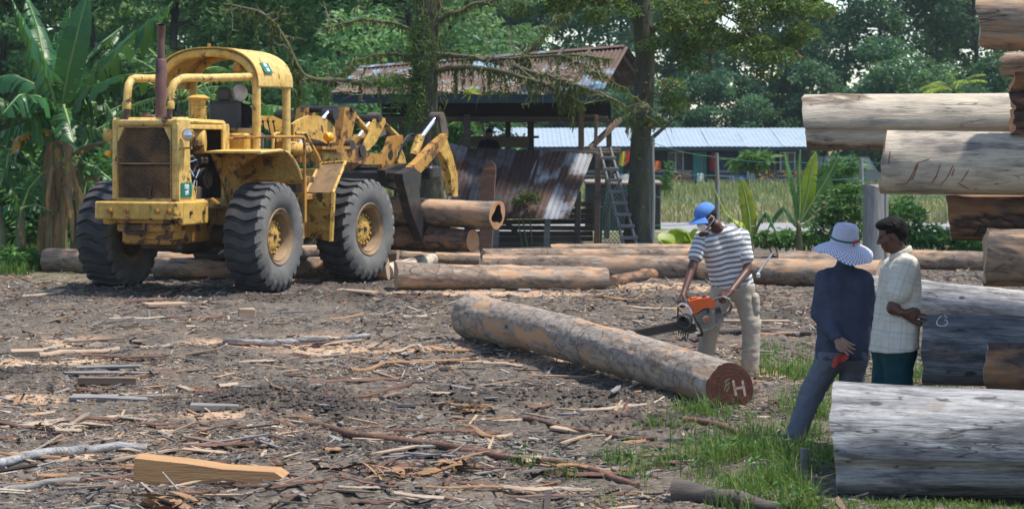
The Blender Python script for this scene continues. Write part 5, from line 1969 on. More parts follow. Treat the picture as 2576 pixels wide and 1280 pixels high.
top = slab([(452, 800), (470, 762), (520, 748), (598, 738), (640, 775), (628, 800), (560, 806), (505, 842), (480, 835)], -0.11, 0.10, 'top_cover', 'saw_orange')
slab([(470, 765), (480, 742), (515, 738), (522, 752), (500, 765)], -0.06, 0.04, 'filter_knob', 'saw_orange', top)
slab([(548, 742), (552, 730), (575, 732), (578, 744)], -0.05, 0.03, 'fuel_cap', 'saw_black', top)
slab([(500, 835), (560, 800), (632, 800), (640, 870), (612, 935), (560, 950), (510, 920)], -0.07, 0.10, 'crankcase', 'saw_cream')
slab([(630, 800), (668, 822), (685, 880), (660, 905), (630, 905)], -0.08, 0.08, 'fuel_tank', 'saw_grey')
slab([(628, 810), (660, 800), (672, 830), (640, 838)], -0.11, 0.02, 'throttle_housing', 'saw_black')
fc = sp(573, 872, -0.085)
mb = MB()
mb.lathe([(0.0, -0.008), (0.035, -0.008), (0.04, 0.0), (0.10, 0.006), (0.112, 0.02), (0.113, 0.05)], fc, (0, 1, 0), 32)
fan = mb.build('starter_cover', M['saw_cream'], SAWO, 40)
mb = MB()
for k in range(22):
    a = 2 * math.pi * k / 22
    d = np.array((math.cos(a), 0, math.sin(a)))
    mb.box(fc + d * 0.070 + (0, -0.002, 0), (0.058, 0.012, 0.007), rot=eul(0, -a, 0))
mb.build('cooling_fin', M['saw_grey'], fan)
mb = MB()
mb.box(fc + (0.005, -0.012, -0.004), (0.062, 0.012, 0.030), rot=eul(0, -0.25, 0), bev=0.003)
mb.build('badge', M['saw_orange'], fan)
mb = MB()
mb.lathe([(0.0, -0.03), (0.05, -0.03), (0.062, 0.0), (0.062, 0.08)], sp(455, 878, -0.04), unit((-0.5, -0.8, -0.2)), 24)
for k in range(5):
    mb.lathe([(0.064, 0.01 + 0.014 * k), (0.07, 0.014 + 0.014 * k), (0.064, 0.018 + 0.014 * k)], sp(455, 878, -0.04), unit((-0.5, -0.8, -0.2)), 24)
mb.build('muffler', M['saw_grey'], SAWO, 30)
slab([(385, 900), (400, 880), (500, 905), (520, 950), (470, 965), (420, 950)], -0.05, 0.06, 'sprocket_cover', 'saw_black')
mb = MB()
for k in range(5):
    q = sp(405 + 14 * k, 945 + 5 * k, -0.04)
    mb.tube([q, q + np.array((-0.008, 0, -0.045))], [0.012, 0.003], 5)
mb.build('spike_bumper', M['saw_black'], SAWO)
# guide bar with its chain
p0, p1 = sp(405, 915, 0.03), sp(105, 975, 0.10)
d = unit(p1 - p0)
u = unit(np.cross(d, (0, 1, 0)))
u = u if u[2] > 0 else -u
n = unit(np.cross(d, u))
mb = MB()
L = np.linalg.norm(p1 - p0) + 0.10
pts = [(0, -0.040), (0, 0.040), (L - 0.05, 0.038), (L - 0.015, 0.026), (L, 0), (L - 0.015, -0.026), (L - 0.05, -0.038)]
mb.prism([p0 + d * x + u * y - n * 0.005 for x, y in pts], n * 0.010)
bar = mb.build('guide_bar', M['saw_black'], SAWO, 30)
mb = MB()
for x in np.arange(0.0, L - 0.05, 0.022):
    for s in (1, -1):
        mb.box(p0 + d * x + u * s * 0.044, (0.015, 0.012, 0.011), rot=np.stack([d, n, u], 1))
tag(mb.build('saw_chain', M['worn_steel'], bar, None), kind='stuff')
# handles
mb = MB()
pts = [sp(392, 860, 0.09), sp(396, 812, 0.06), sp(405, 785, -0.02), sp(428, 776, -0.10), sp(452, 785, -0.145), sp(478, 820, -0.155), sp(515, 885, -0.15), sp(545, 945, -0.13), sp(552, 972, -0.10), sp(520, 975, -0.06)]
t = np.linspace(0, 1, len(pts))
tt = np.linspace(0, 1, 40)
pts = np.array(pts)
cv = np.stack([np.interp(tt, t, pts[:, j]) for j in range(3)], 1)
cv[1:-1] = (cv[:-2] + cv[1:-1] * 2 + cv[2:]) / 4
mb.tube(cv[:24], 0.014, 10)
mb.build('front_handle', M['chrome'], SAWO)
mb = MB()
mb.tube(cv[23:], 0.014, 10)
mb.build('handle_grip', M['saw_black'], SAWO)
mb = MB()
mb.tube([sp(612, 765, -0.02), sp(640, 745, -0.03), sp(680, 735, -0.05), sp(715, 750, -0.05), sp(735, 790, -0.04), sp(720, 825, -0.02), sp(680, 850, 0)], 0.015, 10)
mb.build('rear_handle', M['saw_grey'], SAWO)
mb = MB()
mb.tube([sp(360, 870, -0.02), sp(400, 852, -0.06), sp(420, 850, -0.06)], 0.008, 6)
mb.tube([sp(395, 880, -0.05), sp(398, 806, -0.05), sp(430, 840, -0.06)], 0.010, 6)
mb.build('chain_brake', M['saw_black'], SAWO)
slab([(500, 846), (515, 822), (590, 800), (596, 816), (585, 850), (575, 812), (540, 830)], -0.10, -0.07, 'cover_clip', 'saw_black')
# the spray of chips under the saw
rg = np.random.default_rng(5)
mb = MB()
for k in range(420):
    t = rg.uniform(0, 1) ** 0.7
    p = at(1835 + rg.normal(0, 10 + 32 * t), 828 + 100 * t + rg.normal(0, 8), 20.75 + rg.normal(0, 0.12 + 0.15 * t))
    mb.box(p, rg.uniform(0.003, 0.009, 3) * (1, 0.8, 0.5), rot=eul(*rg.uniform(0, 3, 3)))
tag(mb.build('flying_sawdust', M['bark_pale'], None, None), 'pale sawdust chips flying from the chainsaw', 'sawdust', kind='stuff')
# ------------------------------------------------------------------ logs
def log_mesh(L, r0, r1, seed, nL, nA, lobe=0.04, rough=0.035, bark=0.0, bark_h=0.012, flutes=(), sweep=0.0, flare=0.0, knots=3):
    x = np.linspace(0, L, nL)
    a = np.arange(nA) * 2 * math.pi / nA
    Xg, A = np.meshgrid(x, a, indexing='ij')
    t = Xg / L
    r = r0 + (r1 - r0) * t + flare * np.exp(-t * L / 0.5)
    ph = np.random.default_rng(seed).uniform(0, 6.28, 6)
    r = r * (1 + lobe * np.cos(2 * A + ph[0] + 0.4 * t) + lobe * 0.6 * np.cos(3 * A + ph[1] - 0.7 * t))
    p = np.c_[Xg.ravel() * 0.9, np.cos(A).ravel() * 1.6, np.sin(A).ravel() * 1.6] + seed * 3.1
    r = r * (1 + rough * 2 * (fbm(p, 4, seed) - 0.5).reshape(r.shape))
    for th, wd, dp in flutes:
        d = (A - th + math.pi) % (2 * math.pi) - math.pi
        r = r * (1 - dp * np.exp(-(d / wd) ** 2))
    rk = np.random.default_rng(seed + 5)
    for k in range(knots):
        kx, ka, kh, ks = rk.uniform(0.3, L - 0.3), rk.uniform(0, 6.28), rk.uniform(0.01, 0.035), rk.uniform(0.06, 0.14)
        d = (A - ka + math.pi) % (2 * math.pi) - math.pi
        r = r + kh * np.exp(-(((Xg - kx) / ks) ** 2 + (d * r0 / ks) ** 2))
    b = np.zeros(r.size)
    if bark > 0:
        q = np.c_[Xg.ravel() * 1.1, np.cos(A).ravel() * 1.0, np.sin(A).ravel() * 1.0] + seed * 7.7
        nz = fbm(q * 1.3, 5, seed + 40)
        lo = np.quantile(nz, 1 - bark)
        b = sstep(lo - 0.006, lo + 0.012, nz)
        crack = np.abs(fbm(q * np.array([2.2, 2.6, 2.6]), 3, seed + 60) - 0.5)
        b = b * sstep(0.004, 0.02, crack)
        r = r + (b * bark_h).reshape(r.shape)
    zz_ = np.sin(t * math.pi) * sweep
    V = np.stack([Xg + 0 * A, r * np.cos(A), r * np.sin(A) + zz_], -1)
    # uneven saw cut
    V[0, :, 0] += 0.02 * np.cos(a + ph[3]) + 0.035 * (vnoise(np.c_[np.cos(a) * 2.2, np.sin(a) * 2.2, 0 * a + seed], seed) - 0.5)
    V[-1, :, 0] += 0.02 * np.cos(a + ph[4])
    I = np.arange(nL * nA).reshape(nL, nA)
    J = np.roll(I, -1, 1)
    F = np.stack([I[:-1], I[1:], J[1:], J[:-1]], -1).reshape(-1, 4)
    return V, F, b


def cap_mesh(ring, out, mat, seed, hole=0.0, thick=0.003):
    """the cut face: concentric rings inside the rim"""
    n = len(ring)
    c = ring.mean(0)
    levels = (1.0, 0.985, 0.8, 0.55, 0.3) if hole <= 0 else (1.0, 0.985, hole + 0.12, hole, hole)
    mb = MB()
    V = []
    for k, s in enumerate(levels):
        q = c + (ring - c) * s
        if hole > 0 and k >= 2:
            w = 1 + 0.25 * np.sin(np.arange(n) * 2 * math.pi / n * 3 + seed)
            q = c + (ring - c) * (s * w)[:, None]
        q = q + out * (thick if k else 0.0)
        if hole > 0 and k == 4:
            q = q - out * 0.35
        V.append(q)
    V = np.concatenate(V)
    F = []
    for i in range(len(levels) - 1):
        for k in range(n):
            k2 = (k + 1) % n
            F.append((i * n + k, i * n + k2, (i + 1) * n + k2, (i + 1) * n + k))
    F.append(tuple((len(levels) - 1) * n + k for k in range(n)))
    mb.add(V, F)
    mb.m = [0] * len(F)
    if hole > 0:
        mb.m = [0] * (3 * n) + [1] * (n + 1)
    return mb


def make_log(label, p0, p1, r0, r1, mat='log_brown', ends=('end_tan', 'end_tan'), seed=1, name='log', group=None, hole=None, roll=0.0, res=0.07, nA=40, **kw):
    p0, p1 = np.asarray(p0, float), np.asarray(p1, float)
    d = p1 - p0
    L = np.linalg.norm(d)
    nL = max(12, int(L / res))
    V, F, b = log_mesh(L, r0, r1, seed, nL, nA, **kw)
    me = fast_mesh(name, V.reshape(-1, 3), F, M[mat], smooth=True, attrs={'bark': b})
    ex, ey, ez = frame_of(d)
    ey, ez = np.cross(np.array([0, 0, 1.0]), ex), None
    ey = ey / np.linalg.norm(ey)
    ez = np.cross(ex, ey)
    mat4 = Matrix(((ex[0], ey[0], ez[0], p0[0]), (ex[1], ey[1], ez[1], p0[1]), (ex[2], ey[2], ez[2], p0[2]), (0, 0, 0, 1)))
    o = link(name, me)
    o.matrix_world = mat4 @ Matrix.Rotation(roll, 4, 'X')
    tag(o, label, 'log', group)
    for k, (e, s) in enumerate(zip(ends, (-1, 1))):
        if e is None:
            continue
        h = (hole or (0, 0))[k]
        cm = cap_mesh(V[0 if k == 0 else -1], np.array([s, 0, 0.0]), M[e], seed, h)
        cm.build('cut_end', [M[e], M['hollow']], o, sharp=30)
    return o


def ground_log(label, a, b, r0, r1, sink=0.03, **kw):
    """a, b: picture points where the two ends of the log touch the ground"""
    A, B = ground_point(*a), ground_point(*b)
    A[2] += r0 - sink
    B[2] += r1 - sink
    A[1] += r0 * 0.5
    B[1] += r1 * 0.5
    return make_log(label, A, B, r0, r1, **kw)


# the log being sawn, in the middle of the yard
A, B = at(1196, 797, 24.6), at(1836, 975, 18.2)
CLOG = (A, B)
LOG_C = make_log('long pale log with cracked bark, red-brown cut end painted H, being sawn', A, B, 0.245, 0.208, 'log_center', ('end_tan', 'end_red'), 11, res=0.03, nA=72, bark=0.74, bark_h=0.013, lobe=0.03, rough=0.045, sweep=0.045, knots=5, flare=0.04)
# painted letter H and a green scrawl on the cut end
ex, ey, ez = [np.array(LOG_C.matrix_world.to_3x3().col[i]) for i in range(3)]
LL = np.linalg.norm(B - A)


def paint(name, strokes, w, mat, parent, x):
    mb = MB()
    for (y0, z0), (y1, z1) in strokes:
        d = np.array([y1 - y0, z1 - z0])
        n = np.array([-d[1], d[0]]) / np.linalg.norm(d) * w / 2
        q = [(y0 + n[0], z0 + n[1]), (y1 + n[0], z1 + n[1]), (y1 - n[0], z1 - n[1]), (y0 - n[0], z0 - n[1])]
        mb.prism([[x, *p] for p in q], (0.003, 0, 0))
    return mb.build(name, M[mat], parent, sharp=None)


plain('paint_green', (0.10, 0.22, 0.10), (0.16, 0.12, 0.06), 30, 0.8)
plain('paint_white_old', (0.50, 0.48, 0.44), (0.30, 0.24, 0.20), 26, 0.8, 0, 0.2, dirt=(0.25, 0.12, 0.08), dscale=14)
# looking at the face from outside (+X), local +Y points to the viewer's right
hs = 0.075
paint('painted_letter', [((0.045, -hs * 0.9), (0.015, hs * 0.9)), ((0.135, -hs * 1.0), (0.105, hs * 0.85)), ((0.03, -0.004), (0.12, 0.004))], 0.022, 'paint_white_old', LOG_C, LL + 0.032)
paint('green_scrawl', [((-0.07, 0.06), (-0.02, 0.085)), ((-0.06, 0.02), (-0.015, 0.05)), ((-0.05, -0.03), (-0.02, 0.02)), ((-0.07, -0.02), (-0.05, 0.06))], 0.011, 'paint_green', LOG_C, LL + 0.032)

# rows of logs lying at the back of the yard
ROW = 'logs lying along the back of the yard'
ground_log('brown log with pale sawn right end lying in front of the shed log row', (995, 722), (1522, 728), 0.19, 0.185, mat='log_brown', ends=('end_tan', 'end_tan'), seed=21, group=ROW, bark=0.55, res=0.05, nA=44, flare=0.03)
ground_log('long grey-brown log directly behind the man with the chainsaw', (1215, 700), (1760, 702), 0.21, 0.20, mat='log_brown', ends=('end_tan', 'end_orange'), seed=22, group=ROW, bark=0.5, nA=40)
ground_log('brown log running behind the straw-hatted person', (1768, 705), (2215, 722), 0.20, 0.23, mat='log_brown', ends=('end_orange', 'end_tan'), seed=23, group=ROW, bark=0.35, nA=40)
ground_log('reddish log with bare left end behind the saw log row', (1958, 676), (2175, 676), 0.16, 0.17, mat='log_brown', ends=('end_orange', 'end_tan'), seed=24, group=ROW, bark=0.7, nA=36)
ground_log('thin bark-covered log at the very back left of the sawing man', (1215, 660), (1745, 655), 0.14, 0.13, mat='log_brown', seed=25, group=ROW, bark=0.6, nA=32)
ground_log('flat log lying under the raised shed front', (1385, 641), (1870, 640), 0.12, 0.12, mat='log_brown', seed=26, group=ROW, bark=0.5, nA=32)
ground_log('thin log behind the bareheaded man, ending at the pile', (2170, 668), (2490, 678), 0.16, 0.17, mat='log_brown', seed=27, group=ROW, bark=0.4, nA=36)
ground_log('log with rounded left end behind the left rear tyre', (112, 682), (560, 688), 0.22, 0.21, mat='log_brown', seed=28, group=ROW, bark=0.5, nA=36, ends=('end_orange', 'end_tan'))
ground_log('pinkish log seen under the loader between its wheels', (385, 700), (975, 702), 0.19, 0.2, mat='log_brown', seed=29, group=ROW, bark=0.3, nA=36)
ground_log('log lying behind the log under the loader', (330, 668), (1000, 666), 0.2, 0.2, mat='log_brown', seed=30, group=ROW, bark=0.4, nA=36)
ground_log('split pale log right beside the front tyre', (968, 700), (1085, 668), 0.14, 0.13, mat='log_cream', seed=31, group=ROW, bark=0.2, nA=32)
ground_log('short barky log below the lifted grapple logs', (1010, 668), (1205, 672), 0.15, 0.14, mat='log_brown', seed=32, group=ROW, bark=0.5, nA=32)
ground_log('log crossing behind the chainsaw man at knee height', (1540, 722), (1700, 690), 0.10, 0.10, mat='log_dark', seed=33, group=ROW, bark=0.4, nA=28)
ground_log('large smooth grey log sloping towards the pile at right', (2190, 800), (2760, 850), 0.30, 0.26, mat='log_grey', ends=('end_tan', 'end_tan'), seed=34, nA=48, knots=8, res=0.05)

# the pile at the right, its left ends sticking out over the grass
PILE = 'logs of the pile at the right'


def pile_log(label, px, pt, pb, Y, ang, length, taper, seed, mat, rise=0.0, ends=('end_tan', 'end_tan'), **kw):
    s = FPX / Y
    r = (pb - pt) / 2 / s
    A = at(px, (pt + pb) / 2, Y)
    d = np.array([math.cos(R_(ang)), -math.sin(R_(ang)), rise])
    return make_log(label, A, A + d * length, r, r * taper, mat, ends, seed, group=PILE, res=0.05, **kw)


PI = math.pi
pile_log('huge grooved blue-grey log lying lowest and nearest in the pile', 2106, 966, 1248, 13.95, 13, 4.2, 0.86, 51, 'log_blue', 0.005, lobe=0.03, rough=0.02, nA=72, flutes=((PI + 0.36, 0.13, 0.17), (PI - 0.9, 0.3, 0.04)), flare=0.02, knots=1)
pile_log('dark rotten grey log wedged on top of the huge nearest log', 2487, 868, 985, 14.6, 14, 3.6, 0.95, 52, 'log_dark', 0.0, nA=48, rough=0.06, bark=0.4)
LOG_F = pile_log('bluish grey log with a chalk mark beside the bareheaded man', 2327, 786, 968, 15.3, 12.5, 4.0, 0.95, 53, 'log_slate', 0.0, lobe=0.03, rough=0.025, nA=56, flutes=((PI + 0.3, 0.12, 0.07),))
pile_log('short thick log with burnt bark hanging over the grey log', 2480, 580, 712, 14.6, 14, 3.6, 1.0, 54, 'log_brown', 0.0, nA=56, bark=0.8, bark_h=0.02, rough=0.07)
pile_log('dark barky log under the scratched grey log', 2389, 486, 600, 15.2, 14, 3.8, 1.0, 55, 'log_dark', 0.0, nA=48, bark=0.5, rough=0.06, flutes=((PI + 0.6, 0.25, 0.12),))
LOG_B = pile_log('thick smooth grey log with rusty scratches and pale rim', 2222, 328, 487, 15.0, 11.5, 4.4, 0.90, 56, 'log_cream', -0.01, ends=('end_orange', 'end_tan'), lobe=0.025, rough=0.02, nA=64, knots=1)
pile_log('long cream-coloured grooved log sticking out farthest to the left', 2026, 240, 374, 16.2, 13, 5.0, 1.05, 57, 'log_cream', 0.0, nA=64, flutes=((PI + 0.40, 0.13, 0.20),), rough=0.04, bark=0.15)
pile_log('topmost brown log in the corner of the picture', 2466, -14, 118, 14.4, 17, 3.5, 1.15, 58, 'log_brown', -0.035, nA=56, bark=0.35, rough=0.05)
for i, (px, a, b, rr, lab, m_) in enumerate([(2527, 136, 190, 'x', 'small log with white painted end below the topmost log', 'log_brown'), (2549, 172, 232, 'x', 'splintered red-brown log end at the edge, upper', 'log_dark'), (2547, 234, 282, 'x', 'splintered red-brown log end at the edge, middle', 'log_dark'), (2546, 280, 336, 'x', 'splintered red-brown log end at the edge, lower', 'log_dark')]):
    pile_log(lab, px, a, b, 14.7, 15, 3.2, 1.0, 60 + i, m_, 0.0, nA=36, bark=0.6, rough=0.10, lobe=0.08, ends=('end_tan' if i == 0 else 'end_orange', 'end_tan'))
# logs of the pile that lie beyond the right edge of the picture and carry the others
for k, (x, y, z, r, L, lab) in enumerate(((3.55, 15.45, 0.24, 0.25, 3.4, 'grey log at the foot of the pile beyond the right edge'), (4.1, 15.0, 1.16, 0.13, 2.6, 'thin log wedged in the pile beyond the right edge'), (3.9, 16.2, 1.95, 0.22, 3.0, 'brown log inside the pile beyond the right edge'), (4.0, 16.1, 1.35, 0.30, 3.0, 'thick log inside the pile beyond the right edge'))):
    make_log(lab, (x, y, z), (x + L * 0.97, y - L * 0.24, z), r, r, 'log_brown', ('end_tan', 'end_tan'), 80 + k, group=PILE, nA=36, bark=0.4, res=0.08)
# rusty scratches on the smooth log, a chalk squiggle on the bluish one: thin strokes lying on the surface
from mathutils.bvhtree import BVHTree


def draw_on(o, name, strokes, r, mat):
    mw = np.array(o.matrix_world)
    me_ = o.data
    V = np.empty(len(me_.vertices) * 3, np.float32)
    me_.vertices.foreach_get('co', V)
    V = V.reshape(-1, 3) @ mw[:3, :3].T + mw[:3, 3]
    bv = BVHTree.FromPolygons(V.tolist(), [tuple(p.vertices) for p in me_.polygons])
    inv = np.linalg.inv(mw)
    mb = MB()
    for st in strokes:
        q = []
        for (x0, y0), (x1, y1) in zip(st[:-1], st[1:]):
            for t in np.linspace(0, 1, 6)[:-1]:
                d = at(x0 + (x1 - x0) * t, y0 + (y1 - y0) * t, 1.0) - np.array((0, 0, CAM_H))
                h = bv.ray_cast(Vector((0, 0, CAM_H)), Vector(d).normalized())
                if h[0] is not None:
                    nrm = np.array(h[1])
                    nrm = nrm if nrm @ d < 0 else -nrm
                    p = np.array(h[0]) + nrm * 0.001
                    q.append(inv[:3, :3] @ p + inv[:3, 3])
        if len(q) > 2:
            rr = r * (0.5 + 1.0 * vnoise(np.array(q) * 30, 4))
            mb.tube(q, rr, 6)
    return tag(mb.build(name, M[mat], o, 180), kind='stuff')


plain('rust_mark', (0.17, 0.085, 0.055), (0.26, 0.14, 0.09), 14, 0.9)
plain('chalk', (0.62, 0.62, 0.62), (0.5, 0.5, 0.5), 20, 0.9)
draw_on(LOG_B, 'scratch_marks', [[(2338, 399), (2308, 410), (2297, 435), (2283, 460), (2245, 466)], [(2310, 412), (2300, 440), (2292, 456)], [(2367, 408), (2356, 442), (2342, 464)], [(2399, 414), (2385, 442), (2378, 453), (2365, 466)], [(2401, 424), (2393, 446)], [(2437, 428), (2424, 448), (2417, 460)], [(2410, 460), (2444, 480)], [(2240, 380), (2236, 420)]], 0.004, 'rust_mark')
draw_on(LOG_F, 'chalk_mark', [[(2369, 795), (2361, 801), (2356, 810), (2358, 817), (2366, 820), (2378, 819), (2384, 812), (2382, 806), (2374, 804)], [(2375, 793), (2384, 801)]], 0.004, 'chalk')
# logs in the grapple
e1 = at(1251, 541, 36.9)
make_log('hollow log with orange-rimmed end held in the loader grapple', e1 - rt2_ * 3.6 + np.array((0, 0, 0.10)), e1, 0.25, 0.26, 'log_brown', ('end_tan', 'end_orange'), 41, group='logs held in the grapple', hole=(0, 0.62), bark=0.5, nA=48, res=0.05, lobe=0.07)
e2 = at(1190, 606, 37.0)
make_log('dark log with round orange end held lowest in the grapple', e2 - rt2_ * 3.2 + np.array((0, 0, 0.02)), e2, 0.21, 0.205, 'log_dark', ('end_tan', 'end_orange'), 42, group='logs held in the grapple', bark=0.5, nA=44, res=0.05)
e3 = at(1120, 560, 37.6)
make_log('brown log squeezed behind the other two in the grapple', e3 - rt2_ * 3.0, e3 + rt2_ * 0.2, 0.2, 0.19, 'log_brown', ('end_tan', 'end_orange'), 43, group='logs held in the grapple', bark=0.5, nA=40, res=0.05)
# ------------------------------------------------------------------ the raised shed
SHY = 47.0
# footprint measured on the front (Y) and back rows; X axis runs along the ridge
SH = thing('raised_shed', 'raised open timber shed with rusty blue corrugated roof and lean-to', 'shed', (0, 0, 0))


def corrugated(name, a, b, c, d, mat, parent, pitch=0.11, amp=0.018, thick=0.004, rows=6, sag=0.02, seed=0, jag=0.0):
    """sheet with corners a (top start), b (top end), c (bottom end), d (bottom start); waves along a-b"""
    a, b, c, d = [np.asarray(q, float) for q in (a, b, c, d)]
    W = np.linalg.norm(b - a)
    n = max(4, int(W / pitch) * 4)
    nr = unit(np.cross(b - a, d - a))
    if nr[2] < 0:
        nr = -nr
    P = np.zeros((rows + 1, n + 1, 3))
    rg = np.random.default_rng(seed)
    for i in range(rows + 1):
        v = i / rows
        for j in range(n + 1):
            u = j / n
            p = (a * (1 - u) + b * u) * (1 - v) + (d * (1 - u) + c * u) * v
            P[i, j] = p + nr * (amp * math.sin(u * W / pitch * 2 * math.pi) - sag * math.sin(v * math.pi) * (0.5 + 0.5 * math.sin(u * 5 + seed)))
    if jag:
        for j in range(n + 1):
            P[-1, j] += (P[-1, j] - P[-2, j]) * jag * (vnoise(np.array([[j * 0.12, seed, 0.5]]), 3)[0] - 0.5)
    mb = MB()
    mb.grid(P)
    mb.grid(P - nr * thick, flip=True)
    o = mb.build(name, M[mat], parent, 70, fix=False)
    return o


# roof corners from the photograph, given depths
RT_L, RT_R = at(905, 172, 49.2), at(1572, 118, 48.6)           # ridge ends
EV_L, EV_R = at(832, 236, 46.4), at(1502, 236, 45.6)           # front eave ends
BK_L, BK_R = at(975, 240, 52.0), at(1640, 215, 51.5)           # back eave ends
nS = 9
for k in range(nS):
    u0, u1 = k / nS, (k + 1) / nS + 0.012
    lft = 0.006 * (k % 2)
    f = lambda A, B, u: A * (1 - u) + B * u + np.array((0, 0, lft))
    corrugated('roof_sheet', f(RT_L, RT_R, u0), f(RT_L, RT_R, u1), f(EV_L, EV_R, u1), f(EV_L, EV_R, u0), 'iron_blue', SH, 0.10, 0.020, rows=8, seed=k, jag=0.25)
for k in range(5):
    u0, u1 = k / 5, (k + 1) / 5 + 0.01
    lft = 0.006 * (k % 2)
    corrugated('roof_sheet', f(RT_L, RT_R, u0), f(RT_L, RT_R, u1), f(BK_L, BK_R, u1), f(BK_L, BK_R, u0), 'iron_rust_dark', SH, 0.14, 0.02, rows=4, seed=20 + k)
mb = MB()   # ridge cap
dv = np.array((0, 0.0, 0.035))
e0, e1 = RT_L, RT_R
fdir, bdir = unit(EV_L - RT_L) * 0.18, unit(BK_L - RT_L) * 0.18
mb.grid([[e0 + fdir + dv, e0 + dv * 1.6, e0 + bdir + dv], [e1 + fdir + dv, e1 + dv * 1.6, e1 + bdir + dv]])
mb.build('ridge_cap', M['iron_blue'], SH, None)
mb = MB()   # verge strip at the left edge
q = np.array((0, 0, 0.03))
mb.prism([RT_L + q, EV_L + q, EV_L + q + (0.14, 0, 0), RT_L + q + (0.14, 0, 0)], (0, 0, -0.02))
mb.build('verge_flashing', M['iron_blue'], SH, None)
mb = MB()
mb.prism([EV_L + (0.05, 0.06, -0.02), EV_R + (0, 0.06, -0.02), EV_R + (0, 0.06, -0.20), EV_L + (0.05, 0.06, -0.22)], (0, 0.04, 0))
mb.build('fascia_board', M['fascia_blue'], SH, None)


def beam(name, a, b, w_, h_, mat, parent=SH, roll=0.0):
    a, b = np.asarray(a, float), np.asarray(b, float)
    d, x, y = frame_of(b - a)
    mb = MB()
    mb.box((a + b) / 2, (np.linalg.norm(b - a), w_, h_), rot=np.stack([d, x, y], 1), bev=0.008)
    return mb.build(name, M[mat], parent, 35)


# rafters at the right gable
for t in (0.0, 0.33, 0.66):
    o = RT_R - np.array((0.15 + 2.0 * t, 0, 0.08))
    beam('rafter', o, o + (EV_R - RT_R) * 0.97, 0.06, 0.10, 'board_dark')
    beam('rafter', o, o + (BK_R - RT_R) * 0.97, 0.06, 0.10, 'board_dark')
# upper dark band under the eave (boarded loft) and tie beam
zt, zb = at(1200, 243, 47)[2], at(1200, 300, 47)[2]
XL, XR = at(960, 300, 47)[0], at(1530, 300, 47)[0]
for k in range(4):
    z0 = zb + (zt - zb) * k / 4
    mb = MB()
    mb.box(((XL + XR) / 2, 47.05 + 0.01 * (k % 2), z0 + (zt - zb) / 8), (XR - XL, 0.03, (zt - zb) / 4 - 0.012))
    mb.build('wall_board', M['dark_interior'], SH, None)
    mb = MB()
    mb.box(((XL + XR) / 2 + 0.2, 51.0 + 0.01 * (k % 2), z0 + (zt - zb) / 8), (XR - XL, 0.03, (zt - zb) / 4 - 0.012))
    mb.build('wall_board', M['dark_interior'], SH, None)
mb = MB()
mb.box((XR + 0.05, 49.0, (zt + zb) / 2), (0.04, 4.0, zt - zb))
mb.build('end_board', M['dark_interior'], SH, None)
beam('tie_beam', (XL - 0.3, 46.95, zb), (XR, 46.95, zb), 0.1, 0.12, 'board_dark')
# posts of the upper storey
FLOOR = at(1200, 372, 47)[2]
for px, Y, w_ in ((975, 47, 0.12), (1175, 46.9, 0.16), (1278, 50.5, 0.12), (1335, 50.5, 0.16), (1462, 46.9, 0.13), (1532, 50.8, 0.13), (1010, 50.8, 0.13)):
    x = (px - 1288) / FPX * Y
    beam('post', (x, Y, FLOOR - 0.1), (x, Y, zb + 0.1), w_, w_, 'board_dark' if px < 1400 else 'board_brown')
beam('post', at(1462, 378, 46.8), at(1464, 238, 46.8), 0.11, 0.11, 'board_brown')
beam('brace', at(1140, 372, 46.9), at(1190, 330, 46.9), 0.09, 0.09, 'board_dark')
beam('brace', at(1165, 300, 46.9), at(1178, 340, 46.9), 0.09, 0.09, 'board_dark')
beam('brace', at(1482, 375, 46.9), at(1560, 300, 47.5), 0.11, 0.11, 'board_brown')
beam('rail', at(1462, 292, 46.9), at(1500, 292, 46.9), 0.07, 0.07, 'board_brown')
beam('rail', at(1280, 306, 50.4), at(1335, 306, 50.4), 0.08, 0.05, 'board_dark')
beam('post', at(1498, 372, 46.7), at(1500, 290, 46.7), 0.08, 0.08, 'board_brown')
# brown parapet board behind the watcher and floor planks
mb = MB()
mb.box((at(1253, 360, 48.6)[0], 48.6, at(1253, 357, 48.6)[2]), (1.45, 0.05, 0.26))
mb.build('parapet_board', M['board_brown'], SH, None)
beam('rail', at(1330, 345, 48.6), at(1356, 345, 48.6), 0.05, 0.06, 'board_dark')
for k in range(14):
    x = XL + (XR + 0.3 - XL) * (k + 0.5) / 14
    mb = MB()
    mb.box((x, 49, FLOOR - 0.12), ((XR + 0.3 - XL) / 14 - 0.01, 4.1, 0.05))
    mb.build('floor_board', M['board_dark'], SH, None)
beam('floor_joist', at(1380, 379, 46.8), at(1562, 377, 46.8), 0.09, 0.06, 'board_grey')
beam('floor_joist', at(1420, 384, 46.6), at(1560, 386, 46.6), 0.06, 0.07, 'board_brown')
# lower posts and the boarded base
for px, pt, pb, Y, mt in ((1455, 480, 625, 46.2, 'board_dark'), (1378, 548, 625, 45.4, 'board_grey'), (1250, 548, 625, 45.4, 'board_grey'), (1100, 500, 625, 46.5, 'board_dark'), (1530, 380, 625, 50, 'board_dark'), (1000, 380, 620, 50, 'board_dark'), (1505, 385, 470, 46.3, 'board_brown'), (1510, 520, 625, 46.5, 'wire_green')):
    A, B = at(px, pt, Y), at(px - 4, pb, Y)
    B[2] = gz(B[0], B[1]) - 0.05
    beam('post', A, B, 0.13, 0.13, mt)
for k in range(7):
    z = 0.12 + 0.13 * k
    mb = MB()
    mb.box((at(1330, 600, 46.6)[0], 46.62 + 0.008 * (k % 2), z), (2.9, 0.03, 0.11), rot=eul(0, 0.01 * ((k * 7) % 3 - 1), 0))
    mb.build('base_board', M['board_dark'], SH, None)
beam('prop', at(1255, 540, 45.6), at(1335, 622, 45.9), 0.10, 0.08, 'board_dark')
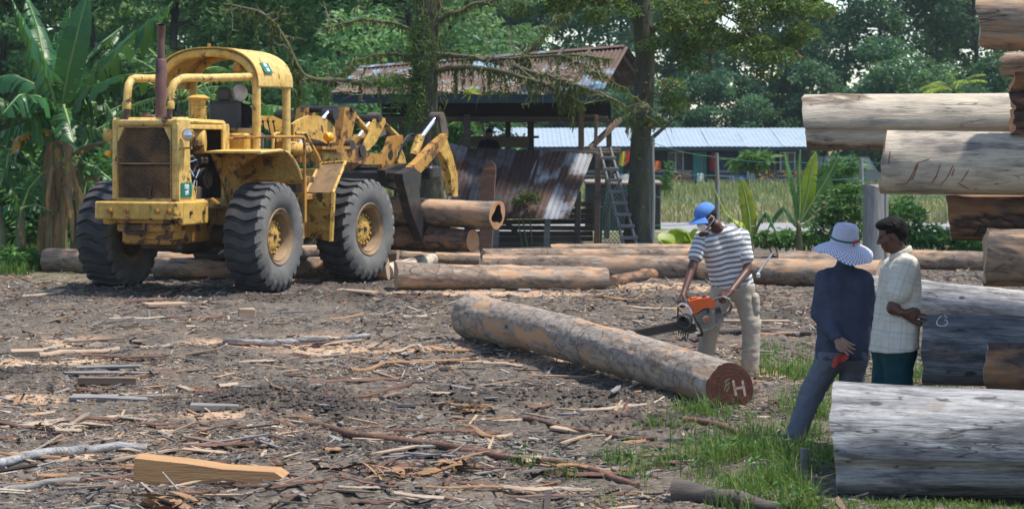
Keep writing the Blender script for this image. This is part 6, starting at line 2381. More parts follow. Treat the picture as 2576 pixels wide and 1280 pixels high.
# lean-to sheets in front
sheets = [((1095, 345), (1130, 345), (1085, 520), (1045, 520), 'iron_rust_dark'), ((1120, 358), (1178, 372), (1120, 545), (1062, 540), 'iron_grey'), ((1165, 372), (1226, 374), (1175, 545), (1108, 545), 'iron_rust_dark'), ((1218, 374), (1300, 376), (1238, 546), (1162, 546), 'iron_rust_dark'), ((1294, 377), (1364, 378), (1325, 546), (1232, 546), 'iron_rust_dark'), ((1358, 379), (1428, 382), (1365, 548), (1290, 548), 'iron_rust'), ((1420, 384), (1492, 388), (1430, 550), (1352, 550), 'iron_rust')]
for k, (a, b, c, d, mt) in enumerate(sheets):
    q = np.array((0, -0.012 * (k % 2), 0.006 * (k % 2)))
    corrugated('lean_to_sheet', at(*a, 46.4) + q, at(*b, 46.4) + q, at(*c, 45.1) + q, at(*d, 45.1) + q, mt, SH, 0.11, 0.02, rows=7, seed=40 + k, jag=0.15)
# rotten leaf litter lying on the roof and on the lean-to
rg = np.random.default_rng(3)
mb = MB()
for k in range(2600):
    u = rg.uniform(0.02, 0.97)
    v = 1 - abs(rg.normal(0, 0.16)) if k % 3 else rg.uniform(0.35, 0.95)
    if v < 0.2 or v > 1 or vnoise(np.array([[u * 14, v * 4, 0.3]]), 2)[0] < 0.42:
        continue
    p = (RT_L * (1 - u) + RT_R * u) * (1 - v) + (EV_L * (1 - u) + EV_R * u) * v + np.array((0, -0.02, 0.035))
    mb.box(p, (rg.uniform(0.05, 0.14), rg.uniform(0.02, 0.06), 0.012), rot=eul(0.4 + rg.normal(0, 0.4), rg.normal(0, 0.4), rg.uniform(0, 3)))
tag(mb.build('leaf_litter', M['bark_pale'], SH, None), kind='stuff')

# ladder leaning on the shed platform
LDR = thing('ladder', 'grey wooden ladder leaning against the raised shed platform', 'ladder', at(1560, 622, 45.2) * np.array((1, 1, 0)))
lo = np.array(LDR.location)
a0, a1 = at(1571, 621, 45.0), at(1508, 372, 46.4)
b0, b1 = at(1604, 621, 45.0), at(1535, 372, 46.4)
for a, b in ((a0, a1), (b0, b1)):
    a = a.copy()
    a[2] = gz(a[0], a[1]) - 0.02
    beam('side_rail', a - lo, b - lo, 0.05, 0.08, 'board_grey', LDR)
for k in range(8):
    t = 0.09 + 0.115 * k
    p, q = a0 * (1 - t) + a1 * t, b0 * (1 - t) + b1 * t
    e = unit(q - p)
    beam('rung', p - e * 0.05 - lo + (0, -0.05, 0), q + e * 0.06 - lo + (0, -0.05, 0), 0.035, 0.075, 'board_grey', LDR)

# the watcher in the shed
WY = 47.6
wr = at(1231, 400, WY)
wr[2] = FLOOR - 0.1
J_ = px_joint(WY, wr)
Jw = dict(root=wr, head=J_(1230, 337), face=(0, -1, -0.1), up=(0, 0, 1), neck=J_(1230, 352), shl=J_(1247, 362), shr=J_(1212, 362), ell=J_(1255, 385, -0.1), elr=J_(1204, 385, -0.1), wrl=J_(1240, 380, -0.3), wrr=J_(1220, 380, -0.3), hpl=J_(1238, 408), hpr=J_(1222, 408), knl=J_(1240, 410, -0.4), knr=J_(1220, 410, -0.4), anl=J_(1240, 430, -0.4), anr=J_(1220, 430, -0.4))
WAT, S_, gh, Rm, g = person('dark-haired person in black shirt looking out of the raised shed', Jw, 'skin_brown', 0.014, hands=[(Jw['wrl'], (-1, -0.2, 0), (0, 0, -1), 1, 0.4), (Jw['wrr'], (1, -0.2, 0), (0, 0, -1), -1, 0.4)])
garment('shirt', shirt_sdf(g, 1.0, 0.7, 0.016), 'black_shirt', WAT, 0.016)
garment('trousers', trouser_sdf(g, 1.0, 0.02), 'grey_trouser', WAT, 0.018)
Sh = SDF()
Sh.ell(gh(0, -0.018, 0.035), np.array((0.086, 0.105, 0.095)), Rm, 0.02)
garment('hair', Sh, 'hair_black', WAT, 0.010, cut=[(unit(Rm[:, 1] - Rm[:, 2] * 0.7), gh(0, 0.075, 0.05) @ unit(Rm[:, 1] - Rm[:, 2] * 0.7))])

# dark lidded tanks behind the fence
for k, (x0, x1, pt, pb, lid, lab) in enumerate(((1474, 1578, 478, 550, 470, 'dark rusty tank standing behind the ladder'), (1578, 1662, 478, 556, 474, 'black tank with pinkish lid right of the tree trunk'))):
    Y = 53.5 + 0.5 * k
    a, b = at(x0, pb, Y), at(x1, pt, Y)
    T = thing('water_tank', lab, 'tank', ((a[0] + b[0]) / 2, Y + 0.4, 0))
    w_ = (b[0] - a[0])
    mb = MB()
    mb.box((0, 0, b[2] / 2 + 0.02), (w_, 0.9, b[2] + 0.3), bev=0.03)
    mb.build('tank_body', M['tank_dark'], T)
    mb = MB()
    mb.box((0, 0, b[2] + 0.20), (w_ + 0.05, 0.96, 0.06), rot=eul(0.05, 0.03, 0), bev=0.01)
    mb.build('tank_lid', M['tank_lid'], T)

# standing split slab in front of the lean-to, weathered post at right
mb = MB()
a, b = at(1222, 630, 42.0), at(1224, 404, 42.0)
b2 = b[2]
pts = [(-0.12, -0.05), (0.10, -0.05), (0.14, 0.3 * b2), (0.17, 0.7 * b2), (0.20, 0.93 * b2), (0.15, 0.98 * b2), (0.08, b2), (-0.02, 0.97 * b2), (-0.09, 0.85 * b2), (-0.13, 0.5 * b2)]
mb.prism([(x, 0, z) for x, z in pts], (0.02, 0.14, 0))
o = mb.build('standing_slab', M['bark_strip'], None, 30)
o.location = (a[0], 42.0, 0)
tag(o, 'upright split slab of trunk standing in front of the lean-to roof', 'wood slab')
a, b = at(2197, 640, 38.0), at(2197, 470, 38.0)
mb = MB()
h_ = b[2]
n = 14
for part in range(2):
    V = []
    for zq in np.linspace(0, 1, 9):
        for k in range(n):
            q = 2 * math.pi * k / n
            rr = (0.19 + 0.02 * math.cos(3 * q) + 0.012 * math.sin(5 * q + 2 * zq)) * (1.05 - 0.06 * zq)
            if part == 1:
                rr *= 0.5
            V.append(((0.22 if part else 0) + rr * math.cos(q) * (0.6 if part else 1), (0.05 if part else 0) + rr * math.sin(q), zq * h_ * (0.93 if part else 1) + (0.03 * math.sin(2 * q) if zq == 1 else 0) - (0.1 if zq == 0 else 0)))
    F = [(i * n + k, i * n + (k + 1) % n, (i + 1) * n + (k + 1) % n, (i + 1) * n + k) for i in range(8) for k in range(n)] + [tuple(8 * n + k for k in range(n))]
    mb.add(V, F)
o = mb.build('weathered_post', M['post_grey'], None, 50)
o.location = (a[0], 38.0, gz(a[0], 38.0))
tag(o, 'thick weathered grey post standing behind the bareheaded man', 'post')
# ------------------------------------------------------------------ the long house across the field
LHY = 106.0
HS = thing('long_house', 'long low dark house with pale corrugated roof across the grass field', 'house', (at(1460, 460, LHY)[0], LHY, 0))
ho = np.array(HS.location)
gh0 = gz(3, LHY)


def hp(px, py, dy=0.0):
    return at(px, py, LHY + dy) - ho


xl, xr = hp(862, 400)[0], hp(2052, 400)[0]
zr, ze = at(0, 322, 110)[2], at(0, 369, LHY - 1.6)[2]
n = 13
for k in range(n):
    x0, x1 = xl + (xr - xl) * k / n, xl + (xr - xl) * (k + 1) / n + 0.06
    d = 0.004 * (k % 2) + 0.012 * math.sin(k * 2.1)
    corrugated('roof_sheet', (x0, 4, zr + d), (x1, 4, zr + d), (x1, -1.6, ze + d), (x0, -1.6, ze + d), 'iron_new', HS, 0.24, 0.014, rows=3, seed=k, sag=0.03)
corrugated('roof_sheet', (xl, 4, zr), (xr, 4, zr), (xr, 9, ze), (xl, 9, ze), 'iron_new', HS, 0.5, 0.03, rows=2)
mb = MB()
mb.box(((xl + xr) / 2, 0.0, 0.85), (xr - xl - 0.6, 0.12, 2.5))
mb.box(((xl + xr) / 2, 6.0, 0.85), (xr - xl - 0.6, 0.12, 2.5))
mb.box((xl + 0.4, 3.0, 0.85), (0.12, 5.8, 2.5))
mb.box((xr - 0.4, 3.0, 0.85), (0.12, 5.8, 2.5))
mb.build('wall', M['house_wall'], HS, None)
for k in range(12):           # weatherboards
    mb = MB()
    mb.box(((xl + xr) / 2, -0.075 - 0.004 * (k % 2), 0.1 + 0.17 * k), (xr - xl - 0.6, 0.025, 0.15), rot=eul(0.05, 0, 0))
    mb.build('wall_board', M['house_wall'], HS, None)
mb = MB()
mb.box(((xl + xr) / 2, -1.55, ze - 0.12), (xr - xl, 0.05, 0.16))
mb.build('fascia_board', M['fascia_blue'], HS, None)
mb = MB()
mb.box(((xl + xr) / 2, -0.8, 0.02), (xr - xl, 1.7, 0.14))
mb.build('veranda_floor', M['board_dark'], HS, None)
for x0, x1, mt in ((1743, 1777, 'door_teal'), (1810, 1842, 'door_blue'), (1878, 1901, 'white_paint'), (1906, 1942, 'door_red'), (1548, 1568, 'door_teal'), (1240, 1270, 'door_teal'), (1390, 1420, 'door_blue')):
    a, b = hp(x0, 381, -0.1), hp(x1, 455, -0.1)
    mb = MB()
    mb.box(((a[0] + b[0]) / 2, -0.14, (a[2] + b[2]) / 2), (b[0] - a[0], 0.05, a[2] - b[2]))
    dr_ = mb.build('door', M[mt], HS, None)
    mb = MB()
    for sx, sz, wx, wz in ((-1, 0, 0.06, 1), (1, 0, 0.06, 1), (0, 1, 1, 0.06)):
        w_, h_ = b[0] - a[0], a[2] - b[2]
        mb.box(((a[0] + b[0]) / 2 + sx * (w_ / 2 + 0.02), -0.17, (a[2] + b[2]) / 2 + sz * h_ / 2), (w_ + 0.1 if wx == 1 else wx, 0.05, h_ if wz == 1 else wz))
    mb.build('door_frame', M['board_dark'], dr_, None)
for x0, x1, y0, y1 in ((1681, 1718, 383, 431), (1963, 1999, 384, 432), (1600, 1625, 384, 428), (1330, 1365, 384, 430)):
    a, b = hp(x0, y0, -0.1), hp(x1, y1, -0.1)
    w_, h_ = b[0] - a[0], a[2] - b[2]
    cx, cz = (a[0] + b[0]) / 2, (a[2] + b[2]) / 2
    mb = MB()
    for e in (-1, 0, 1):
        mb.box((cx + e * w_ / 2, -0.16, cz), (0.05, 0.05, h_ + 0.08))
    for e in (-1, 1):
        mb.box((cx, -0.165, cz + e * h_ / 2), (w_ + 0.1, 0.05, 0.05))
    wd = mb.build('window', M['white_paint'], HS, None)
    for e in (-1, 1):
        for k in range(5):
            mb = MB()
            mb.box((cx + e * w_ / 4, -0.14, cz - h_ / 2 + h_ * (k + 0.5) / 5), (w_ / 2 - 0.06, 0.012, h_ / 5 - 0.02), rot=eul(0.35, 0, 0))
            mb.build('pane', M['window_glass'], wd, None)
# veranda railing and posts
for k in range(14):
    x = xl + 0.5 + (xr - xl - 1) * k / 13
    mb = MB()
    mb.box((x, -1.45, 1.1), (0.09, 0.09, 2 * (ze - 1.1)))
    mb.build('post', M['board_dark'], HS, None)
for z in (0.30, 0.52, 0.74):
    for x0, x1 in ((1575, 1735), (1790, 1850), (1945, 2045), (1180, 1540)):
        a, b = hp(x0, 440), hp(x1, 440)
        mb = MB()
        mb.box(((a[0] + b[0]) / 2, -1.5, z), (b[0] - a[0], 0.04, 0.12))
        mb.build('railing_board', M['board_grey'], HS, None)
a, b = hp(1880, 450), hp(1945, 450)
for k in range(12):
    mb = MB()
    mb.box((a[0] + (b[0] - a[0]) * k / 11, -1.5, 0.42), (0.04, 0.04, 0.75))
    mb.build('baluster', M['board_grey'], HS, None)


def hung(lab, px, py, w_, h_, mat, dy=-1.75):
    p = at(px, py, LHY + dy)
    P = []
    for v in np.linspace(0, 1, 7):
        P.append([(w_ * (u - 0.5) * (1 - 0.12 * math.sin(v * 5 + u * 3)), 0.06 * math.sin(u * 9 + v * 2), -h_ * v * (1 - 0.15 * abs(u - 0.4))) for u in np.linspace(0, 1, 11)])
    mb = MB()
    mb.grid(P)
    mb.grid(np.array(P) + (0, 0.012, 0), flip=True)
    o = mb.build('hanging_laundry', M[mat], None, 60)
    o.location = p
    tag(o, lab, 'laundry', 'laundry and cloths hung on the long house veranda')


hung('yellow cloth hung on the veranda left of the big tree trunk', 1567, 381, 0.35, 0.75, 'cloth_yellow')
hung('pinkish red cloth hung beside the yellow cloth', 1580, 380, 0.32, 0.6, 'cloth_red')
hung('white sheet hung over the veranda rail left of the trunk', 1566, 438, 0.9, 0.6, 'cloth_white')
hung('orange and white cloth hung right of the tree trunk', 1650, 405, 0.45, 0.5, 'cloth_orange')
hung('white cloth hung just left of the fence post by the trunk', 1622, 408, 0.3, 0.45, 'cloth_white')
hung('blue cloth hung over the rail below the papaya leaves', 1860, 442, 0.7, 0.65, 'cloth_blue')
hung('lilac cloth hung left of the blue cloth', 1843, 443, 0.35, 0.75, 'cloth_lilac')
hung('small white bag hanging in front of the teal door', 1762, 436, 0.32, 0.45, 'cloth_white')
hung('blue cloth low on the veranda by the red door', 1926, 452, 0.55, 0.3, 'cloth_blue')
mb = MB()
mb.lathe([(0, 0), (0.10, 0.0), (0.11, 0.06), (0.11, 0.75), (0.08, 0.86), (0.04, 0.90), (0.04, 0.98), (0, 0.98)], (0, 0, 0), (0, 0, 1), 16)
o = mb.build('gas_cylinder', M['cloth_red'])
o.location = at(1791, 430, LHY - 0.4)
tag(o, 'tall red cylinder standing by the blue door of the long house', 'cylinder')
# someone sitting on the veranda in orange
vr = at(1725, 462, LHY - 1.2)
J_ = px_joint(LHY - 1.2, vr)
Jv = dict(root=vr, head=J_(1727, 428), face=(-0.3, -1, -0.1), up=(0, 0, 1), neck=J_(1726, 434), shl=J_(1733, 438), shr=J_(1718, 438), ell=J_(1735, 450, -0.1), elr=J_(1716, 450, -0.1), wrl=J_(1729, 454, -0.3), wrr=J_(1721, 454, -0.3), hpl=J_(1729, 460), hpr=J_(1721, 460), knl=J_(1731, 458, -0.4), knr=J_(1719, 458, -0.4), anl=J_(1731, 474, -0.4), anr=J_(1719, 474, -0.4))
VP, S_, gh, Rm, g = person('person in orange top sitting on the long house veranda', Jv, 'skin_brown', 0.02)
garment('shirt', shirt_sdf(g, 1.0, 0.7, 0.02), 'cloth_orange', VP, 0.02)
garment('trousers', trouser_sdf(g, 1.0, 0.02), 'black_shirt', VP, 0.022)
Sh = SDF()
Sh.ell(gh(0, -0.02, 0.04), np.array((0.09, 0.105, 0.1)), Rm, 0.02)
garment('hair', Sh, 'hair_black', VP, 0.014, cut=[(unit(Rm[:, 1] - Rm[:, 2] * 0.7), gh(0, 0.075, 0.05) @ unit(Rm[:, 1] - Rm[:, 2] * 0.7))])

# utility pole and a parked van at the right
mb = MB()
p = at(2210, 330, 112)
mb.tube([(0, 0, -0.5), (0, 0, 3.0), (0, 0, at(0, 199, 112)[2])], [0.13, 0.12, 0.09], 10)
mb.box((0.1, 0, at(0, 238, 112)[2]), (0.5, 0.3, 0.25))
o = mb.build('utility_pole', M['post_grey'])
o.location = (p[0], 112, 0)
tag(o, 'thin grey utility pole rising above the cream log', 'pole')
VN = thing('parked_van', 'dark grey van half hidden behind the banana leaves at right', 'van', (at(2130, 460, 98)[0], 98, gz(16, 98)), 0.3)
mb = MB()
mb.prism([(-1.6, -0.8, 0.35), (1.7, -0.8, 0.35), (1.75, -0.8, 0.9), (1.25, -0.8, 1.05), (0.75, -0.8, 1.75), (-1.5, -0.8, 1.8), (-1.65, -0.8, 1.1)], (0, 1.6, 0))
plain('van_paint', (0.10, 0.12, 0.14), (0.08, 0.095, 0.11), 2, 0.3)
mb.build('van_body', M['van_paint'], VN, 30)
for y in (-0.81, 0.79):
    for x0, x1 in ((-1.45, -0.75), (-0.68, 0.05), (0.12, 0.85)):
        mb = MB()
        mb.prism([(x0, y, 1.15), (x1 + 0.2 * (x1 > 0.5), y, 1.15), (x1 - 0.1 * (x1 > 0.5), y, 1.65), (x0, y, 1.68)], (0, 0.02, 0))
        mb.build('side_window', M['window_glass'], VN, None)
    for x in (-1.05, 1.05):
        mb = MB()
        mb.cyl((x, y - 0.03, 0.32), (x, y + 0.14, 0.32), 0.32, 20)
        mb.build('wheel', M['rubber'], VN)
mb = MB()
mb.prism([(-1.62, -0.68, 1.18), (-1.62, 0.68, 1.18), (-1.54, 0.62, 1.70), (-1.54, -0.62, 1.70)], (-0.03, 0, 0))
mb.build('rear_window', M['window_glass'], VN, None)

# ------------------------------------------------------------------ wire fence
FN = thing('wire_fence', 'green wire fence with grey posts along the edge of the yard', 'fence', (0, 0, 0))
posts = [(1450, 47.5, 390), (1640, 46.6, 345), (1803, 52.0, 385), (2000, 54.0, 398), (2167, 56.0, 398), (2400, 58.0, 402)]
tops = []
for k, (px, Y, pt) in enumerate(posts):
    p = at(px, pt, Y)
    mb = MB()
    z0 = gz(p[0], Y) - 0.1
    mb.tube([(p[0], Y, z0), (p[0] + 0.02, Y, (z0 + p[2]) / 2), (p[0] - 0.01, Y, p[2])], [0.062, 0.058, 0.055], 10)
    if k != 3:
        mb.build('fence_post', M['post_grey'], FN)
    tops.append(p)
for fr in (0.95, 0.72, 0.45, 0.18):
    for a, b in zip(tops[:-1], tops[1:]):
        mb = MB()
        q = [np.array((a[0] + (b[0] - a[0]) * t, a[1] + (b[1] - a[1]) * t, (a[2] + (b[2] - a[2]) * t) * fr - 0.06 * math.sin(math.pi * t))) for t in np.linspace(0, 1, 9)]
        mb.tube(q, 0.008, 5)
        mb.build('wire', M['wire_green'], FN)
mb = MB()
A, B = at(1515, 600, 45.9), at(1640, 600, 46.5)
A[2] = B[2] = 0
L = np.linalg.norm(B - A)
e = unit(B - A)
Hh = 1.35
for s in (1, -1):
    for q in np.arange(-Hh, L + Hh, 0.10):
        pts = []
        for z in (0.02, Hh):
            x = q + s * z if s > 0 else q + Hh - z
            pts.append((x, z))
        (xa, za), (xb, zb_) = pts
        if xb == xa:
            continue
        lo_, hi_ = sorted((xa, xb))
        c0, c1 = max(0, lo_), min(L, hi_)
        if c1 - c0 < 0.05:
            continue
        f = lambda x: za + (zb_ - za) * (x - xa) / (xb - xa)
        mb.tube([A + e * c0 + (0, 0, f(c0)), A + e * c1 + (0, 0, f(c1))], 0.0065, 4, caps=False)
tag(mb.build('chain_link', M['wire_green'], FN, None), kind='stuff')
mb = MB()
q0, q1 = at(1642, 346, 46.7), at(1692, 302, 46.7)
mb.tube([q0 + (0, 0, -0.2), q0, q1], [0.05, 0.05, 0.03], 8)
o = mb.build('leaning_branch', M['trunk'])
tag(o, 'bare branch leaning out from the fence post beside the trunk', 'branch')
# ------------------------------------------------------------------ vegetation
def rvec(rg, n):
    v = rg.normal(size=(n, 3))
    return v / np.linalg.norm(v, axis=1)[:, None]


def leaf_cloud(P, ln, wd, rg, droop=0.3, up=None, col=None):
    """one pointed four-cornered leaf at every point"""
    n = len(P)
    d = rvec(rg, n)
    d[:, 2] = d[:, 2] * 0.6 - droop
    d /= np.linalg.norm(d, axis=1)[:, None]
    q = rvec(rg, n)
    s = np.cross(d, q)
    s /= np.linalg.norm(s, axis=1)[:, None] + 1e-9
    nr = np.cross(s, d)
    l = (ln * rg.uniform(0.6, 1.3, n))[:, None]
    w_ = (wd * rg.uniform(0.6, 1.3, n))[:, None]
    V = np.stack([P, P + d * l * 0.45 + s * w_ / 2 + nr * w_ * 0.15, P + d * l, P + d * l * 0.45 - s * w_ / 2 + nr * w_ * 0.15], 1).reshape(-1, 3)
    F = np.arange(4 * n).reshape(n, 4)
    c = rg.uniform(0, 1, n) if col is None else col
    C = np.repeat(c[:, None], 4, 0).repeat(3, 1)
    return V, F, C


def in_blobs(rg, blobs, n, shell=0.55):
    """points spread through ellipsoids (cx,cy,cz,rx,ry,rz), denser towards their skin"""
    B = np.array(blobs, float)
    w_ = (B[:, 3] * B[:, 4] * B[:, 5]) ** 0.67
    k = rg.choice(len(B), n, p=w_ / w_.sum())
    d = rvec(rg, n) * (rg.uniform(shell ** 3, 1, n) ** (1 / 3))[:, None]
    return B[k, :3] + d * B[k, 3:6], k


def join(*parts):
    V, F, C, o = [], [], [], 0
    for v, f, c in parts:
        V.append(v)
        F.append(f + o)
        C.append(c)
        o += len(v)
    return np.concatenate(V), np.concatenate(F), np.concatenate(C)


def tree_kind(seed, H, crown_w, leaf, n, bare=0.25, nb=26, trunk_r=0.16, feather=False, mats=('trunk_far', 'leaf_far'), wd=0.5):
    rg = np.random.default_rng(seed)
    mb = MB()
    tr = [np.array((0, 0, -0.3))]
    for k in range(1, 9):
        tr.append(np.array((rg.normal(0, 0.12) * k * 0.3, rg.normal(0, 0.12) * k * 0.3, H * 0.93 * k / 8)))
    mb.tube(tr, np.linspace(trunk_r, trunk_r * 0.25, 9), 7)
    blobs = []
    for k in range(nb):
        t = bare + (1 - bare) * rg.uniform(0, 1) ** 0.85
        z = H * t
        base = tr[min(8, int(t * 8.5))] * np.array((1, 1, 0)) + (0, 0, z * 0.9)
        wdt = crown_w * (math.sin(math.pi * min(1, (t - bare) / (1 - bare) * 0.85 + 0.12))) ** 0.6
        a = rg.uniform(0, 6.28)
        rr = wdt * rg.uniform(0.25, 1.0)
        tip = base + np.array((math.cos(a) * rr, math.sin(a) * rr, rg.uniform(0.05, 0.25) * H * 0.35))
        mb.tube([base, (base + tip) / 2 + (0, 0, 0.1), tip], [trunk_r * 0.3, trunk_r * 0.2, trunk_r * 0.08], 5)
        s = rg.uniform(0.5, 1.0) * crown_w * 0.36
        blobs.append((*tip, s * 1.25, s * 1.25, s * 0.72))
        if rg.uniform() < 0.6:
            m_ = base * 0.45 + tip * 0.55 + rg.normal(0, 0.3, 3)
            blobs.append((*m_, s * 0.8, s * 0.8, s * 0.5))
    P, k = in_blobs(rg, blobs, n, 0.35)
    tone = rg.uniform(0, 1, len(blobs))
    V, F, C = leaf_cloud(P, leaf, leaf * wd, rg, 0.35, col=np.clip(tone[k] * 0.55 + rg.uniform(0, 0.55, n), 0, 1))
    tm = mb.mesh('trunk', M[mats[0]], 60)
    cm = fast_mesh('crown', V, F, M[mats[1]], col=C)
    return tm, cm


def plant_tree(kind, x, y, lab, group, sc=1.0, rz=0.0, name='tree', z=None):
    T = thing(name, lab, 'tree', (x, y, gz(x, y) if z is None else z), rz, group)
    T.scale = (sc, sc, sc * random.uniform(0.92, 1.1))
    link('trunk', kind[0], T)
    link('crown', kind[1], T)
    return T


rg = np.random.default_rng(12)
FAR = [tree_kind(100 + k, 19, 3.3, 0.36, 8500, 0.14, 36, 0.17) for k in range(5)]
FARB = [tree_kind(120 + k, 10, 3.6, 0.38, 8000, 0.02, 26, 0.15) for k in range(3)]
MID = [tree_kind(140 + k, 12.5, 3.2, 0.26, 14000, 0.06, 34, 0.16, mats=('trunk_far', 'leaf_mid')) for k in range(4)]
G1, G2, G3 = 'tall forest trees behind the long house', 'low bushy trees at the foot of the forest', 'trees standing behind the loader'
for row, (Y, dx, off) in enumerate(((122, 4.6, 0.0), (134, 5.4, 2.1), (148, 7.0, 0.7))):
    xa, xb = (500 - 1288) / FPX * Y - 6, (2576 - 1288) / FPX * Y + 8
    x = xa + off
    i = 0
    while x < xb:
        px = 1288 + x / Y * FPX
        if not (row == 0 and (1560 < px < 1640 or 2010 < px < 2050)):
            plant_tree(FAR[rg.integers(5)], x, Y + rg.normal(0, 2.0), 'tall dark green tree with layered crown in the forest row behind the long house', G1, rg.uniform(0.85, 1.15), rg.uniform(0, 6.28), 'forest_tree')
        x += dx * rg.uniform(0.75, 1.3)
for k in range(40):
    Y = 113 + rg.uniform(0, 6)
    x = -34 + 78 * (k + rg.uniform(0, 0.9)) / 40
    plant_tree(FARB[rg.integers(3)], x, Y, 'low bushy tree at the foot of the forest behind the long house', G2, rg.uniform(0.45, 0.72), rg.uniform(0, 6.28), 'bushy_tree')
for px, Y, s in ((2238, 110, 0.98), (2075, 117, 0.75), (1480, 118, 0.8)):
    plant_tree(FARB[int(px) % 3], (px - 1288) / FPX * Y, Y, {2238: 'round bright green tree rising just above the cream log', 2075: 'rounded bush-like tree left of the round bright tree', 1480: 'bushy tree showing over the shed ridge'}[px], G2, s, 0.5, 'bushy_tree')
# dense row behind the loader, bananas and shed
for row, (Y, dx) in enumerate(((62, 2.6), (74, 3.0), (88, 3.6))):
    xa, xb = (-420 - 1288) / FPX * Y, ((1130, 1250, 1330)[row] - 1288) / FPX * Y
    x = xa
    while x < xb:
        plant_tree(MID[rg.integers(4)], x, Y + rg.normal(0, 1.2), 'mid green leafy tree in the dense stand behind the loader', G3, rg.uniform(0.8, 1.1), rg.uniform(0, 6.28), 'leafy_tree')
        x += dx * rg.uniform(0.7, 1.25)


# --- the mossy tree and the trunk at the right -------------------------------------------
def path_px(pts, Y, dy=0.0):
    P = np.array([at(x, y, Y + (q[0] if q else 0)) for x, y, *q in pts])
    return P


def resample(P, n, jit=0.0, rg=None):
    P = np.asarray(P, float)
    s = np.r_[0, np.cumsum(np.linalg.norm(np.diff(P, axis=0), axis=1))]
    t = np.linspace(0, s[-1], n)
    Q = np.stack([np.interp(t, s, P[:, j]) for j in range(3)], 1)
    if jit:
        Q[1:-1] += rg.normal(0, jit, (n - 2, 3))
    Q[1:-1] = (Q[:-2] + 2 * Q[1:-1] + Q[2:]) / 4
    return Q


def twigs(mb, P, rg, n, L, r, up=0.1, depth=1, tips=None, out=None):
    for _ in range(n):
        i = rg.integers(1, len(P))
        p = P[i]
        d = rvec(rg, 1)[0]
        d[2] = d[2] * 0.7 + up
        d = unit(d)
        l = L * rg.uniform(0.4, 1.3)
        q = [p]
        for k in range(4):
            d = unit(d + rg.normal(0, 0.32, 3) + (0, 0, up * 0.2))
            q.append(q[-1] + d * l / 4)
        mb.tube(q, np.linspace(r, r * 0.35, 5), 4, caps=False)
        if out is not None:
            out.append(np.array(q))
        if tips is not None:
            tips.append(q[-1])
            tips.append(q[2])
        if depth > 1:
            twigs(mb, np.array(q), rg, 3, L * 0.55, r * 0.6, up, depth - 1, tips, out)


def moss_on(paths, rg, per_m, hang, rad, n_side=1):
    V_, F_, C_, o = [], [], [], 0
    pts, hl = [], []
    for P in paths:
        L = np.linalg.norm(np.diff(P, axis=0), axis=1).sum()
        n = int(L * per_m)
        i = rg.integers(0, len(P) - 1, n)
        t = rg.uniform(0, 1, n)[:, None]
        p = P[i] * (1 - t) + P[i + 1] * t + rg.normal(0, rad, (n, 3))
        pts.append(p)
    P = np.concatenate(pts)
    n = len(P)
    l = hang * rg.uniform(0.3, 1.0, n) ** 1.5
    d = np.stack([rg.normal(0, 0.35, n), rg.normal(0, 0.35, n), -np.ones(n)], 1)
    d /= np.linalg.norm(d, axis=1)[:, None]
    s = rvec(rg, n)
    s[:, 2] *= 0.2
    w_ = (0.018 * rg.uniform(0.6, 1.6, n))[:, None]
    V = np.stack([P - s * w_, P + s * w_, P + d * l[:, None] + s * w_ * 0.2, P + d * l[:, None] - s * w_ * 0.2], 1).reshape(-1, 3)
    C = np.repeat(np.repeat(rg.uniform(0, 1, n)[:, None], 4, 0), 3, 1)
    return V, np.arange(4 * n).reshape(n, 4), C


rg = np.random.default_rng(21)
TY = 42.5
base = at(1078, 610, TY)
base[2] = 0
MT = thing('mossy_tree', 'tall mossy tree with sprawling epiphyte-hung branches in front of the shed', 'tree', (base[0], TY, gz(base[0], TY)))
mo = np.array(MT.location)
trunk = resample(path_px([(1082, 640), (1080, 560), (1077, 480), (1072, 400), (1068, 300), (1066, 200), (1070, 100), (1080, 0), (1090, -150), (1100, -330)], TY), 40, 0.02, rg)
rad = np.interp(np.linspace(0, 1, 40), [0, 0.05, 0.2, 0.6, 1], [0.50, 0.37, 0.30, 0.26, 0.18])
mb = MB()
mb.tube(trunk - mo, rad, 18)
V = mb.v[0]
ang = np.arctan2(V[:, 1] - np.repeat(trunk[:, 1] - mo[1], 18), V[:, 0] - np.repeat(trunk[:, 0] - mo[0], 18))
c = np.repeat(trunk - mo, 18, 0)
f = 1 + 0.16 * np.cos(5 * ang + V[:, 2]) * np.exp(-V[:, 2] / 1.2) + 0.22 * (fbm(V * np.array((4, 4, 1.5)), 3, 4) - 0.5)
mb.v[0] = c + (V - c) * f[:, None]
mb.build('trunk', M['trunk_mossy'], MT, 180)
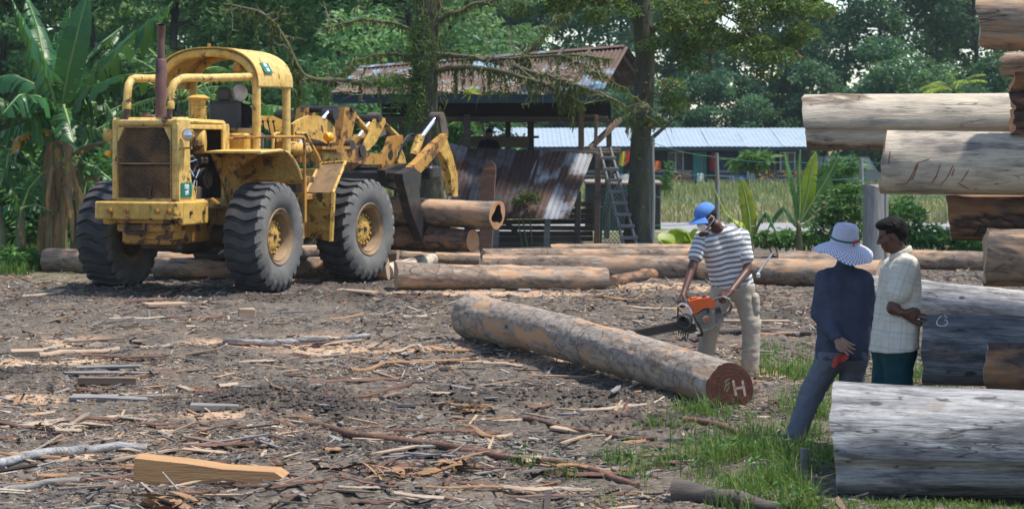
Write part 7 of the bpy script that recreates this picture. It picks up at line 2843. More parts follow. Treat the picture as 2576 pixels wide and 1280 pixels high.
limbs = [([(1058, 212), (1000, 200, -0.2), (930, 205, -0.4), (830, 203, -0.6), (760, 193, -0.8), (738, 150, -0.9), (715, 95, -0.9), (690, 55, -1.0), (640, 22, -1.0), (560, 12, -1.0)], 0.068),
         ([(1085, 178), (1160, 168, -0.5), (1260, 180, -0.9), (1340, 205, -1.2), (1400, 230, -1.3), (1470, 262, -1.4)], 0.062),
         ([(1085, 130), (1180, 150, -0.3), (1290, 150, -0.6), (1390, 140, -0.9), (1450, 135, -1.0), (1540, 150, -1.2)], 0.050),
         ([(1290, 165, -0.8), (1370, 190, -1.2), (1450, 210, -1.5), (1520, 240, -1.7), (1580, 270, -1.8), (1630, 262, -1.9)], 0.043),
         ([(1075, 60), (1150, 30, -0.3), (1240, 0, -0.5), (1330, -30, -0.6)], 0.056),
         ([(1070, 90), (1000, 60, -0.3), (900, 50, -0.5), (820, 70, -0.6)], 0.043),
         ([(1068, 150), (980, 130, -0.3), (900, 150, -0.6), (860, 190, -0.8)], 0.031),
         ([(1300, 152, -0.6), (1360, 100, -0.5), (1400, 40, -0.4), (1440, 35, -0.4)], 0.025),
         ([(1400, 140, -0.9), (1480, 170, -1.1), (1560, 215, -1.4), (1600, 250, -1.5)], 0.028)]
allp, tips, limbp = [], [], []
mb_tw = MB()
for pts, r in limbs:
    P = resample(path_px(pts, TY), 28, 0.03, rg) - mo
    mb = MB()
    mb.tube(P, np.linspace(r, r * 0.35, 28), 9)
    mb.build('branch', M['branch_moss'], MT, 180)
    allp.append(P)
    limbp.append(P)
    tw = []
    L = np.linalg.norm(np.diff(P, axis=0), axis=1).sum()
    twigs(mb_tw, P[6:], rg, int(4.2 * L), 0.6, 0.010, -0.04, 2, tips, tw)
    allp += tw[:int(len(tw) * 0.4)]
tag(mb_tw.build('twigs', M['twig_pale'], MT, None, fix=False), kind='stuff')
m1 = moss_on([p for p in allp if len(p) > 10], rg, 120, 0.22, 0.03)
m2 = moss_on([p for p in allp if len(p) <= 10], rg, 16, 0.10, 0.015)
m3 = moss_on([trunk[6:30] - mo], rg, 650, 0.25, 0.18)
tas = []
for k in range(46):          # long hanging tassels
    P = limbp[k % 4]
    p = P[rg.integers(4, 27)]
    tas.append(np.array([p, p - (0, 0, rg.uniform(0.25, 0.8))]))
m4 = moss_on(tas, rg, 130, 0.16, 0.025)
V, F, C = join(m1, m2, m3, m4)
tag(link('hanging_moss', fast_mesh('hanging_moss', V, F, M['leaf_moss'], col=C), MT), kind='stuff')
# clump of ferns on the left limb and a bright epiphyte
P, k = in_blobs(rg, [(*(at(985, 205, 42.2) - mo), 0.42, 0.3, 0.20), (*(at(940, 205, 42.1) - mo), 0.4, 0.25, 0.12), (*(at(1050, 250, 42.3) - mo), 0.25, 0.3, 0.6), (*(at(1062, 120, 42.3) - mo), 0.3, 0.3, 0.8), (*(at(1000, 245, 42.2) - mo), 0.22, 0.2, 0.25)], 3800, 0.2)
V, F, C = leaf_cloud(P, 0.13, 0.018, rg, 0.25)
tag(link('fern_clump', fast_mesh('fern_clump', V, F, M['leaf_near'], col=C), MT), kind='stuff')
P = np.tile(at(1185, 232, 41.6) - mo, (22, 1)) + rg.normal(0, 0.02, (22, 3))
V, F, C = leaf_cloud(P, 0.24, 0.06, rg, -0.25, col=rg.uniform(0.4, 1, 22))
link('epiphyte', fast_mesh('epiphyte', V, F, M['banana_lime'], col=C), MT)
# its leafy top
bl = []
for k in range(20):
    q = at(rg.uniform(760, 1500), rg.uniform(-190, -10), TY + rg.uniform(0.4, 3))
    bl.append((*(q - mo), 0.75, 0.75, 0.34))
P, k = in_blobs(rg, bl, 6500, 0.2)
V, F, C = leaf_cloud(P, 0.14, 0.055, rg, 0.4)
link('crown', fast_mesh('crown', V, F, M['leaf_near'], col=C), MT)

# tree with the forked trunk right of the ladder
TY2 = 45.6
base = at(1608, 615, TY2)
T2 = thing('creeper_tree', 'slender creeper-covered tree right of the ladder with orange-flecked drooping crown', 'tree', (base[0], TY2, gz(base[0], TY2)))
mo = np.array(T2.location)
trunk = resample(path_px([(1606, 640), (1605, 560), (1607, 480), (1610, 400), (1617, 300), (1622, 200), (1622, 100), (1612, 0), (1600, -120), (1585, -300)], TY2), 40, 0.015, rg)
mb = MB()
mb.tube(trunk - mo, np.interp(np.linspace(0, 1, 40), [0, 0.05, 0.25, 0.6, 1], [0.36, 0.27, 0.21, 0.22, 0.13]), 16)
V = mb.v[0]
c = np.repeat(trunk - mo, 16, 0)
ang = np.arctan2(V[:, 1] - c[:, 1], V[:, 0] - c[:, 0])
mb.v[0] = c + (V - c) * (1 + 0.20 * np.cos(4 * ang + 0.4) * np.exp(-V[:, 2] / 1.3) + 0.2 * (fbm(V * np.array((4, 4, 1.5)), 3, 8) - 0.5))[:, None]
mb.build('trunk', M['trunk_mossy'], T2, 180)
mb_tw = MB()
limbs = [([(1620, 90), (1690, 40, -0.4), (1780, 10, -0.8), (1880, 0, -1.2)], 0.07), ([(1615, 40), (1560, -20), (1480, -60), (1380, -70)], 0.07), ([(1605, -60), (1700, -90, -0.6), (1850, -80, -1.2), (2000, -30, -1.6)], 0.08), ([(1618, 240), (1650, 235, -0.3), (1690, 250, -0.5)], 0.03), ([(1780, 10, -0.8), (1860, 60, -1.2), (1930, 110, -1.4)], 0.03)]
tips = []
for pts, r in limbs:
    P = resample(path_px(pts, TY2), 20, 0.03, rg) - mo
    mb = MB()
    mb.tube(P, np.linspace(r, r * 0.3, 20), 8)
    mb.build('branch', M['trunk'], T2, 180)
    twigs(mb_tw, P[5:], rg, 14, 0.7, 0.012, -0.05, 2, tips)
tag(mb_tw.build('twigs', M['trunk'], T2, None, fix=False), kind='stuff')
bl = []
for x, y, n in ((1690, 30, 5), (1760, 60, 5), (1830, 90, 5), (1900, 110, 5), (1960, 90, 5), (2030, 50, 5), (1880, 30, 6), (1960, 0, 6), (1780, 0, 6), (1680, 110, 3), (1730, 130, 2), (2060, 10, 4), (1920, 160, 2), (1690, 250, 2), (1670, 275, 2), (1850, -40, 6), (2000, -50, 6), (1720, -50, 6), (1560, 10, 4), (1490, -20, 5), (1420, 10, 3), (1350, 0, 3), (1520, 50, 1), (1390, -50, 5), (1500, -60, 5)):
    for _ in range(n):
        q = at(x + rg.normal(0, 26), y + rg.normal(0, 20), TY2 - 0.8 + rg.normal(0, 0.6))
        bl.append((*(q - mo), 0.34, 0.3, 0.17))
P, k = in_blobs(rg, bl, 17000, 0.1)
V, F, C = leaf_cloud(P, 0.125, 0.05, rg, 0.55)
link('crown', fast_mesh('crown', V, F, M['leaf_near'], col=C), T2)
P, k = in_blobs(rg, bl[:70], 130, 0.1)
V, F, C = leaf_cloud(P, 0.15, 0.07, rg, 0.55)
tag(link('orange_leaves', fast_mesh('orange_leaves', V, F, M['leaf_orange'], col=C), T2), kind='stuff')
P = np.repeat(trunk[3:34] - mo, 22, 0) + rvec(rg, 31 * 22) * np.array((0.23, 0.23, 0.12))
V, F, C = leaf_cloud(P, 0.10, 0.045, rg, 0.4)
tag(link('creeper', fast_mesh('creeper', V, F, M['leaf_near'], col=C), T2), kind='stuff')


# --- bananas ----------------------------------------------------------------------------
def banana_leaf(mid, width, rg, side_dir=None, droop=0.35, tear=0.35, seg=36, fold=0.35):
    """mid: points of the midrib; the blade is torn into strips that hang from it"""
    P = resample(mid, seg)
    tg_ = np.gradient(P, axis=0)
    tg_ /= np.linalg.norm(tg_, axis=1)[:, None]
    ref = np.array((0, 0, 1.0)) if side_dir is None else np.asarray(side_dir, float)
    V, F, C = [], [], []
    for s in (-1, 1):
        i = 1
        while i < seg - 1:
            m = min(int(rg.integers(1, 5)), seg - 1 - i)
            hang = droop * rg.uniform(0.4, 1.5)
            gap = rg.uniform(0, tear)
            cc = rg.uniform(0.15, 0.85)
            base = len(V)
            for k in range(m + 1):
                j = i + k
                t = j / (seg - 1)
                w_ = width * math.sin(math.pi * min(1, t * 0.93 + 0.07)) ** 0.55
                if side_dir is None:
                    sd = unit(np.cross(tg_[j], ref)) * s
                    nrm = np.cross(sd, tg_[j]) * s
                    if nrm[2] < 0:
                        nrm = -nrm
                else:
                    sd = unit(np.cross(tg_[j], ref)) * s
                    nrm = ref
                edge = (gap * 0.5 if k in (0, m) else 0)
                for q in (0.0, 0.33, 0.68, 1.0):
                    sh = tg_[j] * (0.0 if k not in (0, m) else (edge * width * 0.35 * q * (1 if k == 0 else -1)))
                    p = P[j] + sd * w_ * q * (1 - 0.25 * hang * q) + nrm * fold * w_ * q * (1 - q) - np.array((0, 0, 1.0)) * hang * w_ * q * q + sh
                    V.append(p)
                    C.append(min(1, max(0, cc + rg.normal(0, 0.05) + (0.12 if q == 0 else 0))))
            for k in range(m):
                for q in range(3):
                    a = base + k * 4 + q
                    F.append((a, a + 1, a + 5, a + 4))
            i += m
    return np.array(V), np.array(F), np.repeat(np.array(C)[:, None], 3, 1), P


def banana(label, stems, leaves, Y, mat='banana_dark', rib='banana_stem', dead=0, group='banana plants', seed=0):
    rg = np.random.default_rng(seed)
    px0, pyb = stems[0][0]
    b0 = at(px0, pyb, Y)
    T = thing('banana_plant', label, 'banana plant', (b0[0], Y, gz(b0[0], Y)), 0, group)
    o = np.array(T.location)
    for st in stems:
        mb = MB()
        P = resample(path_px([(x, y) for x, y in st[:-1]], Y), 8) - o
        P[0, 2] = -0.1
        r = st[-1]
        mb.tube(P, np.linspace(r * 1.2, r * 0.6, 8), 12)
        mb.build('stem', M['banana_stem'], T, 180)
    for lf in leaves:
        pts, wd, opt = lf
        P0 = path_px(pts, Y)
        t = np.linspace(0, 1, len(P0))
        V, F, C, P = banana_leaf(P0, wd, rg, opt.get('face'), opt.get('droop', 0.4), opt.get('tear', 0.8))
        lo = link('leaf', fast_mesh('leaf', V - o, F, M[opt.get('mat', mat)], col=C, smooth=True), T)
        mb = MB()
        mb.tube(P - o, np.linspace(0.034, 0.008, len(P)), 6)
        mb.build('midrib', M['banana_rib'] if opt.get('mat', mat) != 'banana_dead' else M['bark_pale'], lo, 180)
    if dead:
        V_, F_, C_, oo = [], [], [], 0
        for k in range(dead):
            st = stems[k % len(stems)]
            (xa, ya), (xb, yb) = st[0], st[-2]
            t = rg.uniform(0.35, 0.95)
            p = at(xa + (xb - xa) * t, ya + (yb - ya) * t, Y - 0.1)
            d = np.array((rg.normal(0, 0.5), rg.normal(-0.3, 0.3), 0))
            mid = [p, p + d * 0.35 + (0, 0, 0.1), p + d * 0.55 + (0, 0, -0.35), p + d * 0.6 + (0, 0, -rg.uniform(0.7, 1.2))]
            V, F, C, P = banana_leaf(mid, rg.uniform(0.03, 0.075), rg, (0.3, -1, 0.1), 0.25, 1.2, 18)
            V_.append(V - o)
            F_.append(F + oo)
            C_.append(C)
            oo += len(V)
        tag(link('dead_leaves', fast_mesh('dead_leaves', np.concatenate(V_), np.concatenate(F_), M['banana_dead'], col=np.concatenate(C_), smooth=True), T), kind='stuff')
    return T


plain('banana_rib', (0.22, 0.30, 0.09), (0.16, 0.24, 0.06), 3, 0.5)
z_ = 0.5532
def Zp(*p): return [(x * z_, y * z_, *(q[0:1] if q else ())) for x, y, *q in p]


FACE = (0.05, -1, 0.25)
banana('tall banana plant with huge upright leaves left of the loader', [[(150, 672), (146, 500), (143, 345), 0.15]],
       [(Zp((283, 480), (310, 330, -0.1), (350, 160, -0.2), (395, -15, -0.2)), 0.30, dict(face=(-0.2, -1, 0.1), droop=0.02, tear=0.12)),
        (Zp((255, 470), (215, 330, -0.2), (140, 170, -0.4), (50, -10, -0.5)), 0.46, dict(droop=0.75)),
        (Zp((320, 480), (460, 300, -0.2), (620, 150, -0.5), (785, 12, -0.7)), 0.42, dict(droop=0.8)),
        (Zp((310, 490), (420, 395, -0.5), (560, 345, -1.0), (705, 328, -1.4)), 0.40, dict(droop=0.95)),
        (Zp((268, 470), (272, 330, 0.3), (262, 150, 0.6)), 0.26, dict(face=(0.8, -0.5, 0), droop=0.1)),
        (Zp((300, 300, 0.5), (310, 150, 0.6), (318, 32, 0.6)), 0.22, dict(face=(0.7, -0.6, 0), droop=0.05)),
        (Zp((290, 480, -0.3), (312, 555, -0.7), (336, 650, -1.0)), 0.34, dict(droop=0.5)),
        (Zp((250, 500), (130, 515, -0.5), (0, 450, -0.8), (-90, 420, -1)), 0.42, dict(droop=0.9)),
        (Zp((400, 270, 0.6), (470, 200, 0.6), (520, 160, 0.5)), 0.26, dict(droop=0.4)),
        (Zp((260, 540), (120, 560, 0.4), (-40, 620, 0.6)), 0.36, dict(droop=0.9)),
        (Zp((285, 600), (330, 700, -0.2), (400, 660, -0.4), (500, 640, -0.6)), 0.12, dict(mat='banana_dead', droop=0.6)),
        (Zp((250, 600), (180, 590, -0.2), (80, 625, -0.4), (60, 700, -0.5)), 0.18, dict(mat='leaf_orange', droop=0.6)),
        (Zp((300, 560), (420, 545, 0.4), (550, 480, 0.7)), 0.26, dict(droop=0.5)),
        (Zp((280, 620), (200, 700, 0.2), (140, 800, 0.2)), 0.25, dict(droop=0.6)),
        (Zp((300, 470), (380, 300, 0.5), (470, 190, 0.9), (560, 120, 1.2)), 0.36, dict(droop=0.7)),
        (Zp((250, 480), (150, 380, 0.5), (60, 340, 0.9), (-60, 360, 1.2)), 0.40, dict(droop=0.9)),
        (Zp((270, 520), (180, 440, -0.6), (90, 430, -1.0), (10, 520, -1.3)), 0.36, dict(droop=0.9)),
        (Zp((300, 520), (400, 470, 0.2), (480, 470, 0.3), (530, 560, 0.3)), 0.32, dict(droop=0.9)),
        (Zp((290, 560), (350, 560, 0.5), (440, 590, 0.8), (520, 680, 0.9)), 0.30, dict(droop=0.9)),
        (Zp((250, 560), (150, 600, 0.5), (90, 690, 0.7), (60, 800, 0.8)), 0.32, dict(droop=0.8)),
        (Zp((262, 450), (200, 260, 0.8), (170, 120, 1.1), (120, -20, 1.3)), 0.34, dict(droop=0.6))], 38.3, dead=22, seed=3)
banana('second banana plant crowded behind the left rear tyre', [[(192, 665), (194, 520), (200, 400), 0.12], [(120, 668), (112, 520), (105, 420), 0.11]],
       [(Zp((360, 720), (420, 600, 0.2), (500, 560, 0.3)), 0.28, dict(droop=0.5)), (Zp((350, 720), (300, 620, 0.2), (210, 560, 0.4)), 0.26, dict(droop=0.5)), (Zp((360, 740), (430, 760, 0), (520, 830, -0.1)), 0.24, dict(droop=0.6)), (Zp((200, 780), (240, 700, -0.2), (330, 640, -0.3)), 0.24, dict(droop=0.5)), (Zp((190, 780), (110, 720, -0.2), (0, 660, -0.3)), 0.30, dict(droop=0.7)), (Zp((190, 800), (130, 900, -0.4), (70, 960, -0.6)), 0.26, dict(droop=0.6)), (Zp((300, 1040, -0.3), (315, 960, -0.3), (322, 880, -0.3)), 0.20, dict(face=FACE, droop=0.1, mat='banana_dark')), (Zp((330, 1000), (380, 900, 0.2), (395, 820, 0.3)), 0.22, dict(droop=0.4))], 39.3, dead=9, seed=4)
banana('short banana plant at the left edge of the picture', [[(50, 690), (52, 600), (55, 520), 0.10], [(8, 690), (6, 600), (0, 520), 0.09]],
       [(Zp((95, 960), (130, 860), (195, 785)), 0.32, dict(face=(0.5, -0.8, 0.4), droop=0.3)), (Zp((95, 960), (60, 860), (10, 820)), 0.28, dict(droop=0.5)), (Zp((95, 950), (160, 930), (235, 960)), 0.26, dict(droop=0.6)), (Zp((90, 960), (50, 930), (-20, 960)), 0.26, dict(droop=0.6)), (Zp((85, 1000), (110, 1080), (90, 1180)), 0.2, dict(droop=0.5, mat='banana_dead')), (Zp((0, 850), (30, 760), (40, 690)), 0.30, dict(face=FACE, droop=0.2)), (Zp((0, 800), (60, 740), (120, 760)), 0.26, dict(droop=0.6))], 37.6, dead=0, seed=5)
banana('pale banana plant seen through the loader canopy', [[(575, 660), (572, 450), (568, 330), 0.15]],
       [([(568, 330), (575, 260), (590, 190), (612, 150)], 0.36, dict(face=(-0.3, -1, 0.2), droop=0.1, mat='shrub')), ([(568, 330), (620, 280), (680, 265), (740, 275)], 0.40, dict(droop=0.9, mat='shrub')), ([(566, 330), (520, 270), (480, 250), (440, 260)], 0.38, dict(droop=0.9)), ([(566, 335), (540, 260), (500, 190)], 0.36, dict(droop=0.5)), ([(570, 335), (640, 330), (700, 350)], 0.36, dict(droop=0.8, mat='shrub'))], 46.0, seed=6)
LIM = 'banana_lime'
banana('young banana plant with one tall yellow-green leaf behind the blue cap', [[(1888, 640), (1886, 612), (1884, 585), 0.06], [(1850, 640), (1848, 615), (1845, 600), 0.04]],
       [([(1888, 600), (1884, 540), (1875, 490), (1862, 446)], 0.155, dict(face=(0.1, -1, 0.1), droop=0.03, tear=0.3, mat=LIM)),
        ([(1880, 600), (1850, 560), (1820, 530), (1795, 470)], 0.10, dict(droop=0.3, mat=LIM)), ([(1884, 600), (1868, 560), (1840, 550), (1815, 570)], 0.12, dict(droop=0.6, mat=LIM)),
        ([(1892, 600), (1912, 555), (1928, 530), (1965, 612)], 0.13, dict(droop=0.7, mat='banana_dark')), ([(1890, 605), (1900, 570), (1905, 540)], 0.09, dict(droop=0.2, mat='shrub'))], 41.0, seed=7)
banana('banana plant with upright torn leaves left of the grey post', [[(2012, 640), (2010, 590), (2008, 555), 0.07]],
       [([(2006, 560), (2000, 500), (1985, 440), (1974, 384)], 0.10, dict(face=(0.7, -0.7, 0.1), droop=0.1, mat='shrub')), ([(2010, 560), (2012, 480), (2010, 420), (2013, 378)], 0.09, dict(face=(0.6, -0.8, 0.1), droop=0.1, mat='shrub')),
        ([(2012, 560), (2030, 490), (2040, 430), (2052, 382)], 0.16, dict(face=(0, -1, 0.2), droop=0.1, tear=0.6, mat=LIM)), ([(2014, 560), (2050, 500), (2080, 450), (2110, 392)], 0.15, dict(face=(-0.2, -1, 0.3), droop=0.2, mat='shrub')),
        ([(2004, 570), (1970, 520), (1950, 540), (1925, 590)], 0.14, dict(droop=0.6, mat='banana_dark')), ([(2010, 570), (2035, 560), (2060, 600)], 0.12, dict(droop=0.6, mat='shrub'))], 41.5, seed=8)
# papaya-like tuft in front of the far veranda
rg = np.random.default_rng(31)


def shrub(label, blobs, Y, n, leaf, wd, mat='shrub', stems=6, cat='shrub', group='leafy shrubs behind the log row', droop=0.35, name='shrub'):
    B = [(at(x, y, Y + dy), rx_, rz_) for x, y, dy, rx_, rz_ in blobs]
    cx = np.mean([b[0][0] for b in B])
    T = thing(name, label, cat, (cx, Y, gz(cx, Y)), 0, group)
    o = np.array(T.location)
    mb = MB()
    for k in range(stems):
        b = B[k % len(B)]
        top = b[0] - o + rg.normal(0, 0.1, 3)
        bx = np.array((top[0] * 0.75 + rg.normal(0, 0.08), rg.normal(0, 0.1), -0.05))
        mb.tube([bx, bx * 0.5 + top * 0.5 + rg.normal(0, 0.04, 3), top], [0.02, 0.016, 0.008], 5)
    tag(mb.build('stems', M['banana_stem'], T, None), kind='stuff')
    P, k = in_blobs(rg, [(*(b[0] - o), b[1], b[1] * 0.8, b[2]) for b in B], n, 0.2)
    # palmate sprays: several leaflets from one point
    Pn = np.repeat(P, 5, 0)
    V, F, C = leaf_cloud(Pn, leaf, wd, rg, droop, col=np.clip(np.repeat(rg.uniform(0, 1, n), 5) + rg.normal(0, 0.08, 5 * n), 0, 1))
    link('crown', fast_mesh('crown', V, F, M[mat], col=C), T)
    return T


shrub('leafy cassava shrub directly left of the weathered grey post', [(2110, 520, 0, 0.42, 0.45), (2140, 480, 0, 0.30, 0.25), (2080, 570, 0, 0.35, 0.30), (2150, 560, 0, 0.3, 0.4)], 40.5, 420, 0.17, 0.045)
shrub('cassava shrub right of the grey post under the scratched log', [(2270, 540, 0, 0.40, 0.35), (2320, 590, 0, 0.45, 0.25), (2260, 600, 0, 0.35, 0.25), (2380, 600, 0, 0.4, 0.2), (2440, 610, 0, 0.35, 0.2)], 40.0, 620, 0.17, 0.045)
shrub('low dark green shrub between the two young banana plants', [(1930, 600, 0, 0.3, 0.18), (1975, 600, 0, 0.35, 0.2), (2040, 600, 0, 0.35, 0.2), (2090, 610, 0, 0.3, 0.18)], 42.0, 420, 0.14, 0.04)
shrub('papaya top with drooping leaves in front of the veranda', [(1888, 398, 0, 0.75, 0.28), (1870, 408, 0, 0.6, 0.2), (1908, 402, 0, 0.6, 0.2)], 88.0, 60, 0.65, 0.20, stems=2, droop=0.25)
shrub('papaya crown just left of the parked van', [(2100, 430, 0, 0.5, 0.3), (2130, 410, 0, 0.5, 0.3), (2080, 460, 0, 0.5, 0.3)], 60.0, 90, 0.40, 0.10, stems=3)
shrub('bright leafy bush glimpsed behind the loader arms', [(940, 315, 0, 0.6, 0.5), (1130, 315, 0, 0.6, 0.45), (920, 340, 0, 0.5, 0.4), (1160, 330, 0, 0.5, 0.4)], 60.0, 700, 0.20, 0.07)
shrub('tall weed with pale flower spikes near the fence post', [(1682, 440, 0, 0.22, 0.6), (1670, 470, 0, 0.3, 0.4)], 75.0, 120, 0.14, 0.06)
shrub('mossy growth sprouting on the lean-to roof', [(1318, 492, 0, 0.18, 0.14), (1345, 500, -0.2, 0.16, 0.16), (1300, 505, -0.2, 0.14, 0.08)], 45.3, 160, 0.07, 0.03, 'leaf_moss', stems=3)
for k in range(9):
    px = 30 + 34 * k
    shrub('green undergrowth at the foot of the banana plants', [(px, 645, rg.uniform(-0.3, 0.8), 0.35, 0.18)], (37.4 if px < 90 else 39.6) + rg.uniform(-0.2, 0.6), 60, 0.16, 0.05, stems=2, group='undergrowth below the bananas', name='undergrowth', cat='undergrowth')
for k, (px, n_) in enumerate(((20, 0), (70, 0), (110, 0), (310, 0), (260, 0), (-70, 0), (-160, 0), (-260, 0))):
    shrub('shaded green bush filling the gap behind the banana stems', [(px, 560, 0, 0.9, 1.0), (px + 40, 470, 0.3, 0.9, 0.9)], 43.5, 330, 0.24, 0.07, stems=3, group='bushes behind the banana stems', name='bush', cat='bush')
# broad heart-shaped leaves low at the fence
T = thing('broadleaf_plant', 'low bright green broad-leaved plant behind the log left of the chainsaw man', 'plant', (at(1705, 622, 43.5)[0], 43.5, gz(3.4, 43.5)))
for k, (px, py, s) in enumerate(((1682, 600, 0.24), (1700, 596, 0.28), (1718, 592, 0.26), (1735, 598, 0.24), (1690, 612, 0.22), (1725, 612, 0.24), (1672, 612, 0.18), (1748, 588, 0.18))):
    c = at(px, py, 43.4 + 0.1 * (k % 3)) - np.array(T.location)
    a = np.linspace(0, 2 * math.pi, 15)[:-1]
    r = s * (1 - 0.35 * np.cos(a) ** 3 * (np.cos(a) > 0)) * (0.8 + 0.2 * np.abs(np.cos(a)))
    rot = eul(rg.uniform(0.7, 1.2), rg.normal(0, 0.3), rg.uniform(0, 6))
    V = np.c_[r * np.cos(a), r * np.sin(a) * 0.85, -0.12 * r] @ rot.T + c
    mb = MB()
    mb.add(np.r_[V, [c]], [(i, (i + 1) % 14, 14) for i in range(14)], col=np.ones(3) * rg.uniform(0.1, 0.6))
    mb.build('leaf', M['banana_lime'], T, 180, fix=False)
# palms
def palm(label, c, Y, n, L, mat, down=0.5, stem=True, seed=0, a0=0, a1=6.28):
    rg = np.random.default_rng(seed)
    p = at(*c, Y)
    T = thing('coconut_palm', label, 'palm', (p[0], Y, gz(p[0], Y)), 0, 'palms')
    o = np.array(T.location)
    if stem:
        mb = MB()
        mb.tube([(0.1, 0.2, -0.1), (0.05, 0.1, (p[2] - o[2]) / 2), (0, 0, p[2] - o[2])], [0.16, 0.12, 0.10], 10)
        mb.build('trunk', M['trunk'], T, 180)
    for k in range(n):
        a = a0 + (a1 - a0) * (k + rg.uniform(-0.2, 0.2)) / n
        el = rg.uniform(0.1, 1.1)
        d = np.array((math.cos(a) * math.cos(el), math.sin(a) * math.cos(el), math.sin(el)))
        pts = [p - o]
        for j in range(12):
            d = unit(d + np.array((0, 0, -down * 0.16)))
            pts.append(pts[-1] + d * L / 12)
        P = np.array(pts)
        mb = MB()
        V, F, C = [], [], []
        for j in range(1, 12):
            for sub in (0.0, 0.33, 0.66):
                q = P[j] * (1 - sub) + P[min(12, j + 1)] * sub
                t = unit(P[min(12, j + 1)] - P[j])
                sd = unit(np.cross(t, (0, 0, 1)))
                for s in (1, -1):
                    ll = L * 0.24 * math.sin(math.pi * (j + sub) / 12.5) ** 0.6
                    e = unit(sd * s + t * 0.55 + np.array((0, 0, -0.35)) + rg.normal(0, 0.08, 3))
                    wv = np.cross(e, (0, 0, 1)) * 0.022
                    b = len(V)
                    V += [q - wv, q + wv, q + e * ll + wv * 0.2, q + e * ll - wv * 0.2]
                    F.append((b, b + 1, b + 2, b + 3))
                    C += [[rg.uniform(0, 1)] * 3] * 4
        C = np.array(C)
        fr = link('frond', fast_mesh('frond', np.array(V), np.array(F), M[mat], col=C), T)
        mb.tube(P, np.linspace(0.03, 0.008, 13), 5)
        mb.build('midrib', M['banana_rib'], fr, 180)


palm('small pale palm top peeping over the cream log', (2400, 232), 92, 12, 1.7, 'banana_lime', 0.7, seed=1)
palm('coconut palm fronds hanging into the top right corner', (2640, -110), 40, 12, 2.0, 'leaf_moss', 1.2, seed=2)
palm('feathery palm behind the exhaust stack', (455, 250), 47, 11, 2.6, 'shrub', 0.6, seed=3)


# --- grass ---------------------------------------------------------------------------------
def blades(X, Y, Z, h, w_, rg, lean=0.35):
    n = len(X)
    a = rg.uniform(0, 2 * math.pi, n)
    d = np.c_[np.cos(a), np.sin(a), np.zeros(n)]
    s = np.c_[-np.sin(a), np.cos(a), np.zeros(n)]
    L = np.abs(rg.normal(0, lean, n))[:, None]
    P = np.c_[X, Y, Z]
    h = np.asarray(h).reshape(-1, 1)
    w_ = np.asarray(w_).reshape(-1, 1)
    up = np.array((0, 0, 1.0))
    V = np.stack([P - s * w_, P + s * w_, P + up * h * 0.55 + d * L * h * 0.35 + s * w_ * 0.8, P + up * h * 0.55 + d * L * h * 0.35 - s * w_ * 0.8, P + up * h * (1 - 0.35 * L) + d * L * h * 1.1], 1)
    F4 = np.array([(0, 1, 2, 3)])
    idx = np.arange(n)[:, None] * 5
    F = np.concatenate([idx + np.array((0, 1, 2, 3)), idx + np.array((3, 2, 4, 4))])
    return V.reshape(-1, 3), idx


def grass_obj(name, X, Y, h, w_, tone, mat, label, lean=0.35, dz=-0.02):
    rg = np.random.default_rng(len(X))
    Z = ground_fine(X, Y) + dz
    V, idx = blades(X, Y, Z, h, w_, rg, lean)
    F = np.concatenate([np.concatenate([idx + np.array((0, 1, 2)), idx + np.array((0, 2, 3))]), idx + np.array((3, 2, 4))])
    C = np.repeat(np.repeat(tone[:, None], 5, 0), 3, 1)
    o = link(name, fast_mesh(name, V, F, M[mat], col=C))
    tag(o, label, 'grass', kind='stuff')


def ground_fine(X, Y):
    i = np.clip(np.searchsorted(xs, X) - 1, 0, len(xs) - 2)
    j = np.clip(np.searchsorted(ys, Y) - 1, 0, len(ys) - 2)
    u = (X - xs[i]) / (xs[i + 1] - xs[i])
    v = (Y - ys[j]) / (ys[j + 1] - ys[j])
    Zg = zz.reshape(len(ys), len(xs))
    return (Zg[j, i] * (1 - u) + Zg[j, i + 1] * u) * (1 - v) + (Zg[j + 1, i] * (1 - u) + Zg[j + 1, i + 1] * u) * v


rg = np.random.default_rng(41)
n = 62000
Y = 58 + 46 * rg.uniform(0, 1, n) ** 1.2
X = rg.uniform(-12, 26, n)
k = fbm(np.c_[X * 0.35, Y * 0.3, 0 * X], 3, 5)
ripe = sstep(72, 60, Y)
grass_obj('field_grass', X, Y, rg.uniform(0.35, 0.8, n) * (0.7 + 0.6 * k) * (1 - 0.25 * ripe), rg.uniform(0.012, 0.03, n), np.clip(rg.normal(0.42, 0.2, n) + ripe * 0.38, 0, 1), 'field_grass', 'tall seeding grass in the field before the long house')
n = 9000
X, Y = rg.uniform(-11, -6.0, n), rg.uniform(36, 44, n)
kb = (Y > 39.2) | (X < -8.55)
X, Y = X[kb], Y[kb]
n = len(X)
grass_obj('bank_grass', X, Y, rg.uniform(0.1, 0.35, n), rg.uniform(0.006, 0.012, n), rg.uniform(0, 0.7, n), 'grass', 'rough grass below the banana plants')
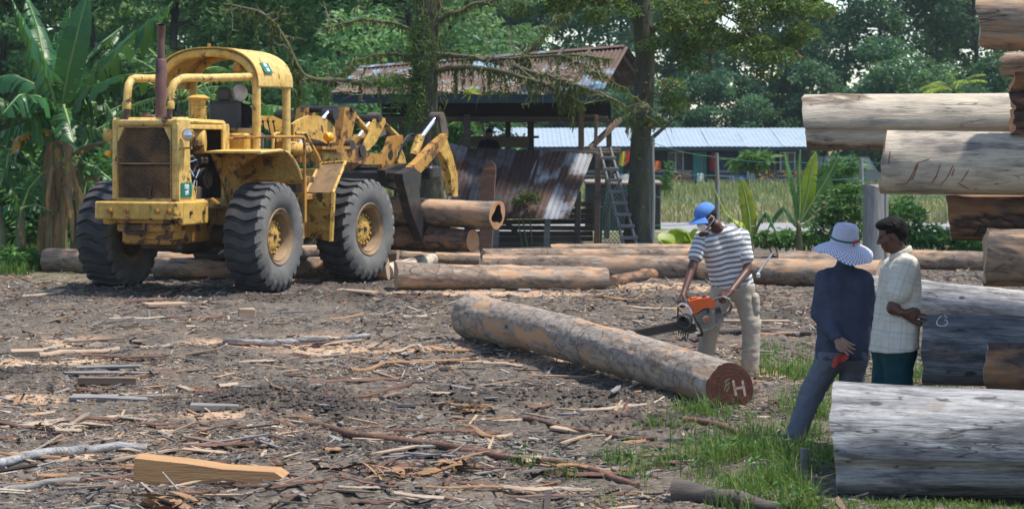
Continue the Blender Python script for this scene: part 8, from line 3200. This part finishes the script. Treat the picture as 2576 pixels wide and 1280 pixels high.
# grass round the two onlookers and under the pile
pts = []
zones = [(1830, 1150, 0.4, 0.7, 700), (1920, 1180, 0.45, 0.8, 1700), (1970, 1120, 0.40, 0.9, 1700), (2060, 1060, 0.25, 1.2, 1800), (2080, 960, 0.3, 1.2, 1100), (1965, 930, 0.35, 0.8, 800), (2040, 900, 0.4, 0.8, 500), (1760, 1050, 0.22, 0.3, 420), (2010, 1250, 0.4, 0.5, 1300), (2200, 1290, 1.0, 0.45, 4200), (2480, 1285, 1.0, 0.45, 4200), (2310, 960, 0.3, 0.8, 700), (1890, 1235, 0.35, 0.3, 700), (2200, 1150, 0.8, 1.2, 1500)]
tufts = [(1545, 1155), (1575, 1150), (1650, 1165), (1680, 1160), (1642, 1075), (1950, 880), (1940, 905), (1330, 1170), (1420, 1190), (1720, 1080), (1600, 1190)]
for px, py, rx_, ry_, m_ in zones:
    c = on_ground(px, py)
    pts.append(np.c_[c[0] + rg.normal(0, rx_ * 0.6, m_), c[1] + rg.normal(0, ry_ * 0.6, m_), 0.05 + 0.24 * rg.uniform(0, 1, m_) ** 1.7, np.zeros(m_)])
for px, py in tufts:
    c = on_ground(px, py)
    pts.append(np.c_[c[0] + rg.normal(0, 0.07, 60), c[1] + rg.normal(0, 0.07, 60), rg.uniform(0.06, 0.18, 60), np.ones(60)])
Q = np.concatenate(pts)
kp = (fbm(np.c_[Q[:, 0] * 2.2, Q[:, 1] * 1.6, 0 * Q[:, 0]], 3, 6) > 0.53) | (Q[:, 3] > 0)
Q = Q[kp & (Q[:, 1] < 24)]
front_ = (Q[:, 0] > 1.95) & (Q[:, 1] < 14.4)
Q[front_, 2] *= 0.3
Q = Q[~((Q[:, 0] > 1.95) & (Q[:, 1] > 13.38) & (Q[:, 1] < 14.4))]
grass_obj('near_grass', Q[:, 0], Q[:, 1], Q[:, 2], rg.uniform(0.002, 0.0055, len(Q)), np.clip(rg.normal(0.55, 0.28, len(Q)), 0, 1), 'grass', 'green grass and weeds around the onlookers and the pile', 0.55)
# broad-leaved weeds among the grass
n = 420
c = Q[(Q[:, 1] > 14.4) | (Q[:, 0] < 1.9)]
c = c[rg.integers(0, len(c), n)]
P = np.c_[c[:, 0] + rg.normal(0, 0.05, n), c[:, 1] + rg.normal(0, 0.05, n), ground_fine(c[:, 0], c[:, 1]) + rg.uniform(0.02, 0.16, n)]
V, F, C = leaf_cloud(np.repeat(P, 3, 0), 0.06, 0.024, rg, -0.05, col=rg.uniform(0.1, 0.9, 3 * n))
tag(link('weeds', fast_mesh('weeds', V, F, M['shrub'], col=C)), 'small broad-leaved weeds among the grass at right', 'weeds', kind='stuff')
# orange flowers along the veranda
n = 500
X = rg.uniform(8, 19, n)
Y = rg.uniform(102.5, 104, n)
P = np.c_[X, Y, ground_fine(X, Y) + rg.uniform(0.5, 1.0, n)]
kp = fbm(np.c_[X * 0.8, Y, 0 * X], 2, 3) > 0.48
V, F, C = leaf_cloud(P[kp], 0.16, 0.12, rg, 0, col=rg.uniform(0, 0.5, kp.sum()))
tag(link('flowers', fast_mesh('flowers', V, F, M['leaf_orange'], col=C)), 'orange flowers growing along the far veranda', 'flowers', kind='stuff')
# ------------------------------------------------------------------ wood litter over the yard
PAL = np.array([(0.17, 0.155, 0.145), (0.27, 0.245, 0.22), (0.36, 0.295, 0.235), (0.42, 0.30, 0.20), (0.17, 0.095, 0.065), (0.38, 0.215, 0.115), (0.060, 0.047, 0.042), (0.50, 0.42, 0.33)])


def pal_pick(rg, n, warm):
    """warm: 0 grey old chips, 1 fresh tan and red ones"""
    wg = np.array([0.30, 0.24, 0.12, 0.05, 0.06, 0.02, 0.17, 0.04])
    ww = np.array([0.10, 0.12, 0.20, 0.22, 0.13, 0.12, 0.05, 0.06])
    u = rg.uniform(0, 1, n)
    cg, cw = np.cumsum(wg / wg.sum()), np.cumsum(ww / ww.sum())
    i = np.where(rg.uniform(0, 1, n) < warm, np.searchsorted(cw, u), np.searchsorted(cg, u))
    return PAL[np.clip(i, 0, 7)] * rg.uniform(0.75, 1.25, (n, 1))


def chips(n, seed, lmin, lmax, wr, th, xr, yr, warmf, flat=0.16, rise=0.0, keep=None):
    rg = np.random.default_rng(seed)
    # spread evenly over the visible wedge of the yard and a little beyond it
    Y = rg.uniform(yr[0] ** 2, yr[1] ** 2, n) ** 0.5
    X = rg.uniform(xr[0], xr[1], n) * Y
    d = fbm(np.c_[X * 0.8, Y * 1.1, 0 * X], 3, 77)
    ok = (rg.uniform(0, 1, n) < sstep(0.33, 0.62, d) * 0.85 + 0.15) & (X > -13) & (X < 9)
    if keep is not None:
        ok &= keep(X, Y)
    X, Y, d = X[ok], Y[ok], d[ok]
    n = len(X)
    L = lmin * (lmax / lmin) ** (rg.uniform(0, 1, n) ** 1.6)
    W = L * rg.uniform(wr[0], wr[1], n)
    T = np.minimum(W * 0.5, rg.uniform(th[0], th[1], n))
    yaw = np.where(rg.uniform(0, 1, n) < 0.25, rg.normal(0, 0.45, n), rg.uniform(0, math.pi, n))
    ex = np.c_[np.cos(yaw), np.sin(yaw), rg.normal(0, flat, n)]
    ex /= np.linalg.norm(ex, axis=1)[:, None]
    ey = np.c_[-np.sin(yaw), np.cos(yaw), rg.normal(0, flat * 1.6, n)]
    ey -= ex * (ex * ey).sum(1)[:, None]
    ey /= np.linalg.norm(ey, axis=1)[:, None]
    ez = np.cross(ex, ey)
    Z = ground_fine(X, Y) + T * 0.4 + np.abs(ex[:, 2]) * L * 0.30 + rise
    c = np.c_[X, Y, Z]
    # tapered splinter: eight corners, five faces
    a, b = rg.uniform(0.3, 1.0, n), rg.uniform(0.15, 1.0, n)
    bend = rg.normal(0, 0.05, n) * L
    V = []
    for sx, tw in ((-0.5, a), (0.5, b)):
        for sz in (-0.5, 0.5):
            for sy in (-0.5, 0.5):
                V.append(c + ex * (sx * L)[:, None] + ey * (sy * W * tw + (sx > 0) * bend)[:, None] + ez * (sz * T)[:, None])
    V = np.stack(V, 1).reshape(-1, 3)
    q = np.array([(2, 3, 7, 6), (0, 2, 6, 4), (3, 1, 5, 7), (0, 1, 3, 2), (6, 7, 5, 4)])
    F = (np.arange(n)[:, None, None] * 8 + q[None]).reshape(-1, 4)
    C = np.repeat(pal_pick(rg, n, np.clip(warmf(X, Y), 0, 1)), 8, 0)
    return V, F, C


def warmth(X, Y):
    w_ = fbm(np.c_[X * 0.5, Y * 0.6, 0 * X + 3], 3, 88)
    return sstep(0.35, 0.65, w_) * 0.75 + 0.2 * sstep(16, 22, Y) - 0.5 * sstep(-0.5, 2.0, X) * sstep(21, 16, Y)


def heap_at(X, Y):
    h = np.zeros_like(X)
    for px, py, rx_, ry_, hh in HEAPS:
        h = np.maximum(h, _blob(X, Y, px, py, rx_, ry_) * min(1, hh / 0.12))
    return h


KE = lambda X, Y: (np.random.default_rng(3).uniform(0, 1, len(X)) > 1.25 * heap_at(X, Y)) & ~((X > 2.6 + 0.06 * (Y - 13)) & (Y < 17.5))
parts = [chips(85000, 1, 0.018, 0.075, (0.18, 0.5), (0.003, 0.008), (-0.40, 0.28), (12.2, 23), warmth, keep=KE),
         chips(41000, 2, 0.05, 0.20, (0.08, 0.3), (0.004, 0.012), (-0.40, 0.28), (12.2, 36), warmth, keep=KE),
         chips(5000, 3, 0.14, 0.42, (0.05, 0.16), (0.006, 0.018), (-0.40, 0.28), (12.2, 38), warmth, keep=KE),
         chips(17000, 4, 0.04, 0.15, (0.12, 0.4), (0.004, 0.01), (-0.40, 0.28), (22, 38), warmth)]
V, F, C = join(*parts)
tag(link('wood_chips', fast_mesh('wood_chips', V, F, M['chips'], col=C)), 'layer of small wood chips and splinters covering the yard', 'wood chips', kind='stuff')
# crumbly clods on the heaps
rg = np.random.default_rng(9)
n = 9000
hx = rg.integers(0, len(HEAPS), n)
H_ = np.array(HEAPS)
c = np.array([on_ground(h[0], h[1]) for h in HEAPS])
X = c[hx, 0] + rg.normal(0, 1, n) * H_[hx, 2] * 0.6
Y = c[hx, 1] + rg.normal(0, 1, n) * H_[hx, 3] * 0.6
s = 0.008 + 0.03 * rg.uniform(0, 1, n) ** 3
P = np.c_[X, Y, ground_fine(X, Y) + s * 0.3]
oc = np.array([(1, 0, 0), (-1, 0, 0), (0, 1, 0), (0, -1, 0), (0, 0, 0.7), (0, 0, -0.7)])
V = (P[:, None] + oc[None] * s[:, None, None] * rg.uniform(0.5, 1.4, (n, 6, 1))).reshape(-1, 3)
q = np.array([(0, 2, 4), (2, 1, 4), (1, 3, 4), (3, 0, 4)])
F = (np.arange(n)[:, None, None] * 6 + q[None]).reshape(-1, 3)
C = np.repeat(np.array((0.06, 0.05, 0.044)) * rg.uniform(0.7, 1.9, (n, 1)), 6, 0)
tag(link('soil_clods', fast_mesh('soil_clods', V, F, M['chips'], col=C)), 'dark crumbly soil clods on the churned heaps', 'soil', kind='stuff')


# --- larger pieces, each its own object
def strip_mesh(seed, L, w_, curl, mat, frays=6, th=0.012):
    """a strip of bark: curved across, wavy along, fraying at the ends"""
    rg = np.random.default_rng(seed)
    n, m = 22, 5
    P = np.zeros((n, m, 3))
    a = rg.uniform(0, 6, 4)
    for i in range(n):
        t = i / (n - 1)
        wd = w_ * (0.25 + 0.75 * math.sin(math.pi * min(1, max(0.02, t * 0.9 + 0.06))) ** 0.5) * (1 + 0.3 * math.sin(9 * t + a[0]))
        cy = 0.05 * L * math.sin(3.0 * t + a[1]) + 0.02 * L * math.sin(11 * t + a[2])
        cz = 0.012 + 0.05 * L * max(0, math.sin(4 * t + a[3])) * 0.5
        for j in range(m):
            u = j / (m - 1) * 2 - 1
            P[i, j] = (L * (t - 0.5), cy + u * wd / 2, cz + curl * w_ * (1 - u * u) * 0.5 + rg.normal(0, 0.003))
    mb = MB()
    mb.grid(P)
    mb.grid(P - (0, 0, th), flip=True)
    for e in (0, -1):
        mb.grid(np.stack([P[:, e], P[:, e] - (0, 0, th)], 1))
    for k in range(frays):
        i = 0 if k % 2 else n - 1
        p = P[i, rg.integers(0, m)]
        s = -1 if i == 0 else 1
        mb.tube([p, p + (s * 0.05 * L, rg.normal(0, 0.02), 0.01), p + (s * 0.11 * L * rg.uniform(0.5, 1.2), rg.normal(0, 0.05), rg.uniform(0, 0.05))], [0.005, 0.004, 0.002], 4)
    return mb.mesh('bark_strip', M[mat], 60)


def splinter_mesh(seed, L, w_, th, mat):
    rg = np.random.default_rng(seed)
    mb = MB()
    n = 7
    top, bot = [], []
    for i in range(n):
        t = i / (n - 1)
        h = w_ / 2 * (0.4 + 0.6 * math.sin(math.pi * (0.15 + 0.8 * t)))
        if i in (0, n - 1):
            h *= rg.uniform(0.1, 0.9)
        cy = rg.normal(0, 0.006)
        top.append((L * (t - 0.5) + rg.normal(0, 0.01), cy + h, 0))
        bot.append((L * (t - 0.5) + rg.normal(0, 0.01), cy - h, 0))
    mb.prism(top + bot[::-1], (0, 0, th))
    return mb.mesh('wood_splinter', M[mat], 30)


def slab_mesh(seed, L, w_, th, mat):
    rg = np.random.default_rng(seed)
    mb = MB()
    mb.box((0, 0, th / 2), (L, w_, th), bev=0.006)
    V = mb.v[0]
    V += (fbm(V * 9 + seed, 2, seed)[:, None] - 0.5) * 0.035
    V[:, 1] *= 1 - 0.3 * (V[:, 0] > 0) * rg.uniform(0, 1)
    return mb.mesh('board_offcut', M[mat], 30)


KINDS = {
    'bark_strip': [([strip_mesh(200 + 10 * j + k, L, w_, 0.5, mt) for k, (L, w_) in enumerate(((0.5, 0.06), (0.8, 0.08), (1.1, 0.07), (0.35, 0.09)))], lab) for j, (mt, lab) in enumerate((('bark_strip', 'dark brown fibrous bark strip lying on the yard'), ('bark_orange', 'orange-brown curled bark strip lying on the yard'), ('bark_red', 'dull red torn bark strip lying on the yard'), ('bark_pale', 'pale peeled bark strip lying on the yard')))],
    'wood_splinter': [([splinter_mesh(300 + 10 * j + k, L, w_, 0.02, mt) for k, (L, w_) in enumerate(((0.4, 0.06), (0.6, 0.07), (0.9, 0.06), (0.28, 0.09)))], lab) for j, (mt, lab) in enumerate((('board_grey', 'weathered grey wood splinter lying on the yard'), ('board_tan', 'fresh tan wood splinter lying on the yard'), ('board_brown', 'brown wood splinter lying on the yard')))],
    'board_offcut': [([slab_mesh(400 + 10 * j + k, L, w_, th, mt) for k, (L, w_, th) in enumerate(((0.5, 0.11, 0.03), (0.8, 0.12, 0.035), (0.32, 0.14, 0.05)))], lab) for j, (mt, lab) in enumerate((('board_grey', 'short grey sawn offcut lying on the yard'), ('board_tan', 'short pale sawn offcut lying on the yard')))],
}
rg = np.random.default_rng(15)
SHARE = [('bark_strip', 0, 50), ('bark_strip', 1, 26), ('bark_strip', 2, 16), ('bark_strip', 3, 34), ('wood_splinter', 0, 62), ('wood_splinter', 1, 50), ('wood_splinter', 2, 40), ('board_offcut', 0, 7), ('board_offcut', 1, 6)]


def zone(px, py):
    if py < 800:
        return 'near the left edge behind the yard' if px < 200 else 'before the left rear tyre' if px < 420 else 'between the rear tyres' if px < 620 else 'before the near rear tyre' if px < 790 else 'before the front tyre' if px < 1000 else 'before the barky front log' if px < 1350 else 'behind the sawn log' if px < 1650 else 'behind the chainsaw man'
    if py < 930:
        return 'by the left edge in mid yard' if px < 260 else 'left of the long grey pole' if px < 560 else 'along the long grey pole' if px < 930 else 'left of the sawn log butt' if px < 1200 else 'behind the middle of the sawn log' if px < 1700 else 'by the boots of the chainsaw man'
    if py < 1090:
        return 'left of the flat grey boards' if px < 260 else 'beside the flat grey boards' if px < 560 else 'on the dark soil heap' if px < 820 else 'right of the dark soil heap' if px < 1120 else 'round the orange bark tangle' if px < 1330 else 'below the sawn log' if px < 1600 else 'near the painted log end'
    if py < 1190:
        return 'round the grey pole at left' if px < 330 else 'just beyond the orange offcut' if px < 720 else 'left of the long dark bark slab' if px < 950 else 'along the long dark bark slab' if px < 1400 else 'between bark slab and grass'
    return 'in the lower left corner' if px < 320 else 'in front of the orange offcut' if px < 720 else 'right of the orange offcut' if px < 1000 else 'at the bottom edge in the middle' if px < 1400 else 'at the bottom edge near the grass'


AVOID = [(CLOG[0][:2], CLOG[1][:2], 0.28)]
for kind, j, cnt in SHARE:
    meshes, lab = KINDS[kind][j]
    made = 0
    while made < cnt:
        py = 730 + (1275 - 730) * rg.uniform(0, 1) ** 0.85
        px = rg.uniform(-20, 1990)
        if px > 1730 and py > 900 or (px > 1100 and 780 < py < 1040 and abs(py - (800 + (px - 1190) * 0.30)) < 75):
            continue
        p = ground_point(px, py)
        sc = rg.uniform(0.38, 0.78) if py > 1000 else rg.uniform(0.55, 1.0)
        o = link(kind, meshes[rg.integers(len(meshes))], None, (p[0], p[1], ground_fine(np.array([p[0]]), np.array([p[1]]))[0] + 0.012), (rg.normal(0, 0.10), rg.normal(0, 0.06), rg.normal(0, 0.6) if rg.uniform() < 0.5 else rg.uniform(0, 6.28)), sc)
        size = 'short' if sc < 0.58 else ('long' if sc > 0.8 else 'mid-sized')
        tag(o, size + ' ' + lab.replace('lying on the yard', zone(px, py)), kind.replace('_', ' '), 'loose ' + kind.replace('_', ' ') + 's on the yard')
        made += 1


def placed(name, mb, mat, lab, cat, sharp=30):
    o = mb.build(name, M[mat], None, sharp)
    return tag(o, lab, cat)


# the squared orange offcut in the foreground
mb = MB()
Yp = 14.15
fpx = [(337, 1158), (470, 1172), (560, 1186), (690, 1193), (712, 1208), (650, 1226), (560, 1214), (480, 1230), (336, 1226)]
q = [at(x, y, Yp) for x, y in fpx]
base = min(p[2] for p in q)
gz0 = gz(q[0][0], Yp)
q = [p + (0, 0, gz0 - base - 0.015) for p in q]
mb.prism(q, (0.03, 0.14, 0.015))
off_ = placed('sawn_offcut', mb, 'plank_orange', 'squared fresh orange wood offcut in the left foreground', 'offcut')
mb = MB()
dz_ = q[0] - at(*fpx[0], Yp)
lo_ = [(338, 1211), (420, 1216), (482, 1219), (556, 1206), (600, 1214), (650, 1219), (650, 1226), (560, 1214.5), (480, 1230), (336, 1226)]
mb.prism([at(x, y, Yp) + dz_ + (0, -0.004, 0) for x, y in lo_], (0, 0.02, 0))
mb.build('bark_edge', M['bark_orange'], off_, 30)
# poles, beams, long bark
def pole(name, pts, r, mat, lab, cat, n=9, sink=0.2, taper=0.8, seg=14):
    P = np.array([ground_point(x, y) for x, y in pts])
    P = resample(P, seg)
    P[:, 2] = ground_fine(P[:, 0], P[:, 1]) + r * (1 - sink)
    P[1:-1, 2] = (P[:-2, 2] + P[1:-1, 2] + P[2:, 2]) / 3
    mb = MB()
    mb.tube(P, np.linspace(r, r * taper, seg), n)
    mb.v[0] = mb.v[0] + (np.stack([fbm(mb.v[0] * 6, 3, 5 + e) for e in range(3)], 1) - 0.5) * r * np.array((0.6, 0.9, 1.1))
    return placed(name, mb, mat, lab, cat, 60)


pole('weathered_pole', [(-40, 1172), (120, 1150), (230, 1135), (368, 1130)], 0.042, 'log_blue', 'round weathered grey pole at the left edge of the foreground', 'pole')
pole('bark_slab', [(785, 1068), (900, 1100), (1050, 1118), (1200, 1140), (1330, 1160), (1425, 1178)], 0.034, 'bark_strip', 'long dark fibrous bark slab across the middle foreground', 'bark')
pole('bark_slab', [(1130, 1138), (1290, 1160), (1430, 1180), (1520, 1203), (1605, 1222)], 0.03, 'bark_red', 'pinkish bark slab continuing right of the long dark one', 'bark')
pole('weathered_pole', [(560, 866), (700, 862), (820, 858), (930, 850)], 0.042, 'log_blue', 'long grey pole lying left of the sawn log', 'pole')
pole('weathered_pole', [(95, 900), (180, 892), (300, 884)], 0.04, 'board_tan', 'pale stick lying at the left behind the grey slab', 'pole')
pole('weathered_pole', [(930, 1012), (1030, 990), (1120, 985)], 0.022, 'board_brown', 'thin brown stick in the middle of the yard', 'pole')
pole('bark_slab', [(1320, 1060), (1420, 1078), (1560, 1098), (1650, 1112)], 0.022, 'bark_strip', 'thin bark slab below the sawn log', 'bark')
pole('charred_beam', [(1690, 1262), (1800, 1270), (1960, 1290)], 0.07, 'board_dark', 'dark charred beam at the bottom edge below the grass', 'beam')
pole('charred_beam', [(1720, 855), (1850, 838), (2040, 838)], 0.045, 'board_dark', 'dark beam on the ground between the chainsaw man and the hatted person', 'beam')
pole('bark_slab', [(10, 1235), (110, 1228), (200, 1222)], 0.03, 'board_grey', 'grey sliver left of the orange offcut', 'bark')
pole('bark_slab', [(880, 940), (960, 925), (1110, 915), (1180, 912)], 0.026, 'bark_orange', 'orange bark slab lying beyond the soil heap', 'bark')
pole('bark_slab', [(1720, 1070), (1810, 1075), (1880, 1095), (1960, 1120)], 0.028, 'bark_strip', 'dark bark slab crossing the grass edge', 'bark')
for k, (px, py, L, w_, th, rz, mt, lab) in enumerate(((270, 972, 0.55, 0.10, 0.07, 0.05, 'board_brown', 'brown squared board end left of the soil heap'), (235, 1003, 0.42, 0.16, 0.035, 0.02, 'board_grey', 'flat grey board piece at left, farther half'), (310, 1008, 0.48, 0.15, 0.04, -0.05, 'board_grey', 'flat grey board piece at left, nearer half'), (540, 1012, 0.42, 0.08, 0.05, 0.1, 'board_grey', 'grey block beside the soil heap'), (68, 895, 0.34, 0.2, 0.10, 0.3, 'board_tan', 'pale chunky offcut at the far left'), (415, 772, 0.65, 0.2, 0.05, 0.7, 'board_tan', 'pale plank below the left rear tyre'), (905, 765, 0.6, 0.14, 0.04, -0.7, 'board_tan', 'pale plank in front of the front tyre'), (620, 800, 0.22, 0.10, 0.16, 0.3, 'board_tan', 'small upright pale chunk in mid yard'), (2026, 1176, 0.07, 0.05, 0.13, 0.1, 'board_grey', 'short grey stake end standing in the grass'), (1900, 812, 0.9, 0.10, 0.05, 0.02, 'board_tan', 'pale board behind the chainsaw man'), (1960, 838, 0.5, 0.14, 0.04, -0.6, 'board_grey', 'grey plank tilted near the hatted person'))):
    p = ground_point(px, py)
    o = link('wood_block', slab_mesh(500 + k, L, w_, th, mt), None, (p[0], p[1], ground_fine(p[0:1], p[1:2])[0] + 0.005), (0.03, 0.02, rz))
    tag(o, lab, 'wood block')
# tangles of fibrous bark
for k, (px, py, lab) in enumerate(((1200, 1035, 'orange fibrous bark tangle in the middle of the yard'), (1145, 1178, 'torn fibrous bark clump in the foreground'), (455, 735, 'rusty brown bark tangle between the rear tyres'), (145, 1078, 'yellowish fibre clump at left'), (430, 1268, 'curled orange bark sheet below the offcut'), (900, 1190, 'reddish torn bark sheets right of the offcut'), (1010, 1205, 'golden curled bark right of the red bark'))):
    p = ground_point(px, py)
    rg = np.random.default_rng(700 + k)
    T = MB()
    for j in range(26):
        a = rg.uniform(0, 6.28)
        L = rg.uniform(0.08, 0.32)
        d = np.array((math.cos(a) * 1.3, math.sin(a) * 0.6, rg.uniform(-0.05, 0.45)))
        q0 = np.array((rg.normal(0, 0.10), rg.normal(0, 0.06), 0.02))
        q = [q0, q0 + d * L * 0.5 + (0, 0, 0.04), q0 + d * L + (rg.normal(0, 0.04), rg.normal(0, 0.04), -0.02 * rg.uniform(0, 1))]
        q = np.array(q)
        t = np.linspace(0, 1, 7)[:, None]
        cv = (1 - t) ** 2 * q[0] + 2 * t * (1 - t) * q[1] + t ** 2 * q[2]
        w_ = rg.uniform(0.006, 0.035)
        sd = unit(np.cross(d, (0, 0, 1)) + rg.normal(0, 0.4, 3))
        T.grid(np.stack([cv - sd * w_ * np.sin(np.pi * (0.1 + 0.85 * t)), cv + sd * w_ * np.sin(np.pi * (0.1 + 0.85 * t))], 1))
    o = T.build('bark_tangle', M[('bark_orange', 'bark_orange', 'bark_strip', 'bark_pale', 'bark_orange', 'bark_red', 'bark_orange')[k]], None, 180, fix=False)
    o.location = (p[0], p[1], ground_fine(p[0:1], p[1:2])[0])
    tag(o, lab, 'bark')
# ------------------------------------------------------------------ humid air between the camera and the forest
mb = MB()
mb.box((0, 100, 13.5), (420, 240, 32))
N = NT('haze')
N.t.nodes.remove(N.b)
pv = N.n('VolumePrincipled')
pv.inputs['Color'].default_value = (0.80, 0.92, 1.0, 1)
pv.inputs['Density'].default_value = 0.00025
pv.inputs['Anisotropy'].default_value = 0.2
N.t.links.new(pv.outputs[0], N.t.nodes['Material Output'].inputs['Volume'])
hz = mb.build('haze', N.mat, None, None)
tag(hz, 'thin humid haze in the air', 'haze', kind='stuff')
